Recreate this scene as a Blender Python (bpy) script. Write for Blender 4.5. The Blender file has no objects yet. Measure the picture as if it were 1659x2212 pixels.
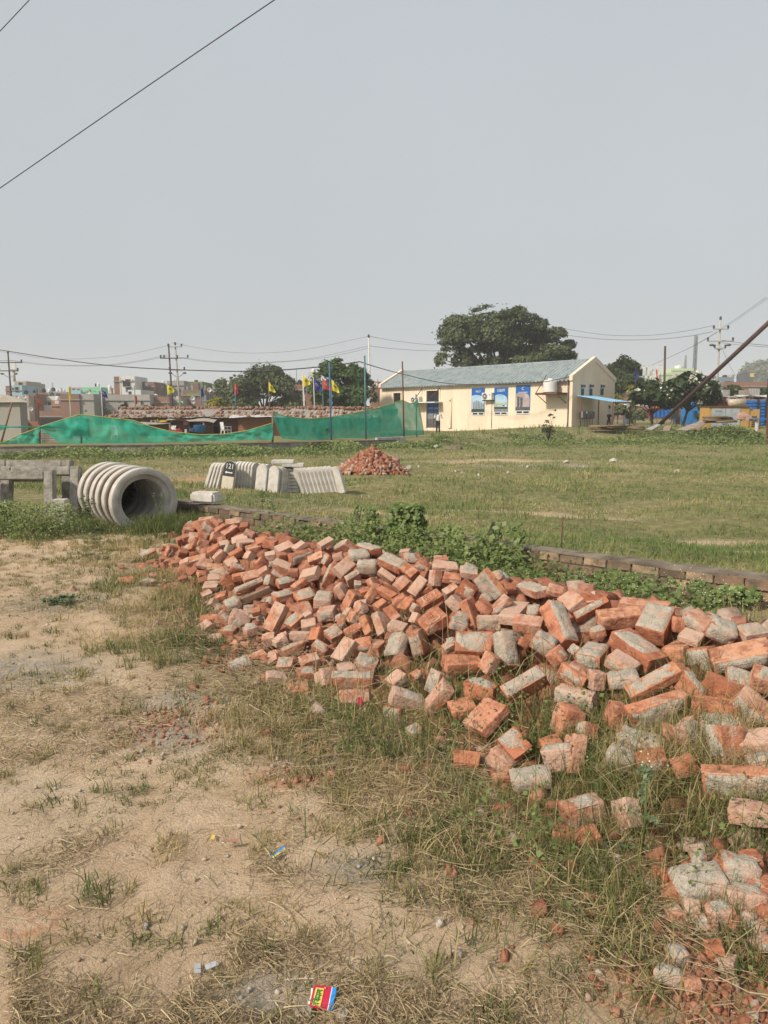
import bpy, math, random
import numpy as np
from mathutils import Vector, Matrix, noise as mn
random.seed(7); RNG = np.random.default_rng(7)
S = bpy.context.scene
COL = S.collection
R = math.radians
# ---------------------------------------------------------------- camera model
F = 1620.0; CX = 829.5; CY = 1106.0
PITCH = math.atan(210 / F); CAMZ = 1.5
cP, sP = math.cos(PITCH), math.sin(PITCH)
FWD = np.array([0, cP, -sP]); UPV = np.array([0, sP, cP]); RGT = np.array([1.0, 0, 0])
ORG = np.array([0, 0, CAMZ])
def ray(u, v):
    return FWD + RGT * ((u - CX) / F) - UPV * ((v - CY) / F)
def at_y(u, v, Y):
    d = ray(u, v); return ORG + d * (Y / d[1])
def px(p):
    q = np.asarray(p, float) - ORG
    z = q @ FWD
    return CX + F * (q @ RGT) / z, CY - F * (q @ UPV) / z
# ---------------------------------------------------------------- noise / terrain
def _h(i, j, s):
    n = (i * 374761393 + j * 668265263 + s * 982451653) & 0xffffffff
    n = ((n ^ (n >> 13)) * 1274126177) & 0xffffffff
    return ((n ^ (n >> 16)) & 0xffffff) / float(0xffffff)
def vn(x, y, s=0):
    x = np.asarray(x, float); y = np.asarray(y, float)
    i = np.floor(x).astype(np.int64); j = np.floor(y).astype(np.int64)
    a = x - i; b = y - j
    a = a * a * (3 - 2 * a); b = b * b * (3 - 2 * b)
    return (_h(i, j, s) * (1 - a) + _h(i + 1, j, s) * a) * (1 - b) + (_h(i, j + 1, s) * (1 - a) + _h(i + 1, j + 1, s) * a) * b
def fbm(x, y, s=0, o=4):
    r = 0; t = 0; w = 1.0
    for k in range(o):
        r = r + w * vn(x * 2 ** k, y * 2 ** k, s + k); t += w; w *= .5
    return r / t
def ss(x, a, b):
    t = np.clip((np.asarray(x, float) - a) / (b - a), 0, 1); return t * t * (3 - 2 * t)
WA = np.array([-3.0, 11.1]); WD = np.array([.754, -.657]); WN = np.array([.657, .754])
def wall_s(x, y): return (x - WA[0]) * WN[0] + (y - WA[1]) * WN[1]
ED = [(-80, 20), (-17.4, 33.8), (-9, 36.5), (-4, 39.5), (1, 43.5), (6, 48), (14, 52), (90, 60)]
def edge_y(x): return np.interp(x, [e[0] for e in ED], [e[1] for e in ED])
def gz(x, y, fine=True):
    x = np.asarray(x, float); y = np.asarray(y, float)
    z = -.35 * ss(wall_s(x, y), .4, 6)
    e = edge_y(x); wd = np.interp(x, [-30, 0, 3, 60], [.12, .12, 3, 5])
    t = ss((y - e) / wd, -.5, .5)
    up = .05 + .52 * ss(x, 5, 14) * ss(y, 47, 58) + .1 * ss(y, 80, 200)
    z = z * (1 - t) + up * t
    if fine:
        k = ss(-wall_s(x, y), -.2, .6)
        z = z + (fbm(x * 1.1, y * 1.1, 3, 3) - .5) * .07 * (1 - t) + (fbm(x * 6, y * 6, 9, 4) - .5) * .035 * k
        z = z + .62 * np.exp(-((x - 22) / 3.2) ** 2 - ((y - 50) / 1.5) ** 2)
        f = ss(wall_s(x, y), .5, 3) * (1 - t)
        z = z + f * (fbm(x * .45, y * .45, 21, 3) - .5) * .35
    return z
# heap of bricks : a long low mound
HC = np.array([.13, 5.47]); HD = np.array([.70, -.714]); HN = np.array([-.714, -.70])
def heap_su(x, y):
    a = x - HC[0]; b = y - HC[1]
    return a * HD[0] + b * HD[1], a * HN[0] + b * HN[1]
def heap_w(s): return np.interp(s, [-3.6, -3.1, -1.65, -.6, 1, 2.5, 4, 7], [.2, .35, .85, 1.3, 1.5, 1.75, 1.9, 1.9])
def heap_h(s): return .5 * ss(s, -3.7, -2.7)
def heap(x, y):
    s, u = heap_su(x, y); w = heap_w(s)
    fr = np.clip(1 - np.clip(u, 0, None) / w, 0, 1) ** 1.05
    bk = np.clip(1 - (np.clip(-u, 0, None) / .85) ** 1.6, 0, 1)
    return heap_h(s) * np.where(u > 0, fr, bk)
def surf(x, y): return gz(x, y) + heap(x, y)
def hit(u, v, fn=None, t0=1.2, t1=400):
    fn = fn or surf
    d = ray(u, v); ts = np.geomspace(t0, t1, 1500)
    P = ORG[None] + d[None] * ts[:, None]
    g = P[:, 2] - fn(P[:, 0], P[:, 1])
    k = np.argmax(g < 0)
    if g[k] >= 0:
        k = int(np.argmin(g[:700])); return P[k]
    a, b = ts[max(k - 1, 0)], ts[k]
    for _ in range(14):
        m = (a + b) / 2; q = ORG + d * m
        if q[2] - fn(q[0], q[1]) < 0: b = m
        else: a = m
    return ORG + d * b
def on(u, v):
    p = hit(u, v, gz); return p
# ---------------------------------------------------------------- materials
def nt(name):
    m = bpy.data.materials.new(name); m.use_nodes = True
    t = m.node_tree; b = t.nodes['Principled BSDF']; return m, t, b
def nd(t, typ, **k):
    n = t.nodes.new(typ)
    for a, v in k.items():
        if a.startswith('i_'): n.inputs[a[2:].replace('_', ' ')].default_value = v
        else: setattr(n, a, v)
    return n
def c4(c): return (c[0], c[1], c[2], 1)
def ramp(t, fac, stops):
    r = nd(t, 'ShaderNodeValToRGB'); e = r.color_ramp.elements
    while len(e) < len(stops): e.new(.5)
    for i, (p, c) in enumerate(stops): e[i].position = p; e[i].color = c4(c)
    t.links.new(fac, r.inputs[0]); return r.outputs[0]
def noise(t, vec, scale, detail=4, rough=.55, dist=0.):
    n = nd(t, 'ShaderNodeTexNoise'); n.inputs['Scale'].default_value = scale; n.inputs['Detail'].default_value = detail
    n.inputs['Roughness'].default_value = rough; n.inputs['Distortion'].default_value = dist
    t.links.new(vec, n.inputs['Vector']); return n.outputs['Fac']
def mixc(t, fac, a, b, mode='MIX'):
    n = nd(t, 'ShaderNodeMix', data_type='RGBA', blend_type=mode)
    for i, v in ((0, fac), (6, a), (7, b)):
        if hasattr(v, 'is_output'): t.links.new(v, n.inputs[i])
        else: n.inputs[i].default_value = v if i == 0 else c4(v)
    return n.outputs[2]
def bump(t, b, h, s=.3, d=.02):
    n = nd(t, 'ShaderNodeBump'); n.inputs['Strength'].default_value = s; n.inputs['Distance'].default_value = d
    t.links.new(h, n.inputs['Height']); t.links.new(n.outputs[0], b.inputs['Normal'])
def coord(t, kind='Object'):
    return nd(t, 'ShaderNodeTexCoord').outputs[kind]
def pbr(name, c, c2=None, scale=4., rough=.85, bmp=.2, bd=.01, metal=0., spec=.3, lo=.35, hi=.68, detail=5, rand=0.):
    m, t, b = nt(name)
    c2 = c2 or tuple(x * .72 for x in c)
    v = coord(t); f = noise(t, v, scale, detail)
    o = ramp(t, f, [(lo, c2), (hi, c)])
    if rand:
        oi = nd(t, 'ShaderNodeObjectInfo')
        hs = nd(t, 'ShaderNodeHueSaturation'); mr = nd(t, 'ShaderNodeMapRange'); mr.inputs[3].default_value = 1 - rand; mr.inputs[4].default_value = 1 + rand
        t.links.new(oi.outputs['Random'], mr.inputs[0]); t.links.new(mr.outputs[0], hs.inputs['Value']); t.links.new(o, hs.inputs['Color']); o = hs.outputs[0]
    t.links.new(o, b.inputs['Base Color'])
    b.inputs['Roughness'].default_value = rough; b.inputs['Metallic'].default_value = metal
    b.inputs['Specular IOR Level'].default_value = spec
    if bmp: bump(t, b, noise(t, v, scale * 5, 4), bmp, bd)
    return m
def wallmat(name, c, stain=.5, scale=.5, rough=.9):
    m, t, b = nt(name); v = coord(t)
    mp = nd(t, 'ShaderNodeMapping'); mp.inputs['Scale'].default_value = (1, 1, .35); t.links.new(v, mp.inputs[0])
    f = noise(t, mp.outputs[0], scale, 6, .65)
    o = ramp(t, f, [(.3, tuple(x * (1 - stain) for x in c)), (.62, c)])
    f2 = noise(t, v, scale * 14, 3)
    o = mixc(t, ramp(t, f2, [(.3, (0, 0, 0)), (.8, (.25, .25, .25))]), o, tuple(x * .7 for x in c))
    t.links.new(o, b.inputs['Base Color']); b.inputs['Roughness'].default_value = rough; b.inputs['Specular IOR Level'].default_value = .2
    return m
def brickmat(name, c1, c2, mortar, w=.24, h=.085, ms=.012, sc=1.):
    m, t, b = nt(name); v = coord(t)
    sx = nd(t, 'ShaderNodeSeparateXYZ'); t.links.new(v, sx.inputs[0])
    ad = nd(t, 'ShaderNodeMath', operation='ADD'); t.links.new(sx.outputs[0], ad.inputs[0]); t.links.new(sx.outputs[1], ad.inputs[1])
    cb = nd(t, 'ShaderNodeCombineXYZ'); t.links.new(ad.outputs[0], cb.inputs[0]); t.links.new(sx.outputs[2], cb.inputs[1])
    bt = nd(t, 'ShaderNodeTexBrick'); t.links.new(cb.outputs[0], bt.inputs['Vector'])
    bt.inputs['Color1'].default_value = c4(c1); bt.inputs['Color2'].default_value = c4(c2); bt.inputs['Mortar'].default_value = c4(mortar)
    bt.inputs['Scale'].default_value = sc; bt.inputs['Brick Width'].default_value = w; bt.inputs['Row Height'].default_value = h; bt.inputs['Mortar Size'].default_value = ms
    f = noise(t, v, .6, 6, .65)
    o = mixc(t, ramp(t, f, [(.42, (0, 0, 0)), (.75, (.8, .8, .8))]), bt.outputs[0], tuple(x * .5 + .05 for x in c1))
    t.links.new(o, b.inputs['Base Color']); b.inputs['Roughness'].default_value = .95; b.inputs['Specular IOR Level'].default_value = .15
    return m
def leafmat(name, dark, light, attr=True, trans=.25, rough=.6):
    m, t, b = nt(name)
    a = nd(t, 'ShaderNodeAttribute', attribute_name='tint')
    o = ramp(t, a.outputs['Fac'], [(0, dark), (1, light)])
    t.links.new(o, b.inputs['Base Color']); b.inputs['Roughness'].default_value = rough; b.inputs['Specular IOR Level'].default_value = .25
    tr = nd(t, 'ShaderNodeBsdfTranslucent'); t.links.new(o, tr.inputs[0])
    mx = nd(t, 'ShaderNodeMixShader'); mx.inputs[0].default_value = trans
    t.links.new(b.outputs[0], mx.inputs[1]); t.links.new(tr.outputs[0], mx.inputs[2])
    t.links.new(mx.outputs[0], t.nodes['Material Output'].inputs[0]); return m
def rampmat(name, stops, trans=.2, rough=.7):
    m = leafmat(name, (0, 0, 0), (1, 1, 1), trans=trans, rough=rough)
    for n in m.node_tree.nodes:
        if n.type == 'VALTORGB':
            e = n.color_ramp.elements
            while len(e) < len(stops): e.new(.5)
            for i, (p, c) in enumerate(stops): e[i].position = p; e[i].color = c4(c)
    return m
M = {}
# ---------------------------------------------------------------- mesh helpers
def mesh_np(name, V, faces=None, quads=None, tris=None, tint=None, smooth=False):
    me = bpy.data.meshes.new(name)
    V = np.asarray(V, np.float32)
    loops = []; starts = []; tot = []; n = 0
    for arr, k in ((quads, 4), (tris, 3)):
        if arr is not None and len(arr):
            arr = np.asarray(arr, np.int32); loops.append(arr.ravel()); starts.append(n + np.arange(len(arr)) * k); tot.append(np.full(len(arr), k)); n += arr.size
    me.vertices.add(len(V)); me.vertices.foreach_set('co', V.ravel())
    L = np.concatenate(loops).astype(np.int32); st = np.concatenate(starts).astype(np.int32)
    me.loops.add(len(L)); me.loops.foreach_set('vertex_index', L)
    me.polygons.add(len(st)); me.polygons.foreach_set('loop_start', st); me.polygons.foreach_set('loop_total', np.concatenate(tot).astype(np.int32))
    if smooth: me.polygons.foreach_set('use_smooth', np.ones(len(st), bool))
    me.update(calc_edges=True)
    if tint is not None:
        a = me.attributes.new('tint', 'FLOAT', 'POINT'); a.data.foreach_set('value', np.asarray(tint, np.float32))
    return me
def link(name, me, m=None, parent=None, loc=None):
    o = bpy.data.objects.new(name, me); COL.objects.link(o)
    if m is not None: me.materials.append(m)
    if parent is not None: o.parent = parent
    if loc is not None: o.location = loc
    return o
def tag(o, label=None, cat=None, group=None, kind=None):
    if label: o['label'] = label
    if cat: o['category'] = cat
    if group: o['group'] = group
    if kind: o['kind'] = kind
    elif cat: o['kind'] = 'thing'
    return o
def thing(name, label, cat, loc=(0, 0, 0), rz=0., group=None):
    o = bpy.data.objects.new(name, None); COL.objects.link(o); o.location = loc; o.rotation_euler = (0, 0, rz)
    o.empty_display_size = .2
    return tag(o, label, cat, group)
class MB:
    def __init__(s): s.v = []; s.f = []; s.sm = []
    def add(s, vs, fs, smooth=False):
        n = len(s.v); s.v += [tuple(map(float, p)) for p in vs]; s.f += [tuple(i + n for i in f) for f in fs]; s.sm += [smooth] * len(fs); return s
    def box(s, c, d, rot=None, tw=0):
        x, y, z = d[0] / 2, d[1] / 2, d[2] / 2
        P = [Vector(p) for p in ((-x, -y, -z), (x, -y, -z), (x, y, -z), (-x, y, -z), (-x, -y, z), (x, -y, z), (x, y, z), (-x, y, z))]
        if rot is not None:
            if not isinstance(rot, Matrix): rot = Matrix.Rotation(rot, 3, 'Z')
            P = [rot @ p for p in P]
        c = Vector(c)
        return s.add([p + c for p in P], [(0, 3, 2, 1), (4, 5, 6, 7), (0, 1, 5, 4), (1, 2, 6, 5), (2, 3, 7, 6), (3, 0, 4, 7)])
    def bb(s, x0, x1, y0, y1, z0, z1): return s.box(((x0 + x1) / 2, (y0 + y1) / 2, (z0 + z1) / 2), (abs(x1 - x0), abs(y1 - y0), abs(z1 - z0)))
    def path(s, pts, r, n=8, caps=True):
        pts = [Vector(p) for p in pts]; rr = r if isinstance(r, (list, tuple)) else [r] * len(pts)
        vs = []; fs = []; up = None
        for i, p in enumerate(pts):
            t = (pts[min(i + 1, len(pts) - 1)] - pts[max(i - 1, 0)]).normalized()
            if up is None: up = t.orthogonal().normalized()
            up = (up - t * up.dot(t)); up = up.normalized() if up.length > 1e-6 else t.orthogonal().normalized()
            b = t.cross(up)
            for k in range(n):
                a = 2 * math.pi * k / n; vs.append(p + (up * math.cos(a) + b * math.sin(a)) * rr[i])
        for i in range(len(pts) - 1):
            for k in range(n): fs.append((i * n + k, i * n + (k + 1) % n, (i + 1) * n + (k + 1) % n, (i + 1) * n + k))
        if caps: fs.append(tuple(range(n))[::-1]); fs.append(tuple(range((len(pts) - 1) * n, len(pts) * n)))
        return s.add(vs, fs, True)
    def tube(s, a, b, r, r2=None, n=8): return s.path([a, b], [r, r if r2 is None else r2], n)
    def lathe(s, prof, c=(0, 0, 0), n=16, axis=None):
        vs = []; fs = []; m = axis or Matrix.Identity(3); c = Vector(c)
        for (r, z) in prof:
            for k in range(n):
                a = 2 * math.pi * k / n; vs.append(m @ Vector((r * math.cos(a), r * math.sin(a), z)) + c)
        for i in range(len(prof) - 1):
            for k in range(n): fs.append((i * n + k, i * n + (k + 1) % n, (i + 1) * n + (k + 1) % n, (i + 1) * n + k))
        return s.add(vs, fs, True)
    def ball(s, c, r, n=8, sc=(1, 1, 1)):
        pr = [(max(1e-4, math.sin(math.pi * i / n)) * r, -math.cos(math.pi * i / n) * r) for i in range(n + 1)]
        i0 = len(s.v); s.lathe(pr, (0, 0, 0), n + 2)
        for i in range(i0, len(s.v)): s.v[i] = tuple(s.v[i][k] * sc[k] + c[k] for k in range(3))
        return s
    def prism(s, poly, y0, y1, frame=None):
        """poly in (a,b) extruded; frame maps (a,t,b)->xyz"""
        n = len(poly); f = frame or (lambda a, t, b: (a, t, b))
        vs = [f(a, y0, b) for a, b in poly] + [f(a, y1, b) for a, b in poly]
        fs = [tuple(range(n)), tuple(range(2 * n - 1, n - 1, -1))] + [(i, n + i, n + (i + 1) % n, (i + 1) % n) for i in range(n)]
        return s.add(vs, fs)
    def build(s, name, m, parent=None, loc=None, world=True, bevel=0.):
        me = bpy.data.meshes.new(name)
        off = Vector((0, 0, 0))
        if loc is not None: off = Vector(loc)
        elif parent is not None and world:
            off = Vector(parent.location)
            q = parent.parent
            while q is not None: off = off + Vector(q.location); q = q.parent
        me.from_pydata([tuple(Vector(p) - off) for p in s.v], [], s.f)
        me.polygons.foreach_set('use_smooth', s.sm); me.update()
        if bevel:
            import bmesh
            bm = bmesh.new(); bm.from_mesh(me)
            bmesh.ops.bevel(bm, geom=[e for e in bm.edges if e.is_manifold and e.calc_face_angle(0) > .6], offset=bevel, segments=2, affect='EDGES', clamp_overlap=True)
            bm.to_mesh(me); bm.free()
        if isinstance(m, str): m = M[m]
        o = link(name, me, m, parent, loc); return o
def text_mesh(name, body, size, m, parent, M4, ext=.002, align='CENTER', font_scale=(1, 1)):
    cu = bpy.data.curves.new(name, 'FONT'); cu.body = body; cu.size = size; cu.extrude = ext; cu.align_x = align; cu.align_y = 'CENTER'
    o = bpy.data.objects.new(name + '_c', cu); COL.objects.link(o)
    dg = bpy.context.evaluated_depsgraph_get(); me = bpy.data.meshes.new_from_object(o.evaluated_get(dg))
    bpy.data.objects.remove(o); bpy.data.curves.remove(cu)
    me.transform(M4 @ Matrix.Diagonal((font_scale[0], font_scale[1], 1, 1))); me.materials.clear()
    me.name = name
    return link(name, me, M[m] if isinstance(m, str) else m, parent)
def copy_tree(o, parent=None):
    c = o.copy(); COL.objects.link(c); c.parent = parent
    for ch in [x for x in S.objects if x.parent == o]: copy_tree(ch, c)
    return c
# ---------------------------------------------------------------- camera, light, sky
cam = bpy.data.cameras.new('camera'); co = bpy.data.objects.new('camera', cam); COL.objects.link(co)
co.location = (0, 0, CAMZ); co.rotation_euler = (math.pi / 2 - PITCH, 0, 0)
cam.sensor_fit = 'HORIZONTAL'; cam.sensor_width = 36; cam.lens = 36 * F / 1659.; cam.clip_end = 5000; cam.clip_start = .05
S.camera = co
SUN = Vector((-.72, -.55, .74)).normalized()
sl = bpy.data.lights.new('sun', 'SUN'); so = bpy.data.objects.new('sun', sl); COL.objects.link(so)
sl.energy = 3.9; sl.angle = R(5); sl.color = (1, .89, .74); so.rotation_euler = SUN.to_track_quat('Z', 'Y').to_euler(); so.location = (-40, -30, 45)
W = bpy.data.worlds.new('World'); S.world = W; W.use_nodes = True
t = W.node_tree; bg = t.nodes['Background']
sk = t.nodes.new('ShaderNodeTexSky'); sk.sky_type = 'NISHITA'; sk.sun_disc = False
sk.sun_elevation = math.asin(SUN.z); sk.sun_rotation = math.atan2(SUN.x, SUN.y); sk.dust_density = 7; sk.air_density = 1.4; sk.ozone_density = 1
hs = t.nodes.new('ShaderNodeHueSaturation'); hs.inputs['Saturation'].default_value = .16
t.links.new(sk.outputs[0], hs.inputs['Color'])
mxs = t.nodes.new('ShaderNodeMix'); mxs.data_type = 'RGBA'; mxs.inputs[0].default_value = .8; mxs.inputs[7].default_value = (3.5, 3.86, 4.15, 1)
t.links.new(hs.outputs[0], mxs.inputs[6])
tcw = t.nodes.new('ShaderNodeTexCoord'); nzw = t.nodes.new('ShaderNodeTexNoise'); nzw.inputs['Scale'].default_value = 1.6; nzw.inputs['Detail'].default_value = 4; t.links.new(tcw.outputs['Generated'], nzw.inputs['Vector'])
mrw = t.nodes.new('ShaderNodeMapRange'); mrw.inputs[1].default_value = .3; mrw.inputs[2].default_value = .7; mrw.inputs[3].default_value = .965; mrw.inputs[4].default_value = 1.035; t.links.new(nzw.outputs['Fac'], mrw.inputs[0])
vmw = t.nodes.new('ShaderNodeVectorMath'); vmw.operation = 'SCALE'; t.links.new(mxs.outputs[2], vmw.inputs[0]); t.links.new(mrw.outputs[0], vmw.inputs['Scale']); t.links.new(vmw.outputs[0], bg.inputs[0])
bg.inputs[1].default_value = .132
S.view_settings.view_transform = 'Standard'; S.view_settings.look = 'None'; S.view_settings.exposure = .21; S.view_settings.gamma = 1
S.cycles.use_denoising = True
try: S.cycles.denoiser = 'OPENIMAGEDENOISE'
except Exception: pass
S.cycles.max_bounces = 6; S.cycles.diffuse_bounces = 3; S.cycles.transparent_max_bounces = 12; S.cycles.volume_bounces = 1
# ---------------------------------------------------------------- ground
def groundmat():
    m, t, b = nt('earth'); v = coord(t)
    big = noise(t, v, .9, 5, .6); mid = noise(t, v, 5, 5, .6); fine = noise(t, v, 75, 6, .72)
    dirt = ramp(t, mid, [(.3, (.44, .315, .20)), (.5, (.55, .405, .27)), (.7, (.61, .465, .325))])
    dirt = mixc(t, ramp(t, fine, [(.36, (.6, .6, .6)), (.52, (0, 0, 0))]), dirt, (.37, .265, .17))
    dirt = mixc(t, ramp(t, noise(t, v, 160, 3, .6), [(.62, (0, 0, 0)), (.72, (.5, .5, .5))]), dirt, (.62, .52, .40))
    dirt = mixc(t, ramp(t, big, [(.52, (0, 0, 0)), (.7, (.55, .55, .55))]), dirt, (.56, .475, .36))
    av = nd(t, 'ShaderNodeAttribute', attribute_name='tint')        # 0 dirt .. 1 overgrown soil
    soil = ramp(t, mid, [(.3, (.13, .125, .052)), (.55, (.21, .19, .085)), (.75, (.33, .265, .155))])
    o = mixc(t, av.outputs['Fac'], dirt, soil)
    ar = nd(t, 'ShaderNodeAttribute', attribute_name='red')
    mk = nd(t, 'ShaderNodeMath', operation='MULTIPLY'); t.links.new(ar.outputs['Fac'], mk.inputs[0])
    t.links.new(ramp(t, noise(t, v, 9, 6, .7), [(.38, (0, 0, 0)), (.56, (1, 1, 1))]), mk.inputs[1])
    o = mixc(t, mk.outputs[0], o, (.46, .165, .08))
    ag = nd(t, 'ShaderNodeAttribute', attribute_name='grey')
    mg = nd(t, 'ShaderNodeMath', operation='MULTIPLY'); t.links.new(ag.outputs['Fac'], mg.inputs[0])
    t.links.new(ramp(t, noise(t, v, 14, 6, .7), [(.36, (0, 0, 0)), (.5, (1, 1, 1))]), mg.inputs[1])
    o = mixc(t, mg.outputs[0], o, ramp(t, fine, [(.35, (.20, .17, .13)), (.65, (.46, .41, .34))]))
    t.links.new(o, b.inputs['Base Color']); b.inputs['Roughness'].default_value = .97; b.inputs['Specular IOR Level'].default_value = .15
    h = nd(t, 'ShaderNodeMath', operation='ADD'); t.links.new(fine, h.inputs[0]); t.links.new(noise(t, v, 18, 6, .65), h.inputs[1])
    bump(t, b, h.outputs[0], .85, .02); return m
M['earth'] = groundmat()
def gcoords(spans):
    out = []
    for a, b, st in spans: out += list(np.arange(a, b, st))
    return np.array(out + [spans[-1][1]])
GX = gcoords([(-900, -120, 60), (-120, -30, 7), (-30, -4, .6), (-4, 4, .04), (4, 30, .6), (30, 120, 7), (120, 900, 60)])
GY = gcoords([(-40, -2, 6), (-2, 1.2, .4), (1.2, 9, .04), (9, 14, .12), (14, 62, .35), (62, 120, 3), (120, 1000, 60)])
xx, yy = np.meshgrid(GX, GY); zz = gz(xx, yy)
zz = zz + (np.abs(xx) < 4) * (yy < 9) * (yy > 1.2) * ((fbm(xx * 14, yy * 14, 40, 3) - .5) * .022)
V = np.stack([xx.ravel(), yy.ravel(), zz.ravel()], 1)
nx, ny = len(GX), len(GY); ii = (np.arange(ny - 1)[:, None] * nx + np.arange(nx - 1)[None]).ravel()
Q = np.stack([ii, ii + 1, ii + nx + 1, ii + nx], 1)
def blob(x, y, cx, cy, rx, ry): return np.clip(1.25 - np.sqrt(((x - cx) / rx) ** 2 + ((y - cy) / ry) ** 2), 0, 1)
def overgrown(x, y):
    w = wall_s(x, y); s, u = heap_su(x, y)
    f = ss(w, -.5, .2)
    f = np.maximum(f, ss(x, -3.2, -4.2) * 0 + ss(y + .25 * x + (fbm(x, y, 5, 3) - .5) * 2, 7.6, 8.6) * ss(-x, .5, 1.2))
    band = ss(u, heap_w(s) + .55, heap_w(s) + .05) * ss(s, -3.5, -2.6)
    f = np.maximum(f, band * .75)
    bare = blob(x, y, 4.6, 9.2, .7, .5) + blob(x, y, 4.9, 10.6, 1.2, .45) + blob(x, y, 3.2, 14.0, 2.2, .5) + blob(x, y, -7, 21, 3, 1.1) * 1.2 + blob(x, y, 0, 12.5, .9, .3)+ blob(x, y, 5, 30, 4, .9)
    f = f * (1 - .85 * np.clip(bare, 0, 1))
    return np.clip(f * (.75 + .5 * fbm(x * .5, y * .5, 15, 3)), 0, 1)
def reds(x, y):
    s, u = heap_su(x, y)
    r = np.zeros_like(x) + ss(u, heap_w(s) + .1, heap_w(s) - .4) * ss(s, -3.4, -2.6) * (u > -.8) * .8
    for (a, b, rr) in ((1.15, 1.62, .42), (.78, 1.85, .22), (-1.05, 3.45, .22), (-.35, 3.0, .2), (-1.05, 2.05, .1)): r = np.maximum(r, blob(x, y, a, b, rr, rr * .8))
    r = np.maximum(r, blob(x, y, -7.4, 21.5, 3.2, 1.3) * .9)
    return np.clip(r, 0, 1)
def greys(x, y):
    r = np.zeros_like(x)
    for u, v, a in ((390, 1520, .28), (385, 1590, .3), (690, 1640, .25), (770, 1875, .16), (570, 2150, .16), (40, 1450, .5), (270, 1258, .35), (120, 1300, .5)):
        p = hit(u, v, lambda a_, b_: a_ * 0); r = np.maximum(r, blob(x, y, p[0], p[1], a, a * .8))
    r = np.maximum(r, blob(x, y, 6.2, 27, 4.5, .9)); r = np.maximum(r, blob(x, y, -5.5, 23, 2.5, .6))
    return np.clip(r, 0, 1)
me = mesh_np('ground', V, quads=Q, tint=overgrown(V[:, 0], V[:, 1]), smooth=True)
for nm, fn in (('red', reds), ('grey', greys)):
    a = me.attributes.new(nm, 'FLOAT', 'POINT'); a.data.foreach_set('value', fn(V[:, 0], V[:, 1]).astype(np.float32))
tag(link('ground', me, M['earth']), kind='structure')
# ---------------------------------------------------------------- haze
hz = MB().bb(-950, 950, -50, 1050, -4, 60).build('haze', None)
hm = bpy.data.materials.new('haze'); hm.use_nodes = True; ht = hm.node_tree; ht.nodes.remove(ht.nodes['Principled BSDF'])
pv = ht.nodes.new('ShaderNodeVolumePrincipled'); pv.inputs['Color'].default_value = (.93, .95, 1, 1); pv.inputs['Density'].default_value = .00075; pv.inputs['Anisotropy'].default_value = -.05
ht.links.new(pv.outputs[0], ht.nodes['Material Output'].inputs['Volume']); hz.data.materials.append(hm); hz['kind'] = 'stuff'
# ---------------------------------------------------------------- brick materials
def claymat():
    m, t, b = nt('fired_clay'); v = coord(t); oi = nd(t, 'ShaderNodeObjectInfo')
    va = nd(t, 'ShaderNodeVectorMath', operation='ADD'); t.links.new(v, va.inputs[0])
    cb = nd(t, 'ShaderNodeMath', operation='MULTIPLY'); cb.inputs[1].default_value = 37.; t.links.new(oi.outputs['Random'], cb.inputs[0]); t.links.new(cb.outputs[0], va.inputs[1])
    p = va.outputs[0]
    base = ramp(t, oi.outputs['Random'], [(0, (.37, .14, .078)), (.25, (.48, .195, .108)), (.5, (.51, .235, .145)), (.7, (.42, .168, .098)), (.85, (.49, .22, .118)), (1, (.53, .30, .195))])
    f = noise(t, p, 16, 6, .65)
    o = mixc(t, ramp(t, f, [(.38, (.9, .9, .9)), (.56, (0, 0, 0))]), base, (.25, .095, .055))
    d = noise(t, p, 9, 6, .72, .5)                                   # lime dust and mortar smears left on the faces
    dm = nd(t, 'ShaderNodeAttribute', attribute_type='OBJECT', attribute_name='dust')
    ad = nd(t, 'ShaderNodeMath', operation='MULTIPLY_ADD'); ad.inputs[1].default_value = .30; t.links.new(dm.outputs['Fac'], ad.inputs[0]); t.links.new(d, ad.inputs[2])
    o = mixc(t, ramp(t, ad.outputs[0], [(.47, (0, 0, 0)), (.66, (.85, .85, .85))]), o, (.50, .355, .275))
    g = noise(t, p, 70, 3, .6)
    o = mixc(t, ramp(t, g, [(.25, (.7, .7, .7)), (.4, (0, 0, 0))]), o, (.22, .075, .04))
    t.links.new(o, b.inputs['Base Color']); b.inputs['Roughness'].default_value = .95; b.inputs['Specular IOR Level'].default_value = .15
    h = nd(t, 'ShaderNodeMath', operation='ADD'); t.links.new(f, h.inputs[0]); t.links.new(g, h.inputs[1])
    bump(t, b, h.outputs[0], .7, .012); return m
M['clay'] = claymat()
def mortarmat(name, a, b_):
    m, t, b = nt(name); v = coord(t); f = noise(t, v, 22, 6, .7); g = noise(t, v, 130, 3, .6)
    o = ramp(t, f, [(.32, a), (.62, b_)])
    o = mixc(t, ramp(t, g, [(.3, (.6, .6, .6)), (.5, (0, 0, 0))]), o, tuple(x * .6 for x in a))
    o = mixc(t, ramp(t, noise(t, v, 8, 5, .7), [(.53, (0, 0, 0)), (.66, (.75, .75, .75))]), o, (.47, .27, .19))
    t.links.new(o, b.inputs['Base Color']); b.inputs['Roughness'].default_value = .98; b.inputs['Specular IOR Level'].default_value = .1
    h = nd(t, 'ShaderNodeMath', operation='ADD'); t.links.new(f, h.inputs[0]); t.links.new(g, h.inputs[1])
    bump(t, b, h.outputs[0], .8, .012); return m
M['mortar'] = mortarmat('mortar', (.31, .27, .215), (.50, .445, .37))
M['sooty'] = pbr('sooty_clay', (.27, .17, .115), (.16, .11, .08), 14, .95, .5)
EDGE = [0, .03, .2, .4, .6, .8, .97, 1]
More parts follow.
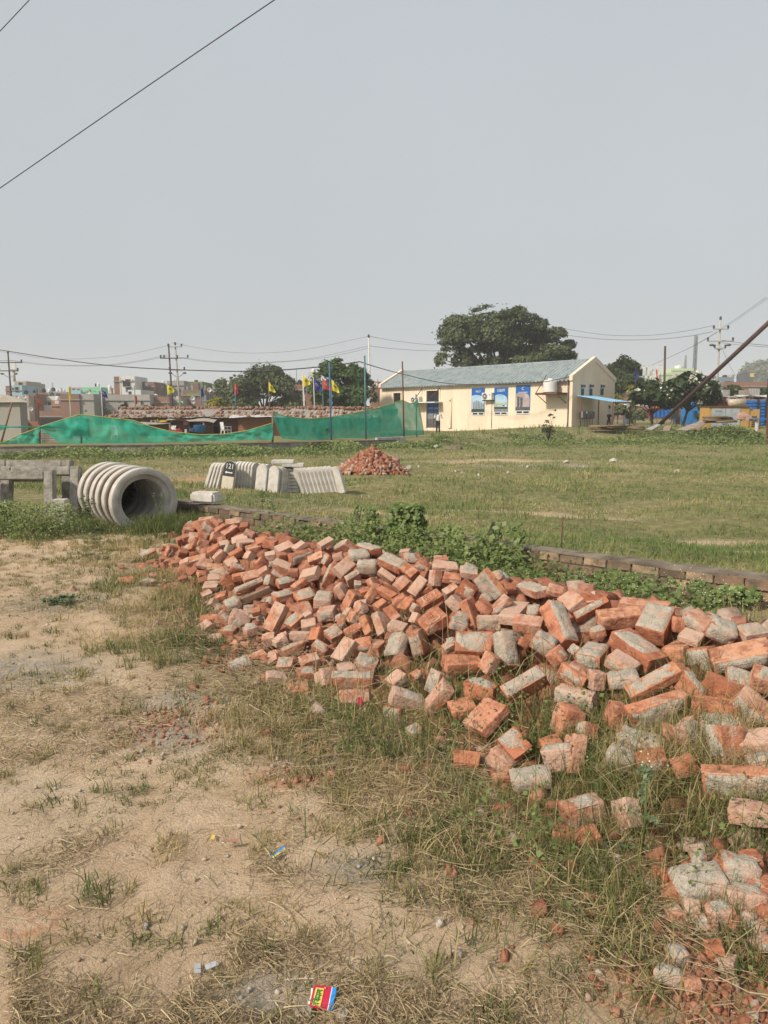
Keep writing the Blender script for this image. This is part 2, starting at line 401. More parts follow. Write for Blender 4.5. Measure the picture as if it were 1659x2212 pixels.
def brick_mesh(L, Wd, Hh, rng, jit=.04, broken=0., frog=None):
    """worn brick, centred; axes L,W,H ; jittered corners, rounded edges, pitted faces"""
    n = len(EDGE) - 1
    C = {(a, b, c): (np.array([a, b, c]) - .5) * (1 + 0 * 1) + rng.normal(0, jit, 3) * np.array([.5, .6, .6]) for a in (0, 1) for b in (0, 1) for c in (0, 1)}
    key = {}; V = []
    def vid(i, j, k):
        q = (i, j, k)
        if q in key: return key[q]
        a, b, c = EDGE[i], EDGE[j], EDGE[k]; p = np.zeros(3)
        for (x, y, z), cv in C.items(): p += cv * (a if x else 1 - a) * (b if y else 1 - b) * (c if z else 1 - c)
        key[q] = len(V); V.append(p); return key[q]
    fs = []
    for ax in range(3):
        for sd in (0, n):
            for i in range(n):
                for j in range(n):
                    def g(a, b):
                        r = [0, 0, 0]; r[ax] = sd; r[(ax + 1) % 3] = a; r[(ax + 2) % 3] = b; return vid(*r)
                    q = [g(i, j), g(i + 1, j), g(i + 1, j + 1), g(i, j + 1)]
                    fs.append(q if sd else q[::-1])
    D = np.array([L, Wd, Hh]); V = np.array(V) * D
    rad = .07 * min(D) if broken < .5 else .09 * min(D)
    core = np.clip(V, -D / 2 + rad, D / 2 - rad); dv = V - core; dl = np.linalg.norm(dv, axis=1, keepdims=True)
    V = np.where(dl > 1e-6, core + dv / np.maximum(dl, 1e-6) * np.minimum(dl, rad), V)
    off = rng.uniform(0, 90, 3)
    for i in range(len(V)):
        p = V[i]; q = Vector(p * 24 + off); n1 = mn.noise(q); n2 = mn.noise(q * 3.1)
        nr = p / D; nr = nr / (np.linalg.norm(nr) + 1e-6)
        k = .055 * n1 + .035 * n2
        if broken and p[0] > L * .12: k += broken * .3 * (mn.noise(Vector(p * 11 + off)) - .25) * (p[0] / L)
        V[i] = p + nr * k * min(D) * (1.0)
    return V, np.array(fs)
def patch(mb, L, Wd, Hh, ax, sd, rng, cover, thick=.008, shape=None):
    """crust of old mortar stuck on one face: irregular outline, lumpy top. cover 0..1"""
    D = [L, Wd, Hh]; a, b = (ax + 1) % 3, (ax + 2) % 3
    na = max(5, int(D[a] / .012)); nb = max(4, int(D[b] / .012)); off = rng.uniform(0, 99, 3)
    ca, cb = rng.uniform(-.22, .22, 2) * (1 - cover)
    idx = {}; vs = []; fs = []
    def inside(x, y):
        e = max(abs(x - ca) / .5, abs(y - cb) / .5)
        return (1.02 - e) + .55 * mn.noise(Vector((x * 3.2 + off[0], y * 3.2 * D[b] / D[a] + off[1], off[2]))) + (cover - .6) * 1.1
    G = [[inside((i / na - .5), (j / nb - .5)) for j in range(nb + 1)] for i in range(na + 1)]
    def vid(i, j):
        if (i, j) in idx: return idx[i, j]
        p = [0, 0, 0]; p[a] = (i / na - .5) * D[a] * .965; p[b] = (j / nb - .5) * D[b] * .955
        h = min(1, max(0, G[i][j]) * 5); rim = min(i, na - i, j, nb - j)
        if rim == 0: h *= .15
        z = D[ax] / 2 - .006 + (thick + .006) * h + thick * .7 * mn.noise(Vector((p[a] * 40 + off[0], p[b] * 40, off[1]))) * h
        p[ax] = sd * z; idx[i, j] = len(vs); vs.append(tuple(p)); return idx[i, j]
    for i in range(na):
        for j in range(nb):
            if max(G[i][j], G[i + 1][j], G[i][j + 1], G[i + 1][j + 1]) > 0:
                q = (vid(i, j), vid(i + 1, j), vid(i + 1, j + 1), vid(i, j + 1)); fs.append(q if sd > 0 else q[::-1])
    if fs: mb.add(vs, fs, True)
REG = dict(A=(480, 2020, 600), B=(880, 2150, 600), C=(1280, 2150, 600), D=(1780, 2250, 600), E=(2280, 2350, 600), F=(2572, 2450, 500), G=(1280, 2550, 600), H=(1780, 2650, 600), I=(2372, 2700, 700), J=(700, 2450, 600), K=(2072, 3000, 1000))
def dpx(r, x, y):
    ox, oy, w = REG[r]; k = w / 1659.; return (ox + x * k) * .54004, (oy + y * k) * .54004
# region, near corner Y, ends of the three edges from it, mortar faces (1 = AB, 2 = AC, 3 = BC ; upper = thick cover), what it looks like
BY = [
('B', 175,605, 480,478, 182,668, 158,575, '2', 'long red brick, pale mortar strip along its top, lying over a sooty brick'),
('B', 232,682, 565,575, 262,742, 218,668, 'k', 'grey sooty brick wedged flat under a long red brick'),
('B', 790,215, 1040,140, 805,322, 742,185, '1!', 'brick with a thick white mortar face, above a hole-pitted brick'),
('B', 1375,70, 1190,170, 1412,8, 1465,135, '1!', 'brick with cracked white mortar top on the crest, red broken end to the right'),
('C', 560,140, 690,115, 385,80, 562,165, '1!', 'flat whitish slab of mortared brick on the crest against the creeper'),
('B', 605,58, 470,20, 598,148, 650,22, '', 'big orange cube of brick behind a long smooth red brick'),
('B', 655,160, 825,85, 590,100, 660,185, '', 'long smooth red brick sloping up to the right near the crest'),
('B', 1118,100, 1262,18, 1065,60, 1120,125, '', 'pale buff brick on the crest beside the cracked mortar brick'),
('B', 1045,400, 865,455, 1090,300, 1090,470, '', 'orange brick end with pale sides in the middle of the heap'),
('B', 1195,390, 1250,248, 1115,545, 1285,430, '1', 'leaning brick with a white mortar edge down its left side'),
('B', 1360,425, 1510,290, 1250,330, 1340,480, '', 'broad red brick broken to a point at its lower left'),
('B', 1400,480, 1540,395, 1440,575, 1375,440, '2', 'orange brick edged with white mortar under the grey mortar lump'),
('B', 1225,695, 1030,690, 1225,795, 1270,590, '2!', 'brick capped with thick white mortar, resting on another half brick'),
('B', 1243,808, 1062,840, 1265,925, 1295,725, '1', 'half brick carrying the mortar capped brick'),
('B', 865,700, 1060,640, 875,765, 800,600, '2f', 'brick with a recessed frog and a mortar spot, facing up and left'),
('B', 620,665, 820,615, 630,740, 560,610, '2', 'long brick with a grey mortar smear on its sloping top'),
('B', 580,1045, 715,750, 460,1000, 635,1085, '', 'large plain red brick leaning upright at the foot of the middle slope'),
('B', 985,1060, 765,1065, 990,1155, 1003,1030, '', 'dusty red brick lying square above the mortar topped brick'),
('B', 1235,1130, 1365,1050, 1140,1030, 1240,1178, '1', 'red brick with two mortar spots on its tilted top'),
('B', 690,1250, 930,1165, 715,1325, 655,1225, '2', 'long red brick with a smooth grey mortar patch along its top'),
('B', 1160,1280, 1008,1190, 1222,1205, 1160,1335, '1f', 'half brick with a broken frog full of mortar'),
('J', 640,212, 482,205, 645,292, 728,135, '2', 'dusty half brick with an earth stained front at the left foot'),
('J', 812,345, 710,343, 815,492, 825,328, '', 'short red brick standing on end in dry grass at the left foot'),
('C', 235,1370, 385,1140, 110,1320, 275,1405, '', 'tall plain brick leaning in the grass above the mortar topped brick'),
('C', 880,345, 622,230, 985,265, 880,418, '1!', 'wide pale slab brick with a crust of mortar on top at the crest'),
('C', 1000,440, 872,335, 1090,368, 1015,475, '', 'rounded orange brick leaning on the pale slab at the crest'),
('C', 800,490, 640,370, 835,445, 790,540, '', 'dark red brick tucked below the pale slab'),
('C', 885,590, 1005,480, 795,520, 888,632, '', 'stubby orange brick with rounded edges below the pale slab'),
('C', 1055,655, 1195,470, 958,590, 1062,680, '', 'long brick leaning to the right, ridged along its upper edge'),
('C', 790,660, 612,560, 860,620, 795,715, '', 'rounded red brick with a pinkish crust on its upper end'),
('C', 1130,775, 1365,640, 1060,690, 1145,828, 'f', 'long brick with a deep pale frog facing up'),
('C', 1165,1030, 1440,850, 1048,905, 1185,1065, 'T', 'long brick with raised letters in its frog'),
('C', 1400,630, 1538,545, 1342,575, 1405,658, '', 'bright orange brick lying across the frogged bricks'),
('C', 800,920, 690,785, 898,870, 805,945, '', 'plain brown brick sloping down to the right in mid heap'),
('C', 640,1215, 415,1205, 655,1335, 740,1130, '', 'dusty broad brick half sunk in grass, brown front'),
('D', 520,990, 108,975, 535,765, 523,1035, '1', 'wide red brick with whitish bloom standing on its edge'),
('D', 600,600, 345,605, 612,745, 618,578, '1', 'buff brick face with a red corner under the big jutting brick'),
('D', 790,610, 1010,360, 580,590, 790,705, '', 'big orange brick jutting up to the right with a mortar edge'),
('D', 655,375, 440,80, 520,490, 690,350, '1!', 'large smooth grey mortar slab leaning on the crest'),
('D', 990,330, 650,190, 1165,290, 1000,410, '1!', 'broad slab of brick under a thick pale mortar bed on the crest'),
('D', 1330,850, 1165,410, 1485,870, 1215,950, '1!', 'long split brick leaning left, orange broken side and grey mortar side'),
('D', 1365,520, 1530,405, 1240,400, 1380,545, '', 'red brick with a mortar underside on the crest to the right'),
('E', 75,345, 420,160, 110,530, 55,315, '2', 'long brick with a white mortar top, sloping up behind a broken brick'),
('E', 1045,500, 750,430, 1175,235, 1035,655, '1!', 'blocky red brick with a square grey mortar pad on top'),
('E', 880,810, 500,490, 1085,765, 830,950, '1', 'long red brick sloping down right with a mortar band on top'),
('E', 330,780, 80,735, 455,640, 318,925, '1!2', 'block completely caked in pale mortar in the near half'),
('E', 660,1225, 1190,960, 592,1110, 690,1290, '1', 'long brick with a rough mortar blotch in the middle of its face'),
('E', 1475,1205, 1295,930, 1325,1315, 1540,1180, '2', 'plain orange brick with a mortar strip along its right side'),
('E', 1245,665, 1028,672, 1255,840, 1430,560, '', 'smooth brown brick under the block with the mortar pad'),
('F', 850,480, 525,500, 890,800, 935,435, '1!', 'upright mortar coated brick with a red gap in its face'),
('F', 930,690, 1800,500, 860,500, 950,830, '2', 'very large orange brick at the right edge of the photo'),
('F', 1370,310, 1640,265, 1240,185, 1360,345, '1', 'red brick with a splash of mortar above the very large orange brick'),
('H', 690,390, 1110,150, 610,270, 730,490, '1!', 'large brick with a sheet of grey mortar on top in long grass'),
('H', 420,770, 690,490, 190,665, 450,820, '', 'plain orange brick lying diagonal in long grass'),
('H', 770,1080, 960,930, 592,860, 775,1110, '1', 'brown brick with a rounded mortar pad low in the grass'),
('G', 583,450, 118,440, 590,608, 598,380, '2!', 'level brick with a full mortar top and a mortar blob on its front'),
('G', 880,795, 700,760, 865,1020, 950,770, '1!', 'brick standing on end in grass, its front coated with mortar'),
]
# region, then cx,cy,w,h,angle,[m partly mortared, M mortar coated, f frog face, o bright orange]
CH = {
'A': '752,105,100,90,30;925,85,130,80,0;808,170,150,90,10;680,200,130,90,35;630,270,130,130,-60;770,275,130,110,-10,f;545,290,50,80,80;480,350,90,90,10;955,165,190,60,12;980,240,150,120,-35,m;1070,180,120,90,-30;1180,130,220,70,-28;1250,200,160,80,8;1120,275,140,110,30;930,340,120,90,-10;1230,310,190,150,25;1060,370,120,110,-40;1380,240,100,90,20;1535,130,160,80,5;1550,215,220,90,5;670,395,90,100,10;575,510,130,170,78,M;820,440,150,110,65;920,420,120,90,-20;1155,435,110,70,8;1050,510,150,130,35;1100,570,140,120,40;1385,430,190,110,0,f;1480,490,160,110,10;1290,540,170,100,25;1430,320,110,80,-15;1330,380,190,60,25;285,560,230,85,28,m;350,645,110,80,20,f;230,690,110,60,5;330,800,170,80,5;310,870,150,100,10,m;75,850,160,70,8;20,700,60,80,0;540,840,100,50,10;510,700,150,60,-70;620,640,100,60,10;860,600,200,70,25;940,650,160,50,3;1050,700,180,80,8;930,770,150,60,-10;1060,755,110,60,10;1170,740,130,110,-30;1300,700,170,90,-15,m;820,740,110,100,50;1060,815,180,80,5;1450,790,200,80,5;1570,650,130,120,-60;1600,750,130,130,40;920,840,110,80,20;1010,900,170,80,10;1300,800,120,90,10;1200,850,160,140,-40;690,530,100,110,-20;590,350,110,80,-20;740,360,100,80,10;480,500,80,100,60;480,600,80,60,0;720,640,110,90,30;1430,570,110,120,50;1200,490,110,110,70;1580,420,150,130,10;1500,700,110,90,-20;1230,640,140,70,20;700,820,100,70,20;860,680,90,60,-20;960,990,120,80,20;1120,1010,140,80,30;1030,1080,90,100,60',
'B': '560,205,120,110,15;680,212,110,110,0;690,320,210,110,-15;670,400,190,90,-28,m;830,930,200,130,35;985,970,170,110,15;1070,1080,170,140,60;600,1310,110,110,30;420,1325,200,60,15;880,100,150,80,30;1060,230,180,80,25;1180,250,130,80,60,m;820,390,110,110,10;720,500,190,100,0,m;560,480,120,140,70,m;880,520,180,90,35;900,800,230,110,-5,m;780,770,90,110,60;140,740,170,140,20,M;60,860,130,90,-35,m;210,880,190,150,-15,m;1430,850,130,150,50;1340,900,90,130,70,m;1350,960,100,140,20;1490,900,150,190,60,m;1560,750,150,100,20;1600,1000,120,180,75;1590,1200,190,160,10;1480,1040,180,120,20;330,1000,110,90,10,m;400,820,110,80,20,m;700,1110,120,120,30;650,1160,120,90,10;960,870,120,90,20',
'C': '430,200,230,110,0,M;530,330,240,190,10,M;940,165,120,80,10;1000,230,150,60,-15,M;590,515,140,110,-60,o;1275,450,180,140,85;235,590,160,130,-60;345,715,250,170,78,f;430,830,220,150,60,m;1465,450,210,90,-5;1380,330,300,120,-12;1340,260,160,130,0;1135,320,160,140,-40,m;670,750,150,110,20;690,955,270,140,-62;545,985,240,130,-60;890,710,180,150,35;970,760,180,160,40;855,995,200,110,-8;375,1050,190,150,25,f;855,1200,290,170,62,M;1085,1160,280,190,-78,m;1060,900,130,120,60;560,640,150,110,60;620,560,90,90,0;280,870,120,80,60,m;500,600,130,90,10;420,520,90,60,0,m;1160,590,120,80,40;1060,790,110,130,70;200,210,120,90,20;1160,420,80,90,60;1640,350,140,110,-30,M;1010,1040,110,100,50;770,1110,90,70,10',
'D': '115,450,190,160,-45;250,310,220,210,-30,m;675,960,400,270,90,M;490,1110,230,150,70;710,285,140,110,-20,o;290,560,350,150,-75;435,490,200,130,-35;460,400,130,80,-30,m;620,470,280,100,45;920,680,330,160,0;260,110,200,110,-10,m;580,150,120,150,-60,m;150,690,210,140,-20,M;190,600,140,80,-20,M;870,880,110,140,60;1090,890,260,220,-35,M;1240,1040,180,210,-60;1220,310,180,80,-15;70,900,110,130,10,m;190,1120,430,170,-8;1440,980,110,120,40,m;1590,410,180,100,20;980,530,140,80,20,M',
'E': '270,110,270,130,-10;550,340,480,220,-5,o;820,200,540,110,3;580,850,300,180,-25,m;590,1020,330,140,5,M;290,1020,200,190,88;90,940,230,200,-35;300,490,170,110,10,m',
'F': '1040,240,340,260,-30,M;730,150,340,270,-35,m;470,160,200,170,80;1050,1000,440,260,-18,o;1620,900,320,300,-30,m;1270,880,300,120,-30,M;490,740,130,110,0,M;640,330,260,110,-10',
'I': '1175,340,400,240,-5;1220,470,360,80,3,M;1500,330,330,280,-50,m;620,350,540,330,8,M;1240,680,370,310,88;1560,660,320,250,14;1400,1030,600,330,-5,M;460,640,420,160,-12,M;560,830,260,200,8,m;270,800,260,200,-20,M;210,380,230,180,75;920,600,330,150,-80,m;1500,1310,330,170,-5;1440,540,160,90,-10,o;760,560,200,120,-20;860,860,200,160,10;1600,820,240,120,10',
'H': '400,300,370,230,-5,m;1260,1060,330,320,10,M;1430,1020,420,210,78;1350,650,330,310,80;640,1080,280,240,-35;190,510,280,150,5;950,1290,430,190,5,M;620,1290,160,120,0,o;110,1340,90,90,80;1430,150,330,220,-28;1460,390,440,230,-8,m;1570,760,170,230,70;230,1080,300,130,-5,o;1180,910,230,160,10',
'G': '1310,670,430,200,58;380,680,340,130,-2;850,475,200,170,25,m;1270,490,260,110,80,M;510,300,250,160,-15,m;290,345,180,60,0;60,410,150,130,5;960,690,380,210,-25,M;1500,290,300,170,-5;1420,110,120,110,20,m;1040,1030,140,90,10,M;1070,410,110,80,30,M',
'J': '655,385,130,110,45;1110,750,240,210,-10;1450,700,200,190,2,m;1640,740,200,160,88;1355,870,260,160,12;1490,545,220,140,12;725,590,250,150,10,M;920,500,180,80,15;310,200,230,140,30;370,90,210,120,5;155,165,120,110,70;540,80,150,140,-30,m;710,100,210,170,-30,m;1045,300,150,140,20;1175,310,140,140,40;840,200,150,120,10,m;1220,570,180,90,10,m;440,290,160,100,10,M;1090,520,130,120,50',
'K': '430,410,260,190,5,m;720,430,180,140,85;950,835,120,80,-5,o;1205,750,90,60,0,M;1380,780,150,140,40,o;1470,800,200,150,-15,M;1545,720,110,90,10,m;1610,890,150,130,-20,m;1200,900,300,190,0,M;1480,1000,230,190,-15,m;1330,1100,160,150,-10,m;1140,1075,130,120,80;1045,1095,80,80,0;1425,1135,90,70,80;1525,1135,100,70,75,M;1590,1180,90,80,80,M;1600,990,150,140,-30;1255,1155,70,60,70,M;1130,1540,90,70,0;1010,1500,150,90,-15,M;330,580,170,130,-20,o;470,590,150,120,15,o;1010,950,90,80,20,o;1610,1280,90,70,20,M;1060,1370,70,60,0,M;1390,1420,70,50,0;1640,1100,100,120,80;1310,1330,70,50,10',
}
# ---------------------------------------------------------------- place
def local_frame(u, v):
    d = ray(u, v); dn = d / np.linalg.norm(d)
    r = RGT - dn * (RGT @ dn); r /= np.linalg.norm(r); up = np.cross(r, dn); return d, dn, r, up
BR = []       # centre, R(3x3 columns L W H), dims, mortar, frog, label, pxsize
def ortho(E):
    n = [e / np.linalg.norm(e) for e in E]; U, _, Vt = np.linalg.svd(np.array(n).T); Rm = U @ Vt
    return Rm
for e in BY:
    reg = e[0]; P = [dpx(reg, e[1 + 2 * i], e[2 + 2 * i]) for i in range(4)]
    d, dn, r, up = local_frame(*P[0]); p0 = hit(*P[0]); dep = (p0 - ORG) @ FWD
    pad = .05; p0 = ORG + d * (dep - pad); dep -= pad
    s = dep / F * np.linalg.norm(d)
    q = [np.array([a - P[0][0], -(b - P[0][1])]) for a, b in P[1:]]
    nrm = [np.linalg.norm(x) for x in q]
    dots = {}
    for i, j in ((0, 1), (0, 2), (1, 2)): dots[i, j] = min(q[i] @ q[j], -.06 * nrm[i] * nrm[j])
    z2 = [-(dots[0, 1] * dots[0, 2]) / dots[1, 2], -(dots[0, 1] * dots[1, 2]) / dots[0, 2], -(dots[0, 2] * dots[1, 2]) / dots[0, 1]]
    E = []
    for i in range(3):
        z = min(math.sqrt(abs(z2[i])), 1.7 * nrm[i] + 4); E.append((q[i][0] * r + q[i][1] * up + z * dn) * s)
    Ls = [float(np.clip(np.linalg.norm(x), .045, .30)) for x in E]
    so_ = np.argsort(Ls)[::-1]
    for i_, cap_ in zip(so_, (.27, .16, .12)): Ls[i_] = min(Ls[i_], cap_)
    Rm = ortho(E)
    if np.linalg.det(Rm) < 0: Rm = Rm[:, [0, 2, 1]]; Ls = [Ls[0], Ls[2], Ls[1]]; sw = True
    else: sw = False
    ctr = p0 + sum(Rm[:, i] * Ls[i] for i in range(3)) / 2
    # faces seen from the corner : AB plane normal = third axis, toward the viewer = negative side
    k = [2, 1, 0] if not sw else [1, 2, 0]
    faces = {}
    mk = e[9]
    for ch, ax in (('1', k[0]), ('2', k[1]), ('3', k[2])):
        if ch in mk: faces[ax] = .86 if ch + '!' in mk else .5
    BR.append(dict(c=ctr, R=Rm, d=Ls, mort=faces, frog=(k[0] if ('f' in mk or 'T' in mk) else None), txt='T' in mk, sooty='k' in mk, lab=e[10], px=max(nrm) * .46, jit=.035, brk=0, or_=False))
rg = np.random.default_rng(11)
for reg, txt in CH.items():
    kk = REG[reg][2] / 1659. * .54004
    for it in txt.split(';'):
        a = it.split(','); cx, cy, w, h, ang = map(float, a[:5]); fl = a[5] if len(a) > 5 else ''
        u, v = dpx(reg, cx, cy); d, dn, r, up = local_frame(u, v); p = hit(u, v); dep = (p - ORG) @ FWD
        s = dep / F * np.linalg.norm(d); w *= s * kk; h *= s * kk
        ti = R(rg.uniform(18, 42)); yw = R(rg.uniform(-24, 24)); an = R(ang)
        Hh = float(np.clip(h * .74, .035, .17)); Ln = float(np.clip(w * .96, .05, .27)); Dp = float(np.clip(rg.uniform(.075, .12), .05, max(.06, Ln * .9)))
        if fl == 'M' and h > .12: Dp = .07
        B0 = np.array([r, dn, up]).T                           # x right, y away, z up (camera-ish)
        Rx = np.array(Matrix.Rotation(-ti, 3, 'X')); Ry = np.array(Matrix.Rotation(yw, 3, 'Z')); Rr = np.array(Matrix.Rotation(-an, 3, 'Y'))
        # top face comes into view: pitch so that local z tips toward the viewer
        Rm = B0 @ Rr @ np.array(Matrix.Rotation(ti, 3, 'X')) @ Ry
        ctr = p - dn * .025
        f = {}
        if fl == 'M' and rg.random() < .3: fl = 'm'
        if fl == 'M': f = {1: rg.uniform(.6, .9), 2: rg.uniform(.5, .9)}
        elif fl == 'm': f = {int(rg.choice([1, 2])): rg.uniform(.3, .6)}
        elif rg.random() < .16 and reg != 'A': f = {int(rg.choice([1, 2])): rg.uniform(.12, .35)}
        BR.append(dict(c=ctr, R=Rm, d=[Ln, Dp, Hh], mort=f, frog=1 if fl == 'f' else None, txt=False, sooty=False, lab=None, px=max(w, h) / s * .46, jit=.085, brk=float(rg.uniform(.2, .9)), or_=fl == 'o', fl=fl))
# ---------------------------------------------------------------- build the individual bricks
frogmat = M['clay']
def frog_mesh(D, ax, sd, rng, letters=None):
    """raised rim and pressed panel of a brick frog on one face"""
    a, b = (ax + 1) % 3, (ax + 2) % 3
    mb = MB(); ra, rb = D[a] * .5, D[b] * .5; n = 28; rings = ((.80, .62, .004), (.74, .55, .009), (.66, .46, .001), (.60, .40, -.002))
    vs = []; fs = []
    for (fa, fb, h) in rings:
        for k in range(n):
            t_ = 2 * math.pi * k / n; cx_, sx_ = math.cos(t_), math.sin(t_)
            p = [0, 0, 0]; p[a] = ra * fa * (abs(cx_) ** .45) * (1 if cx_ >= 0 else -1); p[b] = rb * fb * (abs(sx_) ** .45) * (1 if sx_ >= 0 else -1); p[ax] = sd * (D[ax] / 2 + h); vs.append(tuple(p))
    for i in range(len(rings) - 1):
        for k in range(n):
            q = (i * n + k, i * n + (k + 1) % n, (i + 1) * n + (k + 1) % n, (i + 1) * n + k); fs.append(q if sd > 0 else q[::-1])
    mb.add(vs, fs, True); return mb
ZS = ['far tip', 'far end', 'far half', 'middle', 'near half', 'right end']
def zone(c):
    s, u = heap_su(c[0], c[1]); w = float(heap_w(s)); q = u / w
    sz = ZS[int(np.digitize(s, [-2.6, -1.7, -.6, .7, 1.9]))]
    uz = 'on the crest' if q < .2 else 'on the upper slope' if q < .5 else 'on the lower slope' if q < .85 else 'at the grassy foot'
    return sz, uz
from collections import defaultdict
autos = defaultdict(int)
def auto_label(b):
    sz, uz = zone(b['c']); L = max(b['d']); mt = b['mort']
    size = 'small' if L < .11 else 'half' if L < .17 else 'whole'
    sk = 'grey mortar coated' if any(v > .7 for v in mt.values()) else 'mortar streaked' if mt else 'crumbling bright orange' if b['or_'] else 'bare red'
    ax = int(np.argmax(b['d'])); tl = abs(b['R'][2, ax])
    pose = 'lying level' if tl < .3 else 'tilted' if tl < .65 else 'standing steeply'
    if b['frog'] is not None: sk += ' frogged'
    return f"{size} {sk} brick {pose} {uz} of heap, {sz}"
NB = 0
BR.sort(key=lambda b: (b['lab'] is None, -b['px']))
XV = []; XQ = []; xo = 0
for b in BR[296:]:
    V, Fq = brick_mesh(*b['d'], np.random.default_rng(int(b['px'] * 100)), b['jit'], b['brk'])
    XV.append(V @ b['R'].T + b['c']); XQ.append(Fq + xo); xo += len(V)
for b in BR[:296]:
    rng = np.random.default_rng(1000 + NB); L, Wd, Hh = b['d']
    V, Fq = brick_mesh(L, Wd, Hh, rng, b['jit'], b['brk'])
    me = mesh_np('brick', V, quads=Fq, smooth=True)
    o = link('brick', me, M['sooty'] if b['sooty'] else M['clay'])
    M4 = Matrix([list(b['R'][i]) + [b['c'][i]] for i in range(3)] + [[0, 0, 0, 1]]); o.matrix_world = M4
    o['dust'] = float(rng.uniform(-.5, .75)) if not b['or_'] else -.5
    lab = b['lab'] or auto_label(b)
    lab = lab.replace(' on the upper slope of heap', ' high on the heap').replace('crumbling bright orange', 'bright orange')
    tag(o, lab, 'brick', 'bricks of the heap' if b['lab'] else lab)
    if b['mort']:
        mb = MB()
        for ax, cov in b['mort'].items():
            nrm = b['R'][:, ax]; sd = -1 if nrm @ (b['c'] - ORG) > 0 else 1
            if b['lab'] is None and ax == 2: sd = 1
            patch(mb, L, Wd, Hh, ax, sd, rng, cov, .006 + .006 * cov)
        if mb.v: mb.build('mortar', 'mortar', o, world=False)
    if b['frog'] is not None:
        ax = b['frog']; nrm = b['R'][:, ax]; sd = -1 if nrm @ (b['c'] - ORG) > 0 else 1
        frog_mesh(b['d'], ax, sd, rng).build('frog_rim', 'clay', o, world=False)
        a_, b_ = (ax + 1) % 3, (ax + 2) % 3
        if b['d'][a_] < b['d'][b_]: a_, b_ = b_, a_
        X = np.zeros(3); X[a_] = 1
        if (b['R'] @ X)[0] < 0: X = -X
        N = np.zeros(3); N[ax] = sd; Y = np.cross(N, X)
        T4 = Matrix([[X[i], Y[i], N[i], N[i] * (b['d'][ax] / 2 + .001)] for i in range(3)] + [[0, 0, 0, 1]])
        w_ = 'M F C' if b['txt'] else 'B 8' if NB % 2 else 'B F'
        text_mesh('raised_letters', w_, min(b['d'][b_] * .62, b['d'][a_] * .3), 'clay', o, T4, .004)
    NB += 1
print('bricks', NB)
# ---------------------------------------------------------------- rubble core of the heap and its crumbs
def scatter_boxes(pts, size, rng, jit=.16):
    """many small chips as one mesh (uncountable rubble)"""
    base = np.array([[x, y, z] for z in (-1, 1) for y in (-1, 1) for x in (-1, 1)], float) * .5
    fq = np.array([[0, 2, 3, 1], [4, 5, 7, 6], [0, 1, 5, 4], [2, 6, 7, 3], [0, 4, 6, 2], [1, 3, 7, 5]])
    n = len(pts); q = rng.normal(size=(n, 4)); q /= np.linalg.norm(q, axis=1, keepdims=True); w, x, y, z = q.T
    Rm = np.stack([np.stack([1 - 2 * (y * y + z * z), 2 * (x * y - z * w), 2 * (x * z + y * w)], 1), np.stack([2 * (x * y + z * w), 1 - 2 * (x * x + z * z), 2 * (y * z - x * w)], 1), np.stack([2 * (x * z - y * w), 2 * (y * z + x * w), 1 - 2 * (x * x + y * y)], 1)], 1)
    loc = base[None] * size[:, None, :] * (1 + np.clip(rng.normal(0, jit, (n, 8, 3)), -.3, .3))
    V = np.einsum('nij,nkj->nki', Rm, loc) + pts[:, None]
    return V.reshape(-1, 3), (fq[None] + (np.arange(n) * 8)[:, None, None]).reshape(-1, 4)
rng = np.random.default_rng(5)
gx_, gy_ = np.meshgrid(np.arange(-3.2, 5, .05), np.arange(1.2, 9, .05))
gzv = surf(gx_, gy_); hv = heap(gx_, gy_); zc = gzv - np.where(hv > .1, .15, .0) - (hv <= .1) * .06
n1, n2 = gx_.shape[1], gx_.shape[0]; zc = zc + (fbm(gx_ * 9, gy_ * 9, 77, 3) - .5) * .1 * (hv > .02)
i0 = (np.arange(n2 - 1)[:, None] * n1 + np.arange(n1 - 1)[None]).ravel(); q = np.stack([i0, i0 + 1, i0 + n1 + 1, i0 + n1], 1)
keep = (hv.ravel()[q] > .012).any(1); V0 = np.stack([gx_.ravel(), gy_.ravel(), zc.ravel()], 1)
# fill: bricks and halves packed under and between the individual ones, back slope included
n = 9000; s_ = rng.uniform(-3.5, 5.2, n); u_ = rng.uniform(-.8, 1, n); u_ = np.where(u_ > 0, u_ * heap_w(s_), u_)
xs = HC[0] + HD[0] * s_ + HN[0] * u_; ys = HC[1] + HD[1] * s_ + HN[1] * u_
hh = heap(xs, ys); k = (hh > .05) & (ys > 1.3); xs, ys, hh = xs[k], ys[k], hh[k]
zz_ = gz(xs, ys) + hh - rng.uniform(.10, .19, len(xs))
k = rng.random(len(xs)) < .3; xs, ys, zz_ = xs[k], ys[k], zz_[k]
sz = np.stack([rng.uniform(.1, .23, len(xs)), rng.uniform(.08, .115, len(xs)), rng.uniform(.06, .08, len(xs))], 1)
Va, Qa = scatter_boxes(np.stack([xs, ys, zz_], 1), sz, rng, .06)
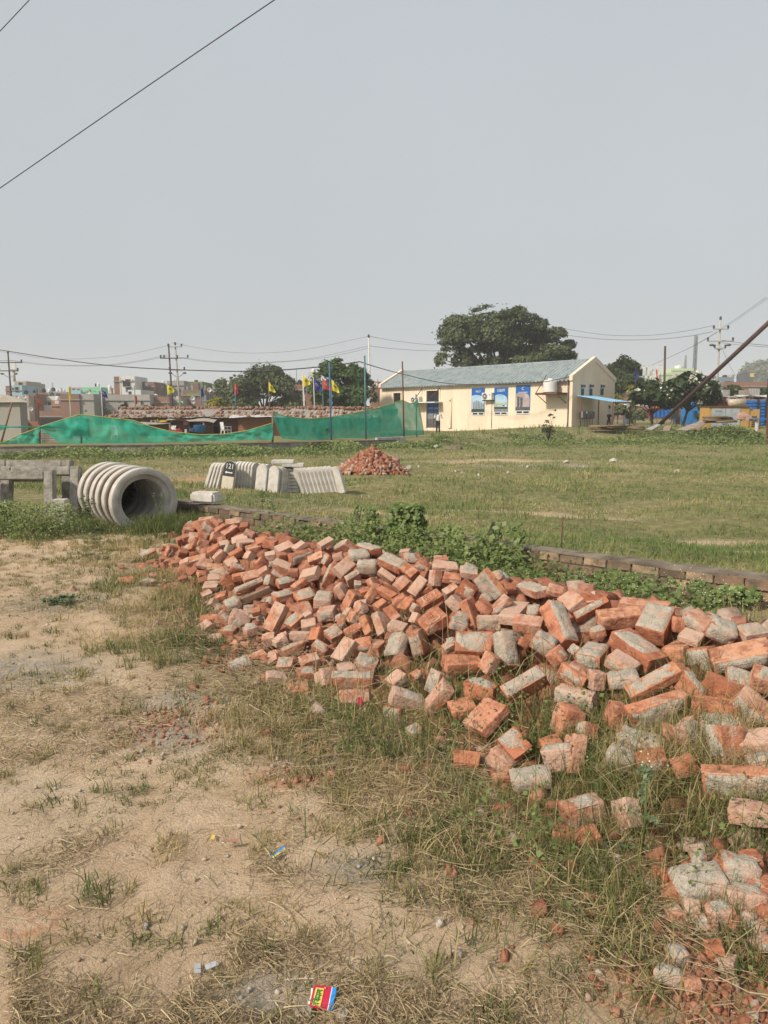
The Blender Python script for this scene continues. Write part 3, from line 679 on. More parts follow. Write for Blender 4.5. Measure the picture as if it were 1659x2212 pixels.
# the heap goes on past the right of the picture: more whole bricks on that stretch
rx = np.random.default_rng(77); kx = 0
while kx < 260:
    s1 = rx.uniform(1.6, 5.4); u1 = rx.uniform(-.6, heap_w(s1) * .95); x1 = HC[0] + HD[0] * s1 + HN[0] * u1; y1 = HC[1] + HD[1] * s1 + HN[1] * u1
    kx += 1
    if x1 < .56 * max(y1, .3) + .12 or y1 < -.4: continue
    q4 = rx.normal(size=4); Rq = np.array(Matrix.Rotation(rx.uniform(0, 6.28), 3, 'Z') @ Matrix.Rotation(rx.normal(0, .45), 3, 'X') @ Matrix.Rotation(rx.normal(0, .45), 3, 'Y'))
    V, Fq = brick_mesh(rx.choice([.23, .22, .13]), .11, .075, rx, .06, rx.uniform(0, .6)); XV.append(V @ Rq.T + np.array([x1, y1, float(gz(x1, y1) + heap(x1, y1)) - rx.uniform(-.01, .06)])); XQ.append(Fq + xo); xo += len(V)
# chips and crumbs, at the foot and by the near rubble
cl = []
for (cx_, cy_, rx_, n_, mx) in ((1.15, 1.62, .45, 2600, .022), (.8, 1.85, .25, 300, .012), (-1.05, 3.45, .3, 420, .008), (-.3, 3.0, .25, 200, .008)):
    pp = rng.normal(0, .5, (n_, 2)) * rx_ + np.array([cx_, cy_]); cl.append(np.column_stack([pp, np.minimum(rng.gamma(1.3, .003, n_), mx) + .0015]))
n_ = 2600; s_ = rng.uniform(-3.2, 4, n_); u_ = heap_w(s_) * rng.normal(.93, .16, n_)
cl.append(np.column_stack([HC[0] + HD[0] * s_ + HN[0] * u_, HC[1] + HD[1] * s_ + HN[1] * u_, np.minimum(rng.gamma(1.3, .006, n_), .04) + .003]))
cl = np.concatenate(cl); Vb, Qb = scatter_boxes(np.column_stack([cl[:, :2], gz(cl[:, 0], cl[:, 1]) + heap(cl[:, 0], cl[:, 1]) * .3 + cl[:, 2] * .25]), cl[:, 2:3] * rng.uniform(.6, 1.4, (len(cl), 3)) * 1.6, rng)
me = mesh_np('brick_rubble', np.concatenate([V0, Va, Vb] + XV), quads=np.concatenate([q[keep], Qa + len(V0), Qb + len(V0) + len(Va)] + [f + len(V0) + len(Va) + len(Vb) for f in XQ]))
def rubblemat():
    m, t, b = nt('rubble'); g = nd(t, 'ShaderNodeNewGeometry')
    c = ramp(t, g.outputs['Random Per Island'], [(0, (.29, .125, .08)), (.35, (.38, .18, .115)), (.62, (.33, .155, .10)), (.7, (.43, .33, .26)), (.8, (.41, .21, .145)), (.9, (.42, .37, .30)), (1, (.36, .17, .11))])
    for n in t.nodes:
        if n.type == 'VALTORGB': n.color_ramp.interpolation = 'CONSTANT'
    v = coord(t); f = noise(t, v, 18, 5, .65)
    o = mixc(t, ramp(t, f, [(.35, (.7, .7, .7)), (.6, (0, 0, 0))]), c, (.25, .10, .06))
    t.links.new(o, b.inputs['Base Color']); b.inputs['Roughness'].default_value = .95; b.inputs['Specular IOR Level'].default_value = .1
    bump(t, b, noise(t, v, 60, 4, .7), .6, .01); return m
M['rubble'] = rubblemat()
tag(link('brick_rubble', me, M['rubble']), 'broken red brick rubble and crumbs filling the long heap', 'rubble', kind='stuff')
# ================================================================ near and middle-distance things
M['concrete'] = pbr('concrete', (.52, .49, .445), (.33, .305, .265), 5, .93, .4, .01, lo=.3, hi=.62)
M['concrete_rough'] = pbr('rough_concrete', (.40, .37, .325), (.20, .185, .155), 9, .95, .7, .015)
M['cast'] = pbr('cast_stone', (.60, .57, .525), (.44, .41, .37), 7, .92, .3, .008, rand=.06)
M['brown_stain'] = pbr('brown_stain', (.10, .062, .04), (.05, .032, .022), 20, .95)
M['black_paint'] = pbr('black_paint', (.045, .045, .05), (.03, .03, .032), 20, .7)
M['white_paint'] = pbr('white_paint', (.74, .74, .72), (.62, .61, .58), 9, .7)
M['cream_paint'] = pbr('cream_paint', (.60, .54, .43), (.48, .43, .34), 12, .8)
M['rust'] = pbr('rust', (.17, .075, .045), (.09, .045, .032), 12, .9, .3)
M['wood'] = pbr('old_wood', (.24, .165, .10), (.13, .09, .055), 14, .9, .3)
# ---- low brick wall behind the heap : laid bricks, many of them stained dark
def wallbrickmat():
    m, t, b = nt('stained_brick'); g = nd(t, 'ShaderNodeNewGeometry'); v = coord(t)
    c = ramp(t, g.outputs['Random Per Island'], [(0, (.17, .105, .07)), (.3, (.24, .155, .10)), (.5, (.135, .095, .07)), (.68, (.34, .23, .14)), (.8, (.43, .32, .20)), (.88, (.20, .125, .085)), (1, (.15, .10, .075))])
    f = noise(t, v, 7, 6, .7); o = mixc(t, ramp(t, f, [(.42, (0, 0, 0)), (.62, (.85, .85, .85))]), c, (.085, .068, .05))
    t.links.new(o, b.inputs['Base Color']); b.inputs['Roughness'].default_value = .95; bump(t, b, noise(t, v, 45, 4), .6, .01); return m
M['wallbrick'] = wallbrickmat()
M['coping'] = pbr('weathered_mortar_coping', (.25, .205, .155), (.10, .08, .06), 5, .95, .6, .01)
M['joint'] = pbr('dark_mortar', (.16, .13, .10), (.09, .075, .06), 20, .95, .4)
rng = random.Random(3)
wl = thing('brick_wall', 'low weathered brick wall running behind the heap, creepers over it', 'wall', (WA[0], WA[1], 0))
def wp(s_, t_, z): return (WA[0] + WD[0] * s_ + WN[0] * t_, WA[1] + WD[1] * s_ + WN[1] * t_, z)
mb = MB(); jt = MB(); cp = MB(); Lw = 11.5; rot = math.atan2(WD[1], WD[0])
for row in range(4):
    s_ = -.25 - (row % 2) * .12
    while s_ < Lw:
        l_ = rng.uniform(.20, .235); zc = -.09 + row * .088 + rng.uniform(-.004, .004)
        if not (row == 3 and rng.random() < .06):
            mb.box(wp(s_ + l_ / 2, rng.uniform(-.008, .008), zc), (l_, .24 + rng.uniform(-.01, .012), .076), rot + rng.uniform(-.02, .02))
        s_ += l_ + .012
k = 0
while k * .5 < Lw + .2:
    a, b = k * .5 - .25, k * .5 + .25
    jt.box(wp((a + b) / 2, 0, .03), (.5, .216, .30), rot)
    cp.box(wp((a + b) / 2, rng.uniform(-.012, .012), .214 + rng.uniform(-.004, .006)), (.51, .20 + rng.uniform(0, .05), .018 + rng.uniform(0, .012)), Matrix.Rotation(rot + rng.uniform(-.02, .02), 3, 'Z') @ Matrix.Rotation(rng.uniform(-.025, .025), 3, 'X') @ Matrix.Rotation(rng.uniform(-.012, .012), 3, 'Y'))
    k += 1
jt.build('mortar_core', 'joint', wl); mb.build('brickwork', 'wallbrick', wl, bevel=.006); cp.build('coping', 'coping', wl, bevel=.006)
p = on(1212, 1182); MB().tube((p[0], p[1], p[2] - .1), (p[0] + .01, p[1], p[2] + .33), .008).build('iron_rod', 'rust', None, loc=(p[0], p[1], p[2]))
tag(bpy.data.objects['iron_rod'], 'thin rusty iron rod standing upright behind the low brick wall', 'rod')
# ---- concrete rings
def ring_mb():
    mb = MB(); mb.lathe([(.300, .25), (.395, .25), (.405, .245), (.41, .235), (.446, .13), (.45, .12), (.456, .112), (.457, .014), (.453, .004), (.446, .0), (.376, .0), (.371, .002), (.368, .006), (.356, .045), (.350, .05), (.306, .062), (.301, .066), (.300, .25)], n=56); return mb
def ring_stain():
    return MB().lathe([(.38, .25), (.412, .236), (.425, .20), (.436, .235), (.436, .262), (.38, .266)], n=56)
ax = Vector((-.62, .785, 0)).normalized(); Xr = Vector((-ax.y, ax.x, 0)) * -1
fc = at_y(315, 1083, 10.0); fc = Vector((fc[0], fc[1], .35))
ringlabs = ['weathered concrete ring, frontmost, its open hollow facing the camera', 'concrete ring directly behind the frontmost open ring', 'third concrete ring from the open front of the row', 'fourth concrete ring from the open front of the row', 'concrete ring next to last at the far end of the row', 'last concrete ring of the row, nearest the square frames']
for i in range(6):
    p = fc + ax * (.27 * i) + Vector((random.uniform(-.012, .012), 0, random.uniform(-.012, .012)))
    root = thing('concrete_ring', ringlabs[i], 'concrete ring', p, 0, 'row of concrete rings')
    T = Matrix.Rotation(random.uniform(-.025, .025), 3, 'Z') @ Matrix((( Xr.x, 0, ax.x), (Xr.y, 0, ax.y), (0, 1, 0)))
    a = ring_mb(); a.v = [tuple(T @ Vector(q)) for q in a.v]; a.f = [f[::-1] for f in a.f]; a.build('ring_body', 'concrete', root, world=False)
    if i < 5:
        a = ring_stain(); a.v = [tuple(T @ Vector(q)) for q in a.v]; a.build('joint_stain', 'brown_stain', root, world=False)
# ---- square concrete frames
def frame_mb(w, h, bw, th):
    mb = MB(); mb.bb(-w / 2, -w / 2 + bw, -th / 2, th / 2, 0, h); mb.bb(w / 2 - bw, w / 2, -th / 2, th / 2, 0, h)
    mb.bb(-w / 2 + bw, w / 2 - bw, -th / 2 + .004, th / 2 - .004, h - bw, h - .004); mb.bb(-w / 2 + bw, w / 2 - bw, -th / 2 + .004, th / 2 - .004, .004, bw * .8); return mb
fl = ['precast concrete frame at the front of the leaning set, opening clear', 'second precast concrete frame, leaning behind the front one', 'rearmost precast concrete frame, its top edge highest', 'precast concrete frame inside the set, half hidden by weeds']
for i, (X, Y, lean, rz, h) in enumerate(((-5.27, 10.6, -.13, .08, .76), (-5.02, 10.86, -.2, .05, .80), (-5.32, 11.35, -.12, .0, .86), (-5.45, 11.0, -.16, .12, .70))):
    T = Matrix.Rotation(rz, 3, 'Z') @ Matrix.Rotation(lean, 3, 'X')
    mb = frame_mb(1.12, h, .135, .15); mb.v = [tuple(T @ Vector(q) + Vector((X, Y, -.04))) for q in mb.v]
    o = mb.build('concrete_portal', 'concrete_rough', None, loc=(X, Y, 0), bevel=.012); tag(o, fl[i], 'concrete frame', 'precast concrete frames')
for i, (u, v, w, h, lab) in enumerate(((132, 1112, .19, .19, 'lower pale concrete block between the frames and the rings'), (130, 1086, .2, .16, 'upper pale concrete block between the frames and the rings'))):
    p = at_y(u, v, 10.2); zb = 0.0 if i == 0 else .195
    o = MB().box((p[0], p[1], zb + h / 2), (w, .2, h), .1).build('concrete_block', 'concrete', None, loc=(p[0], p[1], zb), bevel=.015); tag(o, lab, 'concrete block', 'pale blocks by the rings')
p = Vector(wp(.62, -.02, .245)); o = MB().box((p.x, p.y, p.z + .085), (.40, .26, .155), -.35).build('kerb_stone', 'cast', None, loc=p, bevel=.03); tag(o, 'pale kerb stone lying on the low brick wall beside the rings', 'kerb stone')
# ---- stacked marker stones
def stone_profile(w, h, n=14):
    r = w / 2; return [(-r, 0), (r, 0), (r, h - r)] + [(r * math.cos(a), h - r + r * math.sin(a)) for a in np.linspace(0, math.pi, n)[1:-1]] + [(-r, h - r)]
def stone_mb(w=.29, h=.66, th=.088): return MB().prism(stone_profile(w, h), -th / 2, th / 2)
SG = 18.0
def zs(zx, zy): return 432 + zx * .3517, 972 + zy * .3517
sc_ = 1.0
proto_me = None
def stone(zx, zy, dep, yaw, leanx, leany, lab, grp):
    """leanx: tilt to the right in its plane of view, leany: tilt back"""
    global proto_me
    u, v = zs(zx, zy); p = at_y(u, v, dep); zg = float(gz(p[0], p[1])) - .03
    if proto_me is None:
        q = stone_mb().build('marker_stone', 'cast', None, bevel=.008); proto_me = q.data; o = q
    else: o = bpy.data.objects.new('marker_stone', proto_me); COL.objects.link(o)
    o.matrix_world = Matrix.Translation((p[0], p[1], zg)) @ Matrix.Rotation(leanx, 4, 'Y') @ Matrix.Rotation(leany, 4, 'X') @ Matrix.Rotation(yaw, 4, 'Z')
    tag(o, lab, 'marker stone', grp); return o
LG = 'marker stones leaning at the left end of the stack'
for k, zx in enumerate((52, 74, 96, 118)): stone(zx, 218, SG - .1, R(62), .33 - .02 * k, 0, 'blank round topped marker stone leaning left of the black painted one', LG)
MGp = 'marker stones set edgewise behind the black painted one'
for k, zx in enumerate((208, 228, 248, 268, 288, 308, 326)): stone(zx, 214, SG + .05, R(58), .10, 0, 'blank round topped marker stone set edgewise between the painted one and the flat slabs', MGp)
BGp = 'marker stones in the rear row of the stack'
for k in range(8): stone(235 + 24 * k, 196, SG + .75, R(60), .1, 0, 'blank marker stone in the rear row, only its rounded top showing', BGp)
stone(372, 226, SG - .35, R(-22), .1, -.1, 'blank marker stone turned face on, left of the front pair', 'front pair of blank stones')
stone(446, 228, SG - .42, R(-24), .09, -.1, 'blank marker stone turned face on, right of the front pair', 'front pair of blank stones')
FG = 'marker stones filed behind the front pair'
for k in range(6): stone(470 + 12 * k, 222 - 4 * k, SG - .3 + .1 * k, R(-24), .08, -.1, 'blank marker stone filed close behind the front pair', FG)
RGp = 'marker stones leaning at the right end of the stack'
for k in range(9): stone(632 + 25 * k, 196, SG - .05 - .01 * k, R(-56), -.28, 0, 'blank round topped marker stone leaning left in the right hand row', RGp)
stone(866, 194, SG - .25, R(-30), -.26, -.05, 'outermost blank marker stone of the right hand row, broad face showing', RGp + ' end')
u, v = zs(166, 219); p = at_y(u, v, SG - .35); zg = float(gz(p[0], p[1])) - .03
ms = thing('painted_marker_stone', 'marker stone painted black and white with number 121 and an arrow', 'marker stone', (p[0], p[1], zg))
ms.rotation_euler = (-.13, .13, R(-14))
stone_mb(.30, .70, .09).build('stone_body', 'cast', ms, world=False, bevel=.008)
pr = [q for q in stone_profile(.288, .694) if q[1] > .30]
MB().prism([(-.144, .33), (.144, .33)] + pr[0:], -.049, -.0455).build('black_panel', 'black_paint', ms, world=False)
MB().bb(-.144, .144, -.049, -.0455, .02, .326).build('white_panel', 'cream_paint', ms, world=False)
FT = lambda x, z, y=-.0515: Matrix.Translation((x, y, z)) @ Matrix.Rotation(math.pi / 2, 4, 'X')
text_mesh('number', '121', .155, 'white_paint', ms, FT(0, .565), .0015, font_scale=(.95, 1.1))
MB().prism([(-.10, .42), (-.06, .455), (-.06, .432), (.09, .432), (.09, .408), (-.06, .408), (-.06, .385)], -.0525, -.0495).build('arrow', 'white_paint', ms, world=False)
FS = 'flat slabs stacked between the marker stones'
u, v = zs(578, 195); p = at_y(u, v, SG + .1); zg = float(gz(p[0], p[1]))
for k in range(7):
    o = MB().box((p[0] - .05, p[1] + .25, zg + .04 + k * .083), (.40, .75, .072), .15 + random.uniform(-.05, .05)).build('flat_slab', 'cast', None, loc=(p[0], p[1], zg + k * .083), bevel=.006); tag(o, 'flat cast slab in the pile between the two rows of marker stones', 'slab', FS)
for (za, zb, k, lab) in ((500, 632, .62, 'flat cast slab bridging the two rows of marker stones'), (436, 572, .70, 'topmost flat cast slab lying above the marker stones')):
    ua, _ = zs(za, 0); ub, _ = zs(zb, 0); A = at_y(ua, 1000, SG - .1); B = at_y(ub, 1000, SG - .1)
    o = MB().box(((A[0] + B[0]) / 2, SG + .1, zg + k + .035), (B[0] - A[0], .42, .075), .06).build('flat_slab', 'cast', None, loc=((A[0] + B[0]) / 2, SG, zg + k), bevel=.006); tag(o, lab, 'slab', 'slabs laid over the stack')
# ---- second, far heap of bricks : too many and too small to count
c2 = on(800, 1024); rng2 = np.random.default_rng(8); n = 700
th = rng2.uniform(0, 2 * math.pi, n); rr = np.sqrt(rng2.random(n)); hx = 1.0; hgt = .85
xs = c2[0] + .03 + rr * np.cos(th) * 1.2; ys = c2[1] + .5 + rr * np.sin(th) * .9
zz_ = gz(xs, ys) + hgt * (1 - rr) ** .9 * rng2.uniform(.75, 1.02, n) + .02
Va, Qa = scatter_boxes(np.stack([xs, ys, zz_], 1), np.stack([rng2.uniform(.12, .23, n), rng2.uniform(.09, .115, n), rng2.uniform(.065, .08, n)], 1), rng2, .06)
mb = MB(); mb.lathe([(1.0, -.1), (.6, .3), (.25, .65), (.02, .78)], (c2[0] + .03, c2[1] + .5, float(gz(c2[0], c2[1]))), 14)
Vc = np.array(mb.v); Qc = np.array(mb.f)
me = mesh_np('far_brick_heap', np.concatenate([Va, Vc]), quads=np.concatenate([Qa, Qc + len(Va)]))
tag(link('far_brick_heap', me, M['rubble']), 'small heap of broken bricks in the field beside the marker stones', 'brick heap', kind='stuff')
p = on(850, 1016); MM = Matrix.Rotation(-.55, 3, 'Z') @ Matrix.Rotation(.5, 3, 'X') @ Matrix.Rotation(.25, 3, 'Y')
V, Fq = brick_mesh(.42, .2, .5, np.random.default_rng(4), .08, .3); V = V @ np.array(MM).T
o = link('masonry_chunk', mesh_np('masonry_chunk', V, quads=Fq, smooth=True), pbr('plastered_masonry', (.36, .24, .185), (.22, .12, .085), 8, .95, .6), loc=(p[0], p[1], p[2] + .22)); tag(o, 'slab of plastered masonry leaning on the right flank of the far brick heap', 'masonry chunk')
p = on(812, 1022); V, Fq = brick_mesh(.46, .3, .3, np.random.default_rng(9), .09, .5)
o = link('masonry_chunk', mesh_np('masonry_chunk', V, quads=Fq, smooth=True), brickmat('bonded_brick', (.42, .17, .10), (.36, .13, .075), (.34, .26, .2), .23, .075, .012), loc=(p[0], p[1] - .05, p[2] + .14)); o.rotation_euler = (.5, .15, .25); tag(o, 'lump of several bricks still bonded together, on the front of the far heap', 'masonry chunk')
# ---- terrace retaining wall + kerbs
M['stained_wall'] = wallmat('stained_concrete', (.36, .33, .275), .75, 1.1)
rw = thing('retaining_wall', 'long stained concrete retaining wall along the edge of the terrace', 'wall', (-17.4, 33.8, 0))
mb = MB(); cap = MB(); EP = [(-30, 30.4), (-17.4, 33.8), (-9, 36.5), (-4, 39.5), (.6, 43.1)]
for (x0, y0), (x1, y1) in zip(EP[:-1], EP[1:]):
    L_ = math.hypot(x1 - x0, y1 - y0); a = math.atan2(y1 - y0, x1 - x0); mx_, my_ = (x0 + x1) / 2, (y0 + y1) / 2
    mb.box((mx_ + .06 * math.sin(a), my_ - .06 * math.cos(a), -.25), (L_ + .02, .22, .62), a); cap.box((mx_ + .06 * math.sin(a), my_ - .06 * math.cos(a), .075), (L_ + .03, .28, .05), a)
mb.build('wall_face', 'stained_wall', rw); cap.build('coping', 'coping', rw)
for u0, u1, v_, lab in ((958, 1000, 971, 'short broken length of concrete kerb lying in the green field'), (800, 885, 953, 'low pale kerb edge under the right part of the green net')):
    a = on(u0, v_); b = on(u1, v_); o = MB().box(((a[0] + b[0]) / 2, (a[1] + b[1]) / 2, (a[2] + b[2]) / 2 + .08), (abs(b[0] - a[0]), .2, .3 if u0 < 900 else .2), math.atan2(b[1] - a[1], b[0] - a[0])).build('kerb', 'concrete' if u0 < 900 else 'coping', None, loc=tuple(a), bevel=.02); tag(o, lab, 'kerb')
p = on(567, 955); o = MB().box((p[0], p[1], p[2] + .16), (.55, .35, .34), .15).build('brick_block', brickmat('blk', (.40, .24, .17), (.36, .21, .15), (.40, .33, .27)), None, loc=tuple(p)); tag(o, 'small square brick block on the terrace beside the gap in the net', 'brick block')
p = on(174, 952); o = MB().box((p[0], p[1], p[2] + .12), (.7, .35, .28), .05).build('brick_block', 'concrete', None, loc=tuple(p)); tag(o, 'low cream block at the foot of the corrugated sheet, left net', 'brick block')
# ---- scattered field stones
for k, (u, v, s_) in enumerate(((1000, 1024, .16), (985, 1019, .12), (1325, 998, .3), (1222, 1000, .2), (940, 968, .35), (1140, 1010, .14), (1260, 1011, .12), (1036, 1028, .13), (1097, 1022, .12), (1462, 1020, .2), (882, 1012, .2), (905, 1010, .14))):
    s_ *= .62; p = on(u, v); V, Fq = brick_mesh(s_ * 1.5, s_, s_ * .8, np.random.default_rng(50 + k), .1, .7)
    o = link('field_stone', mesh_np('field_stone', V, quads=Fq, smooth=True), M['concrete'] if k % 3 else M['mortar'], loc=(p[0], p[1], p[2] + s_ * .25)); o.rotation_euler = (.2 * k, .3, k)
    tag(o, 'pale stone lying in the grass of the field', 'stone', 'pale stones in the field')
# ---- litter and small stones in front
def litter(name, lab, u, v, parts, rz, lift=.012):
    p = hit(u, v, gz); o = thing(name, lab, 'wrapper', (p[0], p[1], p[2] + lift), rz); return o
def cmat(n, c, r=.5):
    if n not in M: M[n] = pbr(n, c, tuple(x * .88 for x in c), 30, r, 0, spec=.4)
    return n
cmat('foil_red', (.58, .02, .07)); cmat('foil_blue', (.01, .30, .82)); cmat('foil_white', (.82, .82, .83)); cmat('foil_orange', (.85, .26, .06)); cmat('foil_green', (.03, .25, .07)); cmat('foil_yellow', (.78, .58, .10)); cmat('foil_grey', (.42, .44, .46)); cmat('foil_plum', (.20, .03, .06))
def sheet(mb, poly, z, crumple=.004, th=.0008, n=1):
    mb.prism([(a, b) for a, b in poly], z, z + th, lambda a, t_, b: (a, b, t_ + crumple * math.sin(a * 55) * math.cos(b * 47))); return mb
pk = litter('wrapper', 'torn red and blue sachet with green lettering lying on straw', 698, 2170, None, R(-7), .02)
pk.rotation_euler = (R(8), R(4), R(-6))
W_, H_ = .053, .066
def strip(x0, x1, k=7, yj=.0):
    top = [(x0 + (x1 - x0) * i / k, H_ / 2 + yj * math.sin(i * 2.1)) for i in range(k, -1, -1)]; bot = [(x0 + (x1 - x0) * i / k, -H_ / 2 + yj * math.sin(i * 3.3 + 1)) for i in range(k + 1)]; return bot + top
sheet(MB(), strip(-.030, .017, 7, .0012), 0).build('sachet_body', 'foil_red', pk, world=False)
sheet(MB(), strip(.0172, .0192, 2), 0).build('white_stripe', 'foil_white', pk, world=False)
sheet(MB(), strip(.0194, .030, 3, .0006), 0).build('blue_band', 'foil_blue', pk, world=False)
sheet(MB(), [(-.0345, -.022), (-.0302, -.024), (-.0302, .023), (-.036, .022), (-.033, .004)], .0002).build('torn_edge', 'foil_white', pk, world=False)
sheet(MB(), [(-.0298, .0), (-.019, .012), (-.017, .024), (-.0298, .0238)], .0014).build('orange_corner', 'foil_orange', pk, world=False)
def devanagari(mb, s, z):
    """the sachet's word, stroke by stroke: head-bar with three letters and the hooked vowel"""
    L = lambda pts, r=.10: mb.path([(a * s, b * s, z) for a, b in pts], r * s, 6)
    L([(-1.75, .5), (1.6, .5)], .09); L([(-1.55, .5), (-1.55, -.55)]); L([(-1.55, .5), (-1.5, .85), (-1.1, .95), (-.72, .72), (-.7, .5)], .08)
    L([(-.62, .5), (-.62, -.55)]); L([(-.62, .15), (-.95, .2), (-1.08, -.05), (-.9, -.25), (-.62, -.1)])
    L([(.35, .5), (.35, -.55)]); L([(-.25, .5), (-.25, -.05), (-.4, -.2), (-.25, -.32), (-.1, -.15), (.35, -.12)])
    L([(1.4, .5), (1.4, -.55)]); L([(1.4, .1), (1.15, .2), (1.05, -.05), (.8, .2), (.62, .0), (.75, -.3)])
TM = MB(); devanagari(TM, .013, 0); T = Matrix.Translation((-.0125, -.002, .0042)) @ Matrix.Rotation(math.pi / 2 - .08, 4, 'Z')
TW = MB(); devanagari(TW, .013, 0); 
for q in (TM, TW): q.v = [tuple(T @ Vector(p_)) for p_ in q.v]
TW.v = [(x, y, z - .0016) for x, y, z in TW.v]
TW2 = MB().box((-.0125, -.002, .0022), (.022, .052, .0008)); TW2.build('lettering_ground', 'foil_yellow', pk, world=False)
TM.build('lettering', 'foil_green', pk, world=False)
for (a, b) in ((.001, .025), (-.003, -.024)): MB().lathe([(.0001, .0016), (.0022, .0016), (.0022, .0006)], (a, b, .003), 10).build('emblem', 'foil_yellow', pk, world=False)
o = litter('wrapper', 'blue and yellow strip of wrapper curled on the dirt', 602, 1855, None, R(58)); MB().prism([(-.035, -.008), (.03, -.006), (.034, .0), (-.034, .0)], 0, .0008, lambda a, t_, b: (a, b, t_ + .012 * (a / .035) ** 2)).build('yellow_half', 'foil_yellow', o, world=False); MB().prism([(-.034, .0), (.034, .0), (.036, .009), (-.03, .007)], 0, .0008, lambda a, t_, b: (a, b, t_ + .012 * (a / .035) ** 2)).build('blue_half', 'foil_blue', o, world=False)
o = litter('wrapper', 'crumpled brown and white foil cup on the dirt', 497, 1834, None, R(8)); MB().prism([(-.03, -.012), (.03, -.009), (.031, .010), (-.028, .009)], 0, .001, lambda a, t_, b: (a, b, t_ + .016 * abs(b / .012) ** 2 + .008 * (a / .03) ** 2)).build('foil_cup', cmat('foil_brown', (.38, .19, .13)), o, world=False); MB().prism([(-.028, .004), (.029, .006), (.029, .0085), (-.026, .0075)], .0018, .0026, lambda a, t_, b: (a, b, t_ + .016 * abs(b / .012) ** 2 + .008 * (a / .03) ** 2)).build('white_inside', 'foil_white', o, world=False)
o = MB().prism([(-.014, -.006), (.014, -.005), (.013, .006), (-.012, .007)], 0, .001, lambda a, t_, b: (b, a, t_ + .01 * (a / .014) ** 2)); p = hit(460, 1818, gz); q = o.build('wrapper', 'foil_yellow', None, world=False); q.location = (p[0], p[1], p[2] + .008); tag(q, 'tiny yellow scrap of wrapper beside the brown foil cup', 'wrapper')
for (u, v, rz, lab) in ((457, 2095, .6, 'grey paper scrap on straw, right one of two'), (427, 2102, 1.9, 'grey paper scrap on straw, left one of two')):
    p = hit(u, v, gz); q = sheet(MB(), [(-.018, -.008), (.017, -.009), (.019, .008), (-.016, .009)], 0, .003).build('paper_scrap', 'foil_grey', None, world=False); q.location = (p[0], p[1], p[2] + .014); q.rotation_euler = (.15, .1, rz); tag(q, lab, 'paper scrap')
p = hit(778, 1538, gz); q = sheet(MB(), [(-.012, -.02), (.012, -.022), (.010, .02), (-.012, .018)], 0, .003).build('wrapper', 'foil_red', None, world=False); q.location = (p[0], p[1], p[2] + .06); q.rotation_euler = (1.1, .2, .3); tag(q, 'small red wrapper caught in grass below the level mortar topped brick', 'wrapper')
for k, (u, v, s_, lab) in enumerate(((655, 2195, .028, 'flat white stone chip at the bottom edge, left of the sachet'), (741, 2196, .024, 'rounded white stone at the bottom edge below the sachet'), (620, 1900, .012, ''), (515, 1437, .0, ''), (978, 1690, .03, 'lone brownish pink stone at the edge of the grass'), (160, 1278, .05, 'red brick bit lying alone in the weeds far left'), (240, 1222, .0, ''), (865, 2110, .012, ''), (700, 1710, .012, ''), (690, 1970, .01, ''), (640, 1690, .011, ''))):
    if not s_: continue
    p = hit(u, v, gz); V, Fq = brick_mesh(s_ * 1.5, s_, s_ * .7, np.random.default_rng(90 + k), .1, .6)
    o = link('pebble', mesh_np('pebble', V, quads=Fq, smooth=True), M['clay'] if 'red' in lab else M['mortar'], loc=(p[0], p[1], p[2] + s_ * .3)); o.rotation_euler = (.3, .2 * k, k * 1.3)
    o['dust'] = .6
    tag(o, lab or 'small pale stone lying on the bare dirt', 'stone', None if lab else 'small pale stones on the dirt')
# fine pebbles and clods on the dirt (uncountable)
rg = np.random.default_rng(31); n = 6500
yy_ = rg.uniform(1.5, 8.5, n) ** 1; yy_ = 1.5 + 7 * rg.random(n) ** 1.8; xx_ = (rg.random(n) * 1.15 - .62) * yy_ * .72 - .3
k = (overgrown(xx_, yy_) < .25) & ((greys(xx_, yy_) > .3) | (rg.random(n) < .25)); xx_, yy_ = xx_[k], yy_[k]
sz = np.minimum(rg.gamma(1.3, .0024, len(xx_)), .011) + .0015
Vb, Qb = scatter_boxes(np.column_stack([xx_, yy_, gz(xx_, yy_) + sz * .3 + ((fbm(xx_ * 14, yy_ * 14, 40, 3) - .5) * .022)]), sz[:, None] * rg.uniform(.7, 1.5, (len(xx_), 3)), rg, .12)
def gravelmat():
    m, t, b = nt('gravel'); g = nd(t, 'ShaderNodeNewGeometry')
    c = ramp(t, g.outputs['Random Per Island'], [(0, (.30, .22, .15)), (.4, (.42, .33, .24)), (.7, (.45, .40, .34)), (.9, (.24, .21, .18)), (1, (.42, .2, .12))])
    t.links.new(c, b.inputs['Base Color']); b.inputs['Roughness'].default_value = .95; return m
M['gravel'] = gravelmat(); tag(link('gravel', mesh_np('gravel', Vb, quads=Qb), M['gravel']), 'small stones and clods scattered over the bare dirt', 'gravel', kind='stuff')
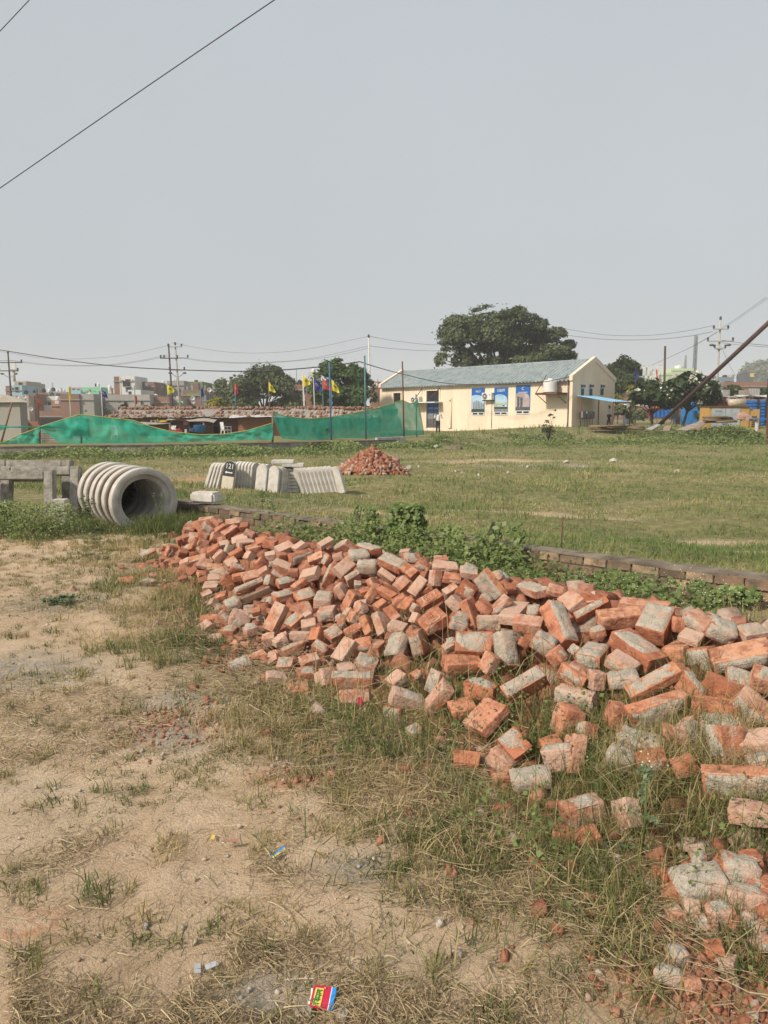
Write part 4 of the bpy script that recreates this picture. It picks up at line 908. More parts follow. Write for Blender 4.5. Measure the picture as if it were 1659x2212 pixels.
# ================================================================ terrace, office building, sheds, town
def z1(x, y): return .2604 * x, 702 + .2604 * y
def z2(x, y): return 378 + .2604 * x, 702 + .2604 * y
def z3(x, y): return 783 + .2767 * x, 648 + .2767 * y
def z4(x, y): return 1215 + .2676 * x, 648 + .2676 * y
def gzv_(x, y): return float(gz(x, y))
M['cream_wall'] = wallmat('cream_plaster', (.78, .655, .50), .17, .8)
M['white_metal'] = pbr('white_metal', (.72, .72, .70), None, 9, .5, 0)
M['glass_dark'] = pbr('dark_glass', (.03, .035, .04), (.02, .022, .025), 3, .15, 0, spec=.5)
M['poster_blue'] = pbr('poster_blue', (.02, .12, .40), (.015, .095, .34), 2, .4, 0)
M['poster_sky'] = pbr('poster_sky', (.42, .58, .70), (.26, .42, .58), 1.2, .4, 0)
M['poster_dusk'] = pbr('poster_dusk', (.45, .38, .38), (.26, .22, .24), 1.2, .4, 0)
M['poster_dark'] = pbr('poster_dark', (.05, .05, .055), (.12, .12, .12), 6, .4, 0)
M['poster_yellow'] = pbr('poster_yellow', (.55, .43, .05), None, 6, .4, 0)
M['poster_grey'] = pbr('poster_grey', (.25, .26, .28), (.14, .14, .16), 9, .4, 0)
M['poster_green'] = pbr('poster_green', (.05, .08, .04), None, 6, .4, 0)
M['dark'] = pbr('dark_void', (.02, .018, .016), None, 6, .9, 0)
M['black_metal'] = pbr('black_metal', (.03, .028, .028), None, 9, .6, 0)
M['brown_metal'] = pbr('rusty_brown_pipe', (.095, .055, .045), (.055, .036, .032), 6, .7, .1)
M['blue_pole'] = pbr('blue_pole', (.04, .16, .30), (.06, .13, .2), 5, .6, 0)
M['teal_pole'] = pbr('teal_pole', (.08, .20, .22), None, 5, .6, 0)
M['white_pole'] = pbr('white_pole', (.62, .60, .57), None, 5, .6, 0)
M['grey_pole'] = pbr('grey_pole', (.40, .39, .37), (.3, .29, .27), 3, .8, 0)
M['wire'] = pbr('wire', (.05, .05, .055), None, 3, .7, 0)
M['wire_grey'] = pbr('grey_wire', (.16, .165, .17), None, 3, .7, 0)
M['tank_black'] = pbr('black_tank', (.03, .03, .033), None, 3, .5, 0); M['tank_white'] = pbr('white_tank', (.70, .70, .68), (.6, .6, .58), 3, .5, 0)
M['plastic_white'] = pbr('white_plastic', (.75, .75, .74), None, 4, .5, 0); M['plastic_blue'] = pbr('blue_plastic', (.03, .20, .48), (.02, .15, .38), 4, .5, 0)
def tinmat(name, c, stain, per=18., rustc=(.22, .10, .06), ax=0, gl=.5):
    m, t, b = nt(name); v = coord(t); f = noise(t, v, 1.6, 6, .7)
    o = ramp(t, f, [(.34, tuple(stain)), (.58, c)])
    o = mixc(t, ramp(t, noise(t, v, 3, 6, .75), [(.62, (0, 0, 0)), (.76, (.8, .8, .8))]), o, rustc)
    t.links.new(o, b.inputs['Base Color']); b.inputs['Roughness'].default_value = gl; b.inputs['Metallic'].default_value = .0; b.inputs['Specular IOR Level'].default_value = .4
    return m
M['roof_blue'] = tinmat('blue_grey_roof_sheet', (.30, .335, .33), (.17, .22, .245), rustc=(.20, .22, .22)); M['tin_blue'] = tinmat('blue_tin', (.015, .13, .42), (.01, .09, .30), rustc=(.05, .12, .26)); M['tin_grey'] = tinmat('grey_tin', (.40, .39, .37), (.27, .26, .24)); M['tin_rust'] = tinmat('rusty_tin', (.36, .32, .27), (.25, .19, .15), rustc=(.22, .09, .05)); M['tin_canopy'] = tinmat('pale_blue_sheet', (.22, .42, .60), (.16, .33, .50), rustc=(.3, .4, .45))
def corr(mb, o, eu, ev, nu, amp, nrm, ax='u'):
    """corrugated sheet: origin o, edge vectors eu (across the ribs) and ev (along), nu ribs"""
    o, eu, ev, nrm = Vector(o), Vector(eu), Vector(ev), Vector(nrm).normalized(); k = nu * 4; vs = []; fs = []
    for th in (0, -.012):
        for i in range(k + 1):
            h = amp * (0, 1, 1, 0)[i % 4]
            for j in (0, 1): vs.append(o + eu * (i / k) + ev * j + nrm * (h + th))
    n2 = 2 * (k + 1)
    for i in range(k): a = 2 * i; fs.append((a, a + 2, a + 3, a + 1)); fs.append((n2 + a, n2 + a + 1, n2 + a + 3, n2 + a + 2))
    for i in range(k):
        a = 2 * i; fs.append((a, n2 + a, n2 + a + 2, a + 2)); fs.append((a + 1, a + 3, n2 + a + 3, n2 + a + 1))
    fs.append((0, 1, n2 + 1, n2)); e = 2 * k; fs.append((e, n2 + e, n2 + e + 1, e + 1))
    return mb.add(vs, fs)
# ---------------------------------------------------------------- office building
BA = np.array([-.4, 75.]); BB = np.array([14.4, 58.]); BL = float(np.linalg.norm(BB - BA)); BD = 5.8; BANG = math.atan2(BB[1] - BA[1], BB[0] - BA[0]); BZ = .0
ob = thing('office_building', 'long cream single storey office building with a blue grey tin roof', 'building', (BA[0], BA[1], BZ), BANG)
ca, sa = math.cos(-BANG), math.sin(-BANG)
def toloc(p, vec=False):
    x, y, z = (p if vec else (p[0] - BA[0], p[1] - BA[1], p[2] - BZ)); return np.array([ca * x - sa * y, sa * x + ca * y, z])
def bl(u, v, y=0.):
    o_ = toloc(ORG); d_ = toloc(ray(u, v), True); q = o_ + d_ * ((y - o_[1]) / d_[1]); return q[0], q[2]
def gl(u, v, x=None):
    x = BL if x is None else x
    o_ = toloc(ORG); d_ = toloc(ray(u, v), True); q = o_ + d_ * ((x - o_[0]) / d_[0]); return q[1], q[2]
def toW(x, y, z=0):
    c, s = math.cos(BANG), math.sin(BANG); return (BA[0] + c * x - s * y, BA[1] + s * x + c * y, z + BZ)
EV, RG_ = 4.25, 5.75
wx0, wz1 = bl(*z3(245, 727)); wx1, wz0 = bl(*z3(300, 800)); dx0, dz1 = bl(*z3(503, 710)); dx1, dz0 = bl(*z3(597, 1000)); dz0 = max(dz0, .05)
mb = MB()
def wall_with_holes(mb, L, z0, z1, holes, y0, y1):
    xs = sorted({0, L, *[h[0] for h in holes], *[h[1] for h in holes]})
    for a, b in zip(xs[:-1], xs[1:]):
        hs = [h for h in holes if h[0] <= a + 1e-6 and h[1] >= b - 1e-6]
        if not hs: mb.bb(a, b, y0, y1, z0, z1)
        else:
            h = hs[0]
            if h[2] > z0: mb.bb(a, b, y0, y1, z0, h[2])
            mb.bb(a, b, y0, y1, h[3], z1)
wall_with_holes(mb, BL, -.6, EV - .02, [(wx0, wx1, wz0, wz1), (dx0, dx1, dz0, dz1)], 0, .22)
mb.bb(0, BL, BD - .22, BD, -.6, EV - .02)
gp = [(.22, -.6), (BD - .22, -.6), (BD - .22, EV), (BD / 2, RG_ - .02), (.22, EV)]
for (xa, xb) in ((.0, .22), (BL - .22, BL)): mb.prism(gp, xa, xb, lambda a, t_, b: (t_, a, b))
mb.build('wall', 'cream_wall', ob, world=False)
# gable copings rise above the roof
for (xa, xb) in ((-.08, .26), (BL - .26, BL + .05)):
    MB().prism([(-.12, EV - .15), (-.12, EV + .22), (BD / 2, RG_ + .28), (BD + .12, EV + .22), (BD + .12, EV - .15), (BD / 2, RG_ - .12)], xa, xb, lambda a, t_, b: (t_, a, b)).build('gable_coping', 'cream_wall', ob, world=False)
mb = MB(); sl_ = math.hypot(BD / 2, RG_ - EV)
nrm = Vector((0, -(RG_ - EV), BD / 2)); corr(mb, (.28, -.42, EV - .20), (BL - .56, 0, 0), (0, BD / 2 + .42, RG_ - EV + .22), 62, .10, nrm)
corr(mb, (.28, BD + .3, EV - .14), (BL - .56, 0, 0), (0, -BD / 2 - .3, RG_ - EV + .16), 88, .045, Vector((0, RG_ - EV, BD / 2)))
mb.build('roof', 'roof_blue', ob, world=False)
MB().tube((.3, BD / 2, RG_ + .06), (BL - .3, BD / 2, RG_ + .06), .09).build('ridge_cap', 'roof_blue', ob, world=False)
# louvre window
wf = MB(); wf.bb(wx0 - .12, wx0, -.05, .2, wz0 - .1, wz1 + .1); wf.bb(wx1, wx1 + .12, -.05, .2, wz0 - .1, wz1 + .1); wf.bb(wx0, wx1, -.048, .198, wz1, wz1 + .1); wf.bb(wx0, wx1, -.048, .198, wz0 - .1, wz0)
wf = wf.build('window', 'cream_wall', ob, world=False); MB().bb(wx0, wx1, .16, .18, wz0, wz1).build('pane', 'glass_dark', wf, world=False)
mb = MB(); nL = 7
for k in range(nL): z_ = wz0 + (wz1 - wz0) * (k + .5) / nL; mb.box(((wx0 + wx1) / 2, .09, z_), (wx1 - wx0, .1, .035), Matrix.Rotation(.6, 3, 'X'))
mb.build('louvres', 'black_metal', wf, world=False)
# door with printed film
df = MB(); df.bb(dx0 - .14, dx0, -.06, .2, dz0, dz1 + .12); df.bb(dx1, dx1 + .14, -.06, .2, dz0, dz1 + .12); df.bb(dx0, dx1, -.058, .198, dz1, dz1 + .12)
_, dmid = bl(*z3(550, 803))
df = df.build('door', 'cream_wall', ob, world=False); MB().bb(dx0, dx1, .12, .16, dmid, dz1).build('transom_pane', 'glass_dark', df, world=False)
MB().bb(dx0, dx1, .10, .14, dz0, dmid - .02).build('printed_film', 'poster_blue', df, world=False)
dw = dx1 - dx0; dh = dmid - dz0
def arcpoly(x0, x1, z0, z1, f=.45):
    """lower picture area with a domed top"""
    n = 14; zt = z1; zs_ = z0 + (z1 - z0) * (1 - f)
    return [(x0, z0), (x1, z0)] + [(x1 - (x1 - x0) * i / n, zs_ + (zt - zs_) * math.sqrt(max(0, 1 - ((.62 - i / n) / .62) ** 2)) if i / n < 1.24 else zs_) for i in range(n + 1)]
fr = lambda a, t_, b: (a, t_, b)
MB().prism(arcpoly(dx0 + .02, dx1 - .02, dz0, dz0 + dh * .60, .35), .093, .099, fr).build('film_picture', 'poster_grey', df, world=False)
MB().bb(dx0 + .02, dx1 - .02, .086, .092, dz0 + .05, dz0 + dh * .36).build('film_rubble', 'poster_dark', df, world=False)
MB().bb((dx0 + dx1) / 2 - .025, (dx0 + dx1) / 2 + .025, .075, .085, dz0, dmid).build('door_stile', 'black_metal', df, world=False)
def wtext(nm, s, x, z, size, m, par, y=-.0, sc=(1, 1)): return text_mesh(nm, s, size, m, par, Matrix.Translation((x, y, z)) @ Matrix.Rotation(math.pi / 2, 4, 'X'), .003, font_scale=sc)
for k in (.27, .76): wtext('lettering', 'CANOPY', dx0 + dw * k, dz0 + dh * .78, .22, 'white_paint', df, .085, (.78, 1))
# door canopy with struts
cx0, cz0 = bl(*z3(440, 803)); cx1, _ = bl(*z3(628, 797))
cn = MB().bb(cx0, cx1, -1.05, -.062, cz0 - .03, cz0 + .06).build('door_canopy', 'white_metal', ob, world=False)
mb = MB(); mb.tube((dx0 - .6, -.01, dz1 + .25), (cx0 + .2, -1.0, cz0 + .05), .03); mb.tube((dx1 + .1, -.01, dz1 + .25), (dx0 + .9, -1.0, cz0 + .05), .03); mb.build('strut', 'brown_metal', cn, world=False)
# posters above vents
PO = [((855, 690, 953, 875), (860, 876, 952, 902)), ((1032, 685, 1135, 872), (1033, 873, 1132, 898)), ((1200, 668, 1308, 862), (1202, 863, 1307, 891))]
for k, (a, b) in enumerate(PO):
    x0, z_1 = bl(*z3(a[0], a[1])); x1, z_0 = bl(*z3(a[2], a[3])); hh_ = z_1 - z_0; ww = x1 - x0
    po = MB().bb(x0, x1, -.04, .0, z_0, z_1).build('poster', 'poster_blue', ob, world=False)
    MB().prism(arcpoly(x0 + .03, x1 - .03, z_0 + .02, z_0 + hh_ * .72, .33), -.048, -.041, fr).build('picture', 'poster_dusk' if k == 2 else 'poster_sky', po, world=False)
    bld = MB(); rg = random.Random(k)
    if k == 0:
        for q in range(7): xq = x0 + ww * (.12 + .125 * q); bld.bb(xq, xq + ww * .085, -.056, -.049, z_0 + .25, z_0 + hh_ * (.30 + .20 * (1 - abs(q - 2.2) / 5)))
        bld.build('printed_towers', 'poster_grey', po, world=False); MB().bb(x0 + .03, x1 - .03, -.058, -.05, z_0 + .02, z_0 + .26).build('printed_trees', 'poster_green', po, world=False)
    elif k == 1:
        bld.bb(x0 + ww * .10, x0 + ww * .26, -.056, -.049, z_0 + .45, z_0 + hh_ * .36); bld.bb(x0 + ww * .26, x0 + ww * .92, -.056, -.049, z_0 + hh_ * .30, z_0 + hh_ * .35); bld.build('printed_gate', 'poster_yellow', po, world=False)
        mb = MB(); mb.bb(x0 + ww * .58, x0 + ww * .88, -.056, -.049, z_0 + .42, z_0 + hh_ * .27); mb.build('printed_house', 'white_paint', po, world=False); MB().bb(x0 + ww * .62, x0 + ww * .8, -.06, -.057, z_0 + .55, z_0 + hh_ * .22).build('printed_opening', 'poster_dark', po, world=False)
        MB().bb(x0 + .03, x1 - .03, -.058, -.05, z_0 + .22, z_0 + .40).build('printed_trees', 'poster_green', po, world=False); MB().bb(x0 + .03, x1 - .03, -.053, -.049, z_0 + .02, z_0 + .2).build('printed_road', 'poster_grey', po, world=False)
    else:
        bld.bb(x0 + ww * .12, x0 + ww * .28, -.056, -.049, z_0 + .2, z_0 + hh_ * .56); bld.bb(x0 + ww * .34, x0 + ww * .50, -.056, -.049, z_0 + .2, z_0 + hh_ * .52); bld.build('printed_towers', 'poster_dark', po, world=False)
        MB().bb(x0 + .03, x1 - .03, -.058, -.05, z_0 + .02, z_0 + hh_ * .14).build('printed_ground', 'poster_dark', po, world=False)
    xm = (x0 + x1) / 2
    if k == 0: wtext('lettering', 'HILLS', xm, z_1 - hh_ * .14, .26, 'white_paint', po, -.043, (.9, 1))
    elif k == 1: wtext('lettering', 'CANOPY', xm, z_1 - hh_ * .14, .27, 'white_paint', po, -.043, (.78, 1)); MB().bb(xm - .45, xm + .45, -.045, -.041, z_1 - hh_ * .075, z_1 - hh_ * .065).build('rule_line', 'white_paint', po, world=False)
    else: wtext('lettering', 'C', xm, z_1 - hh_ * .13, .36, 'white_paint', po, -.043); wtext('lettering', 'CROWN EMPIRES', xm, z_1 - hh_ * .285, .15, 'white_paint', po, -.043, (.8, 1))
    x0, z_1 = bl(*z3(b[0], b[1])); x1, z_0 = bl(*z3(b[2], b[3]))
    vf = MB(); vf.bb(x0, x1, -.05, .0, z_0, z_1); vf = vf.build('vent_window', 'white_metal', ob, world=False); xm = (x0 + x1) / 2
    for (p_, q_) in ((x0 + .08, xm - .07), (xm + .07, x1 - .08)): MB().bb(p_, q_, -.06, -.051, z_0 + .08, z_1 - .06).build('pane', 'glass_dark', vf, world=False)
# pipes on the front wall
x_, zt = bl(*z3(697, 765)); _, zb_ = bl(*z3(697, 1000)); pp_ = MB(); pp_.tube((x_, -.06, zb_), (x_, -.06, zt), .05); pp_.tube((x_ - .35, -.06, zb_ + .02), (x_, -.06, zb_ + .02), .05); pp_.tube((x_, -.06, zt), (x_ - .2, -.1, zt - .25), .06); pp_.build('drain_pipe', 'cream_wall', ob, world=False)
x_, zt = bl(*z3(1012, 790)); _, zb_ = bl(*z3(1012, 1000)); MB().tube((x_, -.04, zb_), (x_, -.04, zt), .025).build('drain_pipe', 'grey_pole', ob, world=False)
x_, zt = bl(*z3(1615, 625)); MB().tube((x_, -.05, 0), (x_, -.05, zt), .04).build('drain_pipe', 'brown_metal', ob, world=False)
# gable windows
for k, (a, b, t1_, b1_) in enumerate(((143, 172, 675, 780), (210, 240, 675, 778), (300, 330, 677, 775))):
    y0, z_1 = gl(*z4(a, t1_)); y1, z_0 = gl(*z4(b, b1_)); zm = z_0 + (z_1 - z_0) * .62
    wf = MB().bb(BL, BL + .05, y0, y1, z_0, z_1).build('window', 'white_metal', ob, world=False)
    MB().bb(BL + .051, BL + .06, y0 + .07, y1 - .07, z_0 + .06, zm).build('pane', pbr('green_glass', (.05, .10, .10), None, 3, .25, 0), wf, world=False); MB().bb(BL + .051, BL + .06, y0 + .07, (y0 + y1) / 2 - .02, zm + .06, z_1 - .06).build('pane', 'glass_dark', wf, world=False); MB().bb(BL + .051, BL + .12, (y0 + y1) / 2 + .03, y1 + .04, zm + .1, z_1 - .08).build('exhaust_grille', 'wood', wf, world=False)
# things fixed to / standing by the building
def acunit(lab, a):
    x0, z_1 = bl(*z3(a[0], a[1]), -.3); x1, z_0 = bl(*z3(a[2], a[3]), -.3); p = toW((x0 + x1) / 2, -.3, z_0)
    r = thing('air_conditioner', lab, 'air conditioner', p, BANG, 'air conditioner units on the office wall'); w, h = x1 - x0, z_1 - z_0
    MB().bb(-w / 2, w / 2, -.18, .2, 0, h).build('casing', 'white_metal', r, world=False, bevel=.02)
    Rm = Matrix.Rotation(math.pi / 2, 3, 'X'); MB().lathe([(.01, .0), (h * .38, .0), (h * .40, .02)], (-w * .18, -.19, h * .5), 20, Rm).build('fan_guard', pbr('fan_dark', (.16, .16, .16), (.08, .08, .08), 20, .5, 0), r, world=False)
    MB().lathe([(.01, .03), (h * .12, .03), (h * .13, .0)], (-w * .18, -.19, h * .5), 14, Rm).build('fan_hub', 'white_metal', r, world=False)
    MB().bb(-w * .42, -w * .34, -.2, .28, -.07, -.004).bb(w * .34, w * .42, -.2, .28, -.07, -.004).build('bracket', 'black_metal', r, world=False)
    MB().lathe([(.001, .01), (.05, .01), (.05, 0)], (w * .32, -.185, h * .7), 12, Rm).build('logo', 'foil_red', r, world=False)
acunit('white air conditioner beside the office door, partly behind the net', (382, 757, 450, 803)); acunit('white air conditioner between the first and second blue posters', (942, 725, 1018, 780))
# water tank on its bracket
x0, zt = bl(*z3(1422, 615), -.75); x1, zb_ = bl(*z3(1508, 722), -.75); p = toW((x0 + x1) / 2, -.75, zb_); rt = (x1 - x0) / 2; hT = zt - zb_
r = thing('water_tank', 'white ribbed water tank on a bracket high on the office wall', 'water tank', p, BANG)
prof = [(.01, 0), (rt * .95, 0)] + [(rt * (1 + .035 * math.sin(i * 2.1)), hT * (.04 + .74 * i / 16)) for i in range(17)] + [(rt * .85, hT * .86), (rt * .35, hT * .9), (rt * .35, hT), (.01, hT)]
MB().lathe(prof, n=24).build('tank_body', 'tank_white', r, world=False)
bx0, bz = bl(*z3(1385, 728), -.75); bx1, _ = bl(*z3(1556, 715), -.75); p = toW((bx0 + bx1) / 2, 0, zb_ - .1); hw = (bx1 - bx0) / 2
r = thing('tank_bracket', 'rusty steel bracket carrying the white water tank', 'bracket', p, BANG); mb = MB(); mb.bb(-hw, hw, -1.35, 0, -.06, .09); mb.build('platform', 'rust', r, world=False)
mb = MB()
for sx in (-1, 1): mb.tube((sx * hw * .95, -.02, 1.5), (sx * hw * .95, -1.3, .1), .03); mb.tube((sx * hw * .9, -.02, -.7), (sx * hw * .9, -1.25, -.05), .03)
mb.build('stay', 'rust', r, world=False)
# sheet canopy by the gable wall
cw = lambda zx, zy, x: (lambda q: toW(x, q[0], q[1]))(gl(*z4(zx, zy), x))
A_ = Vector(cw(165, 778, BL + .05)); B_ = Vector(cw(250, 778, BL + .05)); C_ = Vector(cw(510, 838, BL + 2.6)); D_ = Vector(cw(440, 850, BL + 2.6))
A_ = Vector(toW(BL + .08, .5, 2.95)); B_ = Vector(toW(BL + .08, 2.9, 2.95)); C_ = Vector(toW(BL + 3.2, 2.9, 2.45)); D_ = Vector(toW(BL + 3.2, .5, 2.45))
cr = thing('sheet_canopy', 'pale blue sheet canopy on thin posts against the gable wall', 'canopy', tuple(A_))
corr(MB(), A_, B_ - A_, D_ - A_, 9, .04, (0, 0, 1)).build('sheet', 'tin_canopy', cr)
for q in (C_, D_, A_.lerp(D_, .12), B_.lerp(C_, .12)): MB().tube((q.x, q.y, gzv_(q.x, q.y) - .2), (q.x, q.y, q.z - .05), .045).build('post', 'rust', cr)
mb = MB(); mb.tube(D_ - Vector((0, 0, .05)), C_ - Vector((0, 0, .05)), .04); mb.build('beam', 'rust', cr)
p = toW(BL + .12, .6, 1.2); r = thing('meter_board', 'wooden board of meter boxes and dangling cables under the canopy', 'meter board', p, BANG)
MB().bb(0, .08, 0, 2.1, .0, .45).build('board', 'wood', r, world=False)
for k in range(3): MB().bb(.085, .3, .25 + .6 * k, .65 + .6 * k, .05, .55).build('meter_box', 'poster_grey', r, world=False)
mb = MB()
for k in range(5): mb.path([(.2, .3 + .35 * k, .0), (.25, .25 + .35 * k, -.6 - .1 * k), (.22, .5 + .3 * k, -.9)], .018, 5)
mb.build('cables', 'wire', r, world=False)
def lathe_thing(name, lab, cat, p, prof, m, n=18, grp=None):
    o = MB().lathe(prof, p, n).build(name, m, None, loc=p); return tag(o, lab, cat, grp)
p = on(*z4(287, 990)); gc = Vector(p); lathe_thing('gas_cylinder', 'dark gas cylinder standing under the sheet canopy', 'gas cylinder', p, [(.01, 0), (.15, .0), (.17, .08), (.17, .55), (.12, .68), (.05, .72), (.05, .78), (.10, .79), (.10, .9), (.01, .9)], 'brown_metal')
p = on(*z4(528, 998)); lathe_thing('drum', 'blue grey plastic drum standing on the lawn past the canopy', 'drum', p, [(.01, 0), (.50, 0), (.54, .06), (.52, .3), (.54, .34), (.52, .62), (.54, .66), (.52, .98), (.56, 1.06), (.56, 1.12), (.48, 1.12), (.47, 1.03), (.01, 1.0)], pbr('grey_drum', (.10, .135, .165), (.075, .10, .125), 4, .6, 0))
# ---------------------------------------------------------------- people
def skin_mesh(name, verts, edges, rad, sub=2):
    me = bpy.data.meshes.new(name); me.from_pydata(verts, edges, []); o = bpy.data.objects.new(name, me); COL.objects.link(o)
    md = o.modifiers.new('s', 'SKIN'); md.use_smooth_shade = True; o.modifiers.new('d', 'SUBSURF').levels = sub
    for i, v in enumerate(me.skin_vertices[0].data): v.radius = rad[i] if isinstance(rad[i], tuple) else (rad[i], rad[i]); v.use_root = i == 0
    dg = bpy.context.evaluated_depsgraph_get(); m2 = bpy.data.meshes.new_from_object(o.evaluated_get(dg)); bpy.data.objects.remove(o); m2.materials.clear(); m2.name = name; return m2
M['skin'] = pbr('skin', (.13, .068, .045), (.10, .052, .034), 6, .6, 0); M['hair'] = pbr('hair', (.015, .013, .012), None, 9, .6, 0); M['shirt_white'] = pbr('white_shirt', (.72, .72, .72), (.6, .6, .62), 5, .85, .2); M['shirt_pale'] = pbr('pale_shirt', (.66, .68, .70), (.52, .55, .58), 9, .85, .2); M['trousers'] = pbr('dark_trousers', (.02, .02, .024), None, 6, .9, .2); M['shoe'] = pbr('shoe', (.02, .018, .016), None, 6, .5, 0)
def person(lab, p, rz, arms, stride, shirt, h=1.7):
    r = thing('person', lab, 'person', p, rz); k = h / 1.7
    leg = []
    for sx, f in ((-1, stride), (1, -stride)):
        leg.append([(sx * .085, 0, .90), (sx * .095, -f * .16 + .01, .49), (sx * .10, -f * .30, .085), (sx * .10, -f * .30 - .15, .035)])
    V = [(0, 0, .93), (0, -.005, 1.10), (0, 0, 1.27), (0, .01, 1.43), (0, 0, 1.52), (0, -.02, 1.60), (0, -.02, 1.67)]; E = [(i, i + 1) for i in range(6)]; Rr = [(.12, .10), (.115, .09), (.13, .10), (.11, .08), (.05, .05), (.075, .092), (.055, .07)]
    for L_ in leg:
        n = len(V); V += L_; E += [(0, n), (n, n + 1), (n + 1, n + 2), (n + 2, n + 3)]; Rr += [.082, .055, .036, (.04, .028)]
    for A_ in arms:
        n = len(V); V += A_; E += [(3, n), (n, n + 1), (n + 1, n + 2), (n + 2, n + 3)]; Rr += [.058, .042, .03, (.022, .038)]
    sc = lambda L_: [(x * k, y * k, z * k) for x, y, z in L_]
    link('body', skin_mesh('body', sc(V), E, Rr), M['skin'], r)
    Vs = [(0, 0, .92), (0, -.005, 1.10), (0, 0, 1.27), (0, .01, 1.44)]; Es = [(0, 1), (1, 2), (2, 3)]; Rs = [(.14, .115), (.135, .108), (.148, .115), (.12, .09)]
    for A_ in arms: n = len(Vs); Vs += A_[:2] + [tuple(.35 * a + .65 * b for a, b in zip(A_[1], A_[2]))]; Es += [(3, n), (n, n + 1), (n + 1, n + 2)]; Rs += [.075, .058, .05]
    link('shirt', skin_mesh('shirt', sc(Vs), Es, Rs), M[shirt], r)
    Vt = [(0, 0, .93)]; Et = []; Rt = [(.138, .112)]
    for L_ in leg: n = len(Vt); Vt += L_[:3]; Et += [(0, n), (n, n + 1), (n + 1, n + 2)]; Rt += [.10, .075, .066]
    link('trousers', skin_mesh('trousers', sc(Vt), Et, Rt), M['trousers'], r)
    for L_ in leg: MB().ball((L_[3][0] * k, (L_[3][1] + .06) * k, .04), .12, 8, (.45, 1.1, .38)).build('shoe', 'shoe', r, world=False)
    MB().ball((0, .012 * k, 1.668 * k), .093 * k, 9, (.86, 1.02, .72)).build('hair', 'hair', r, world=False)
    for sx in (-1, 1): MB().ball((sx * .034 * k, -.098 * k, 1.625 * k), .012, 6).build('eye', 'white_paint', r, world=False)
    MB().ball((0, -.115 * k, 1.60 * k), .018, 6, (.7, 1, 1.2)).build('nose', 'skin', r, world=False)
    return r
sh = lambda sx: (sx * .185, .01, 1.42)
p = on(946, 937); person('man in white shirt and black trousers holding a phone to his ear', p, math.radians(-6), [[sh(-1), (-.30, -.02, 1.18), (-.14, -.10, 1.50), (-.095, -.10, 1.60)], [sh(1), (.32, -.03, 1.17), (.24, -.16, 1.42), (.22, -.19, 1.50)]], .18, 'shirt_white')
p = at_y(*z4(374, 1008), 58.6); p = (p[0], p[1], gzv_(p[0], p[1])); person('man in pale shirt and dark trousers walking past the sheet canopy', p, math.radians(62), [[sh(-1), (-.23, .10, 1.14), (-.22, -.02, .90), (-.21, -.04, .81)], [sh(1), (.23, -.03, 1.14), (.22, -.12, .90), (.21, -.15, .81)]], .5, 'shirt_pale', 1.62)
# ---------------------------------------------------------------- green nets
def netmat():
    m, t, b = nt('green_shade_net'); v = coord(t)
    o = ramp(t, noise(t, v, 1.4, 6, .7, 1.), [(.3, (.015, .36, .24)), (.55, (.035, .47, .32)), (.75, (.08, .56, .41))]); t.links.new(o, b.inputs['Base Color']); b.inputs['Roughness'].default_value = .8; b.inputs['Specular IOR Level'].default_value = .15
    tl = nd(t, 'ShaderNodeBsdfTranslucent'); t.links.new(o, tl.inputs[0]); tp = nd(t, 'ShaderNodeBsdfTransparent')
    m1 = nd(t, 'ShaderNodeMixShader'); m1.inputs[0].default_value = .35; t.links.new(b.outputs[0], m1.inputs[1]); t.links.new(tl.outputs[0], m1.inputs[2])
    m2 = nd(t, 'ShaderNodeMixShader'); t.links.new(ramp(t, noise(t, v, 2.2, 3), [(.3, (.10, .10, .10)), (.7, (.27, .27, .27))]), m2.inputs[0]); t.links.new(m1.outputs[0], m2.inputs[1]); t.links.new(tp.outputs[0], m2.inputs[2]); t.links.new(m2.outputs[0], t.nodes['Material Output'].inputs[0]); return m
M['net'] = netmat(); M['hem'] = pbr('yellow_hem', (.52, .46, .10), None, 4, .8, 0)
def net(lab, tops, bots, dl, dr, rows=10, cols=90, fold=.34, hem=True, seed=0):
    """tops/bots: picture heights along the run; the sheet itself hangs in a real vertical strip from dl to dr metres away"""
    us = np.linspace(tops[0][0], tops[-1][0], cols); tv = np.interp(us, [a[0] for a in tops], [a[1] for a in tops]); bv = np.interp(us, [a[0] for a in bots], [a[1] for a in bots])
    ds = np.interp(us, [us[0], us[-1]], [dl, dr]); P = []
    root = at_y(us[0], bv[0], ds[0]); 
    for i, u in enumerate(us):
        a = at_y(u, tv[i], ds[i]); b = at_y(u, bv[i], ds[i])
        for j in range(rows + 1):
            f = j / rows; q = a * (1 - f) + b * f; w = fold * math.sin(math.pi * min(1, f * 1.1)) * (fbm(np.array(i * .34 + seed + .25 * math.sin(j * .9)), np.array(j * .2), seed, 3) - .5) * 2; P.append((q[0] + .2 * w, q[1] + w, q[2]))
    Q_ = [(i * (rows + 1) + j, (i + 1) * (rows + 1) + j, (i + 1) * (rows + 1) + j + 1, i * (rows + 1) + j + 1) for i in range(cols - 1) for j in range(rows)]
    r = thing('shade_net', lab, 'net', tuple(root)); P = np.array(P) - np.array(root)
    link('netting', mesh_np('netting', P, quads=Q_, smooth=True), M['net'], r)
    if hem: MB().path([tuple(P[i * (rows + 1)]) for i in range(cols)], .02, 5).build('hem', 'hem', r, world=False)
    return r
net('long green shade net sagging towards its right end, left of the gap', [(88, 921), (130, 908), (172, 895), (228, 901), (289, 908), (325, 921), (370, 932), (432, 939), (482, 938), (534, 930), (588, 914)], [(88, 926), (128, 957), (180, 959), (400, 955), (588, 950)], 38, 39.5)
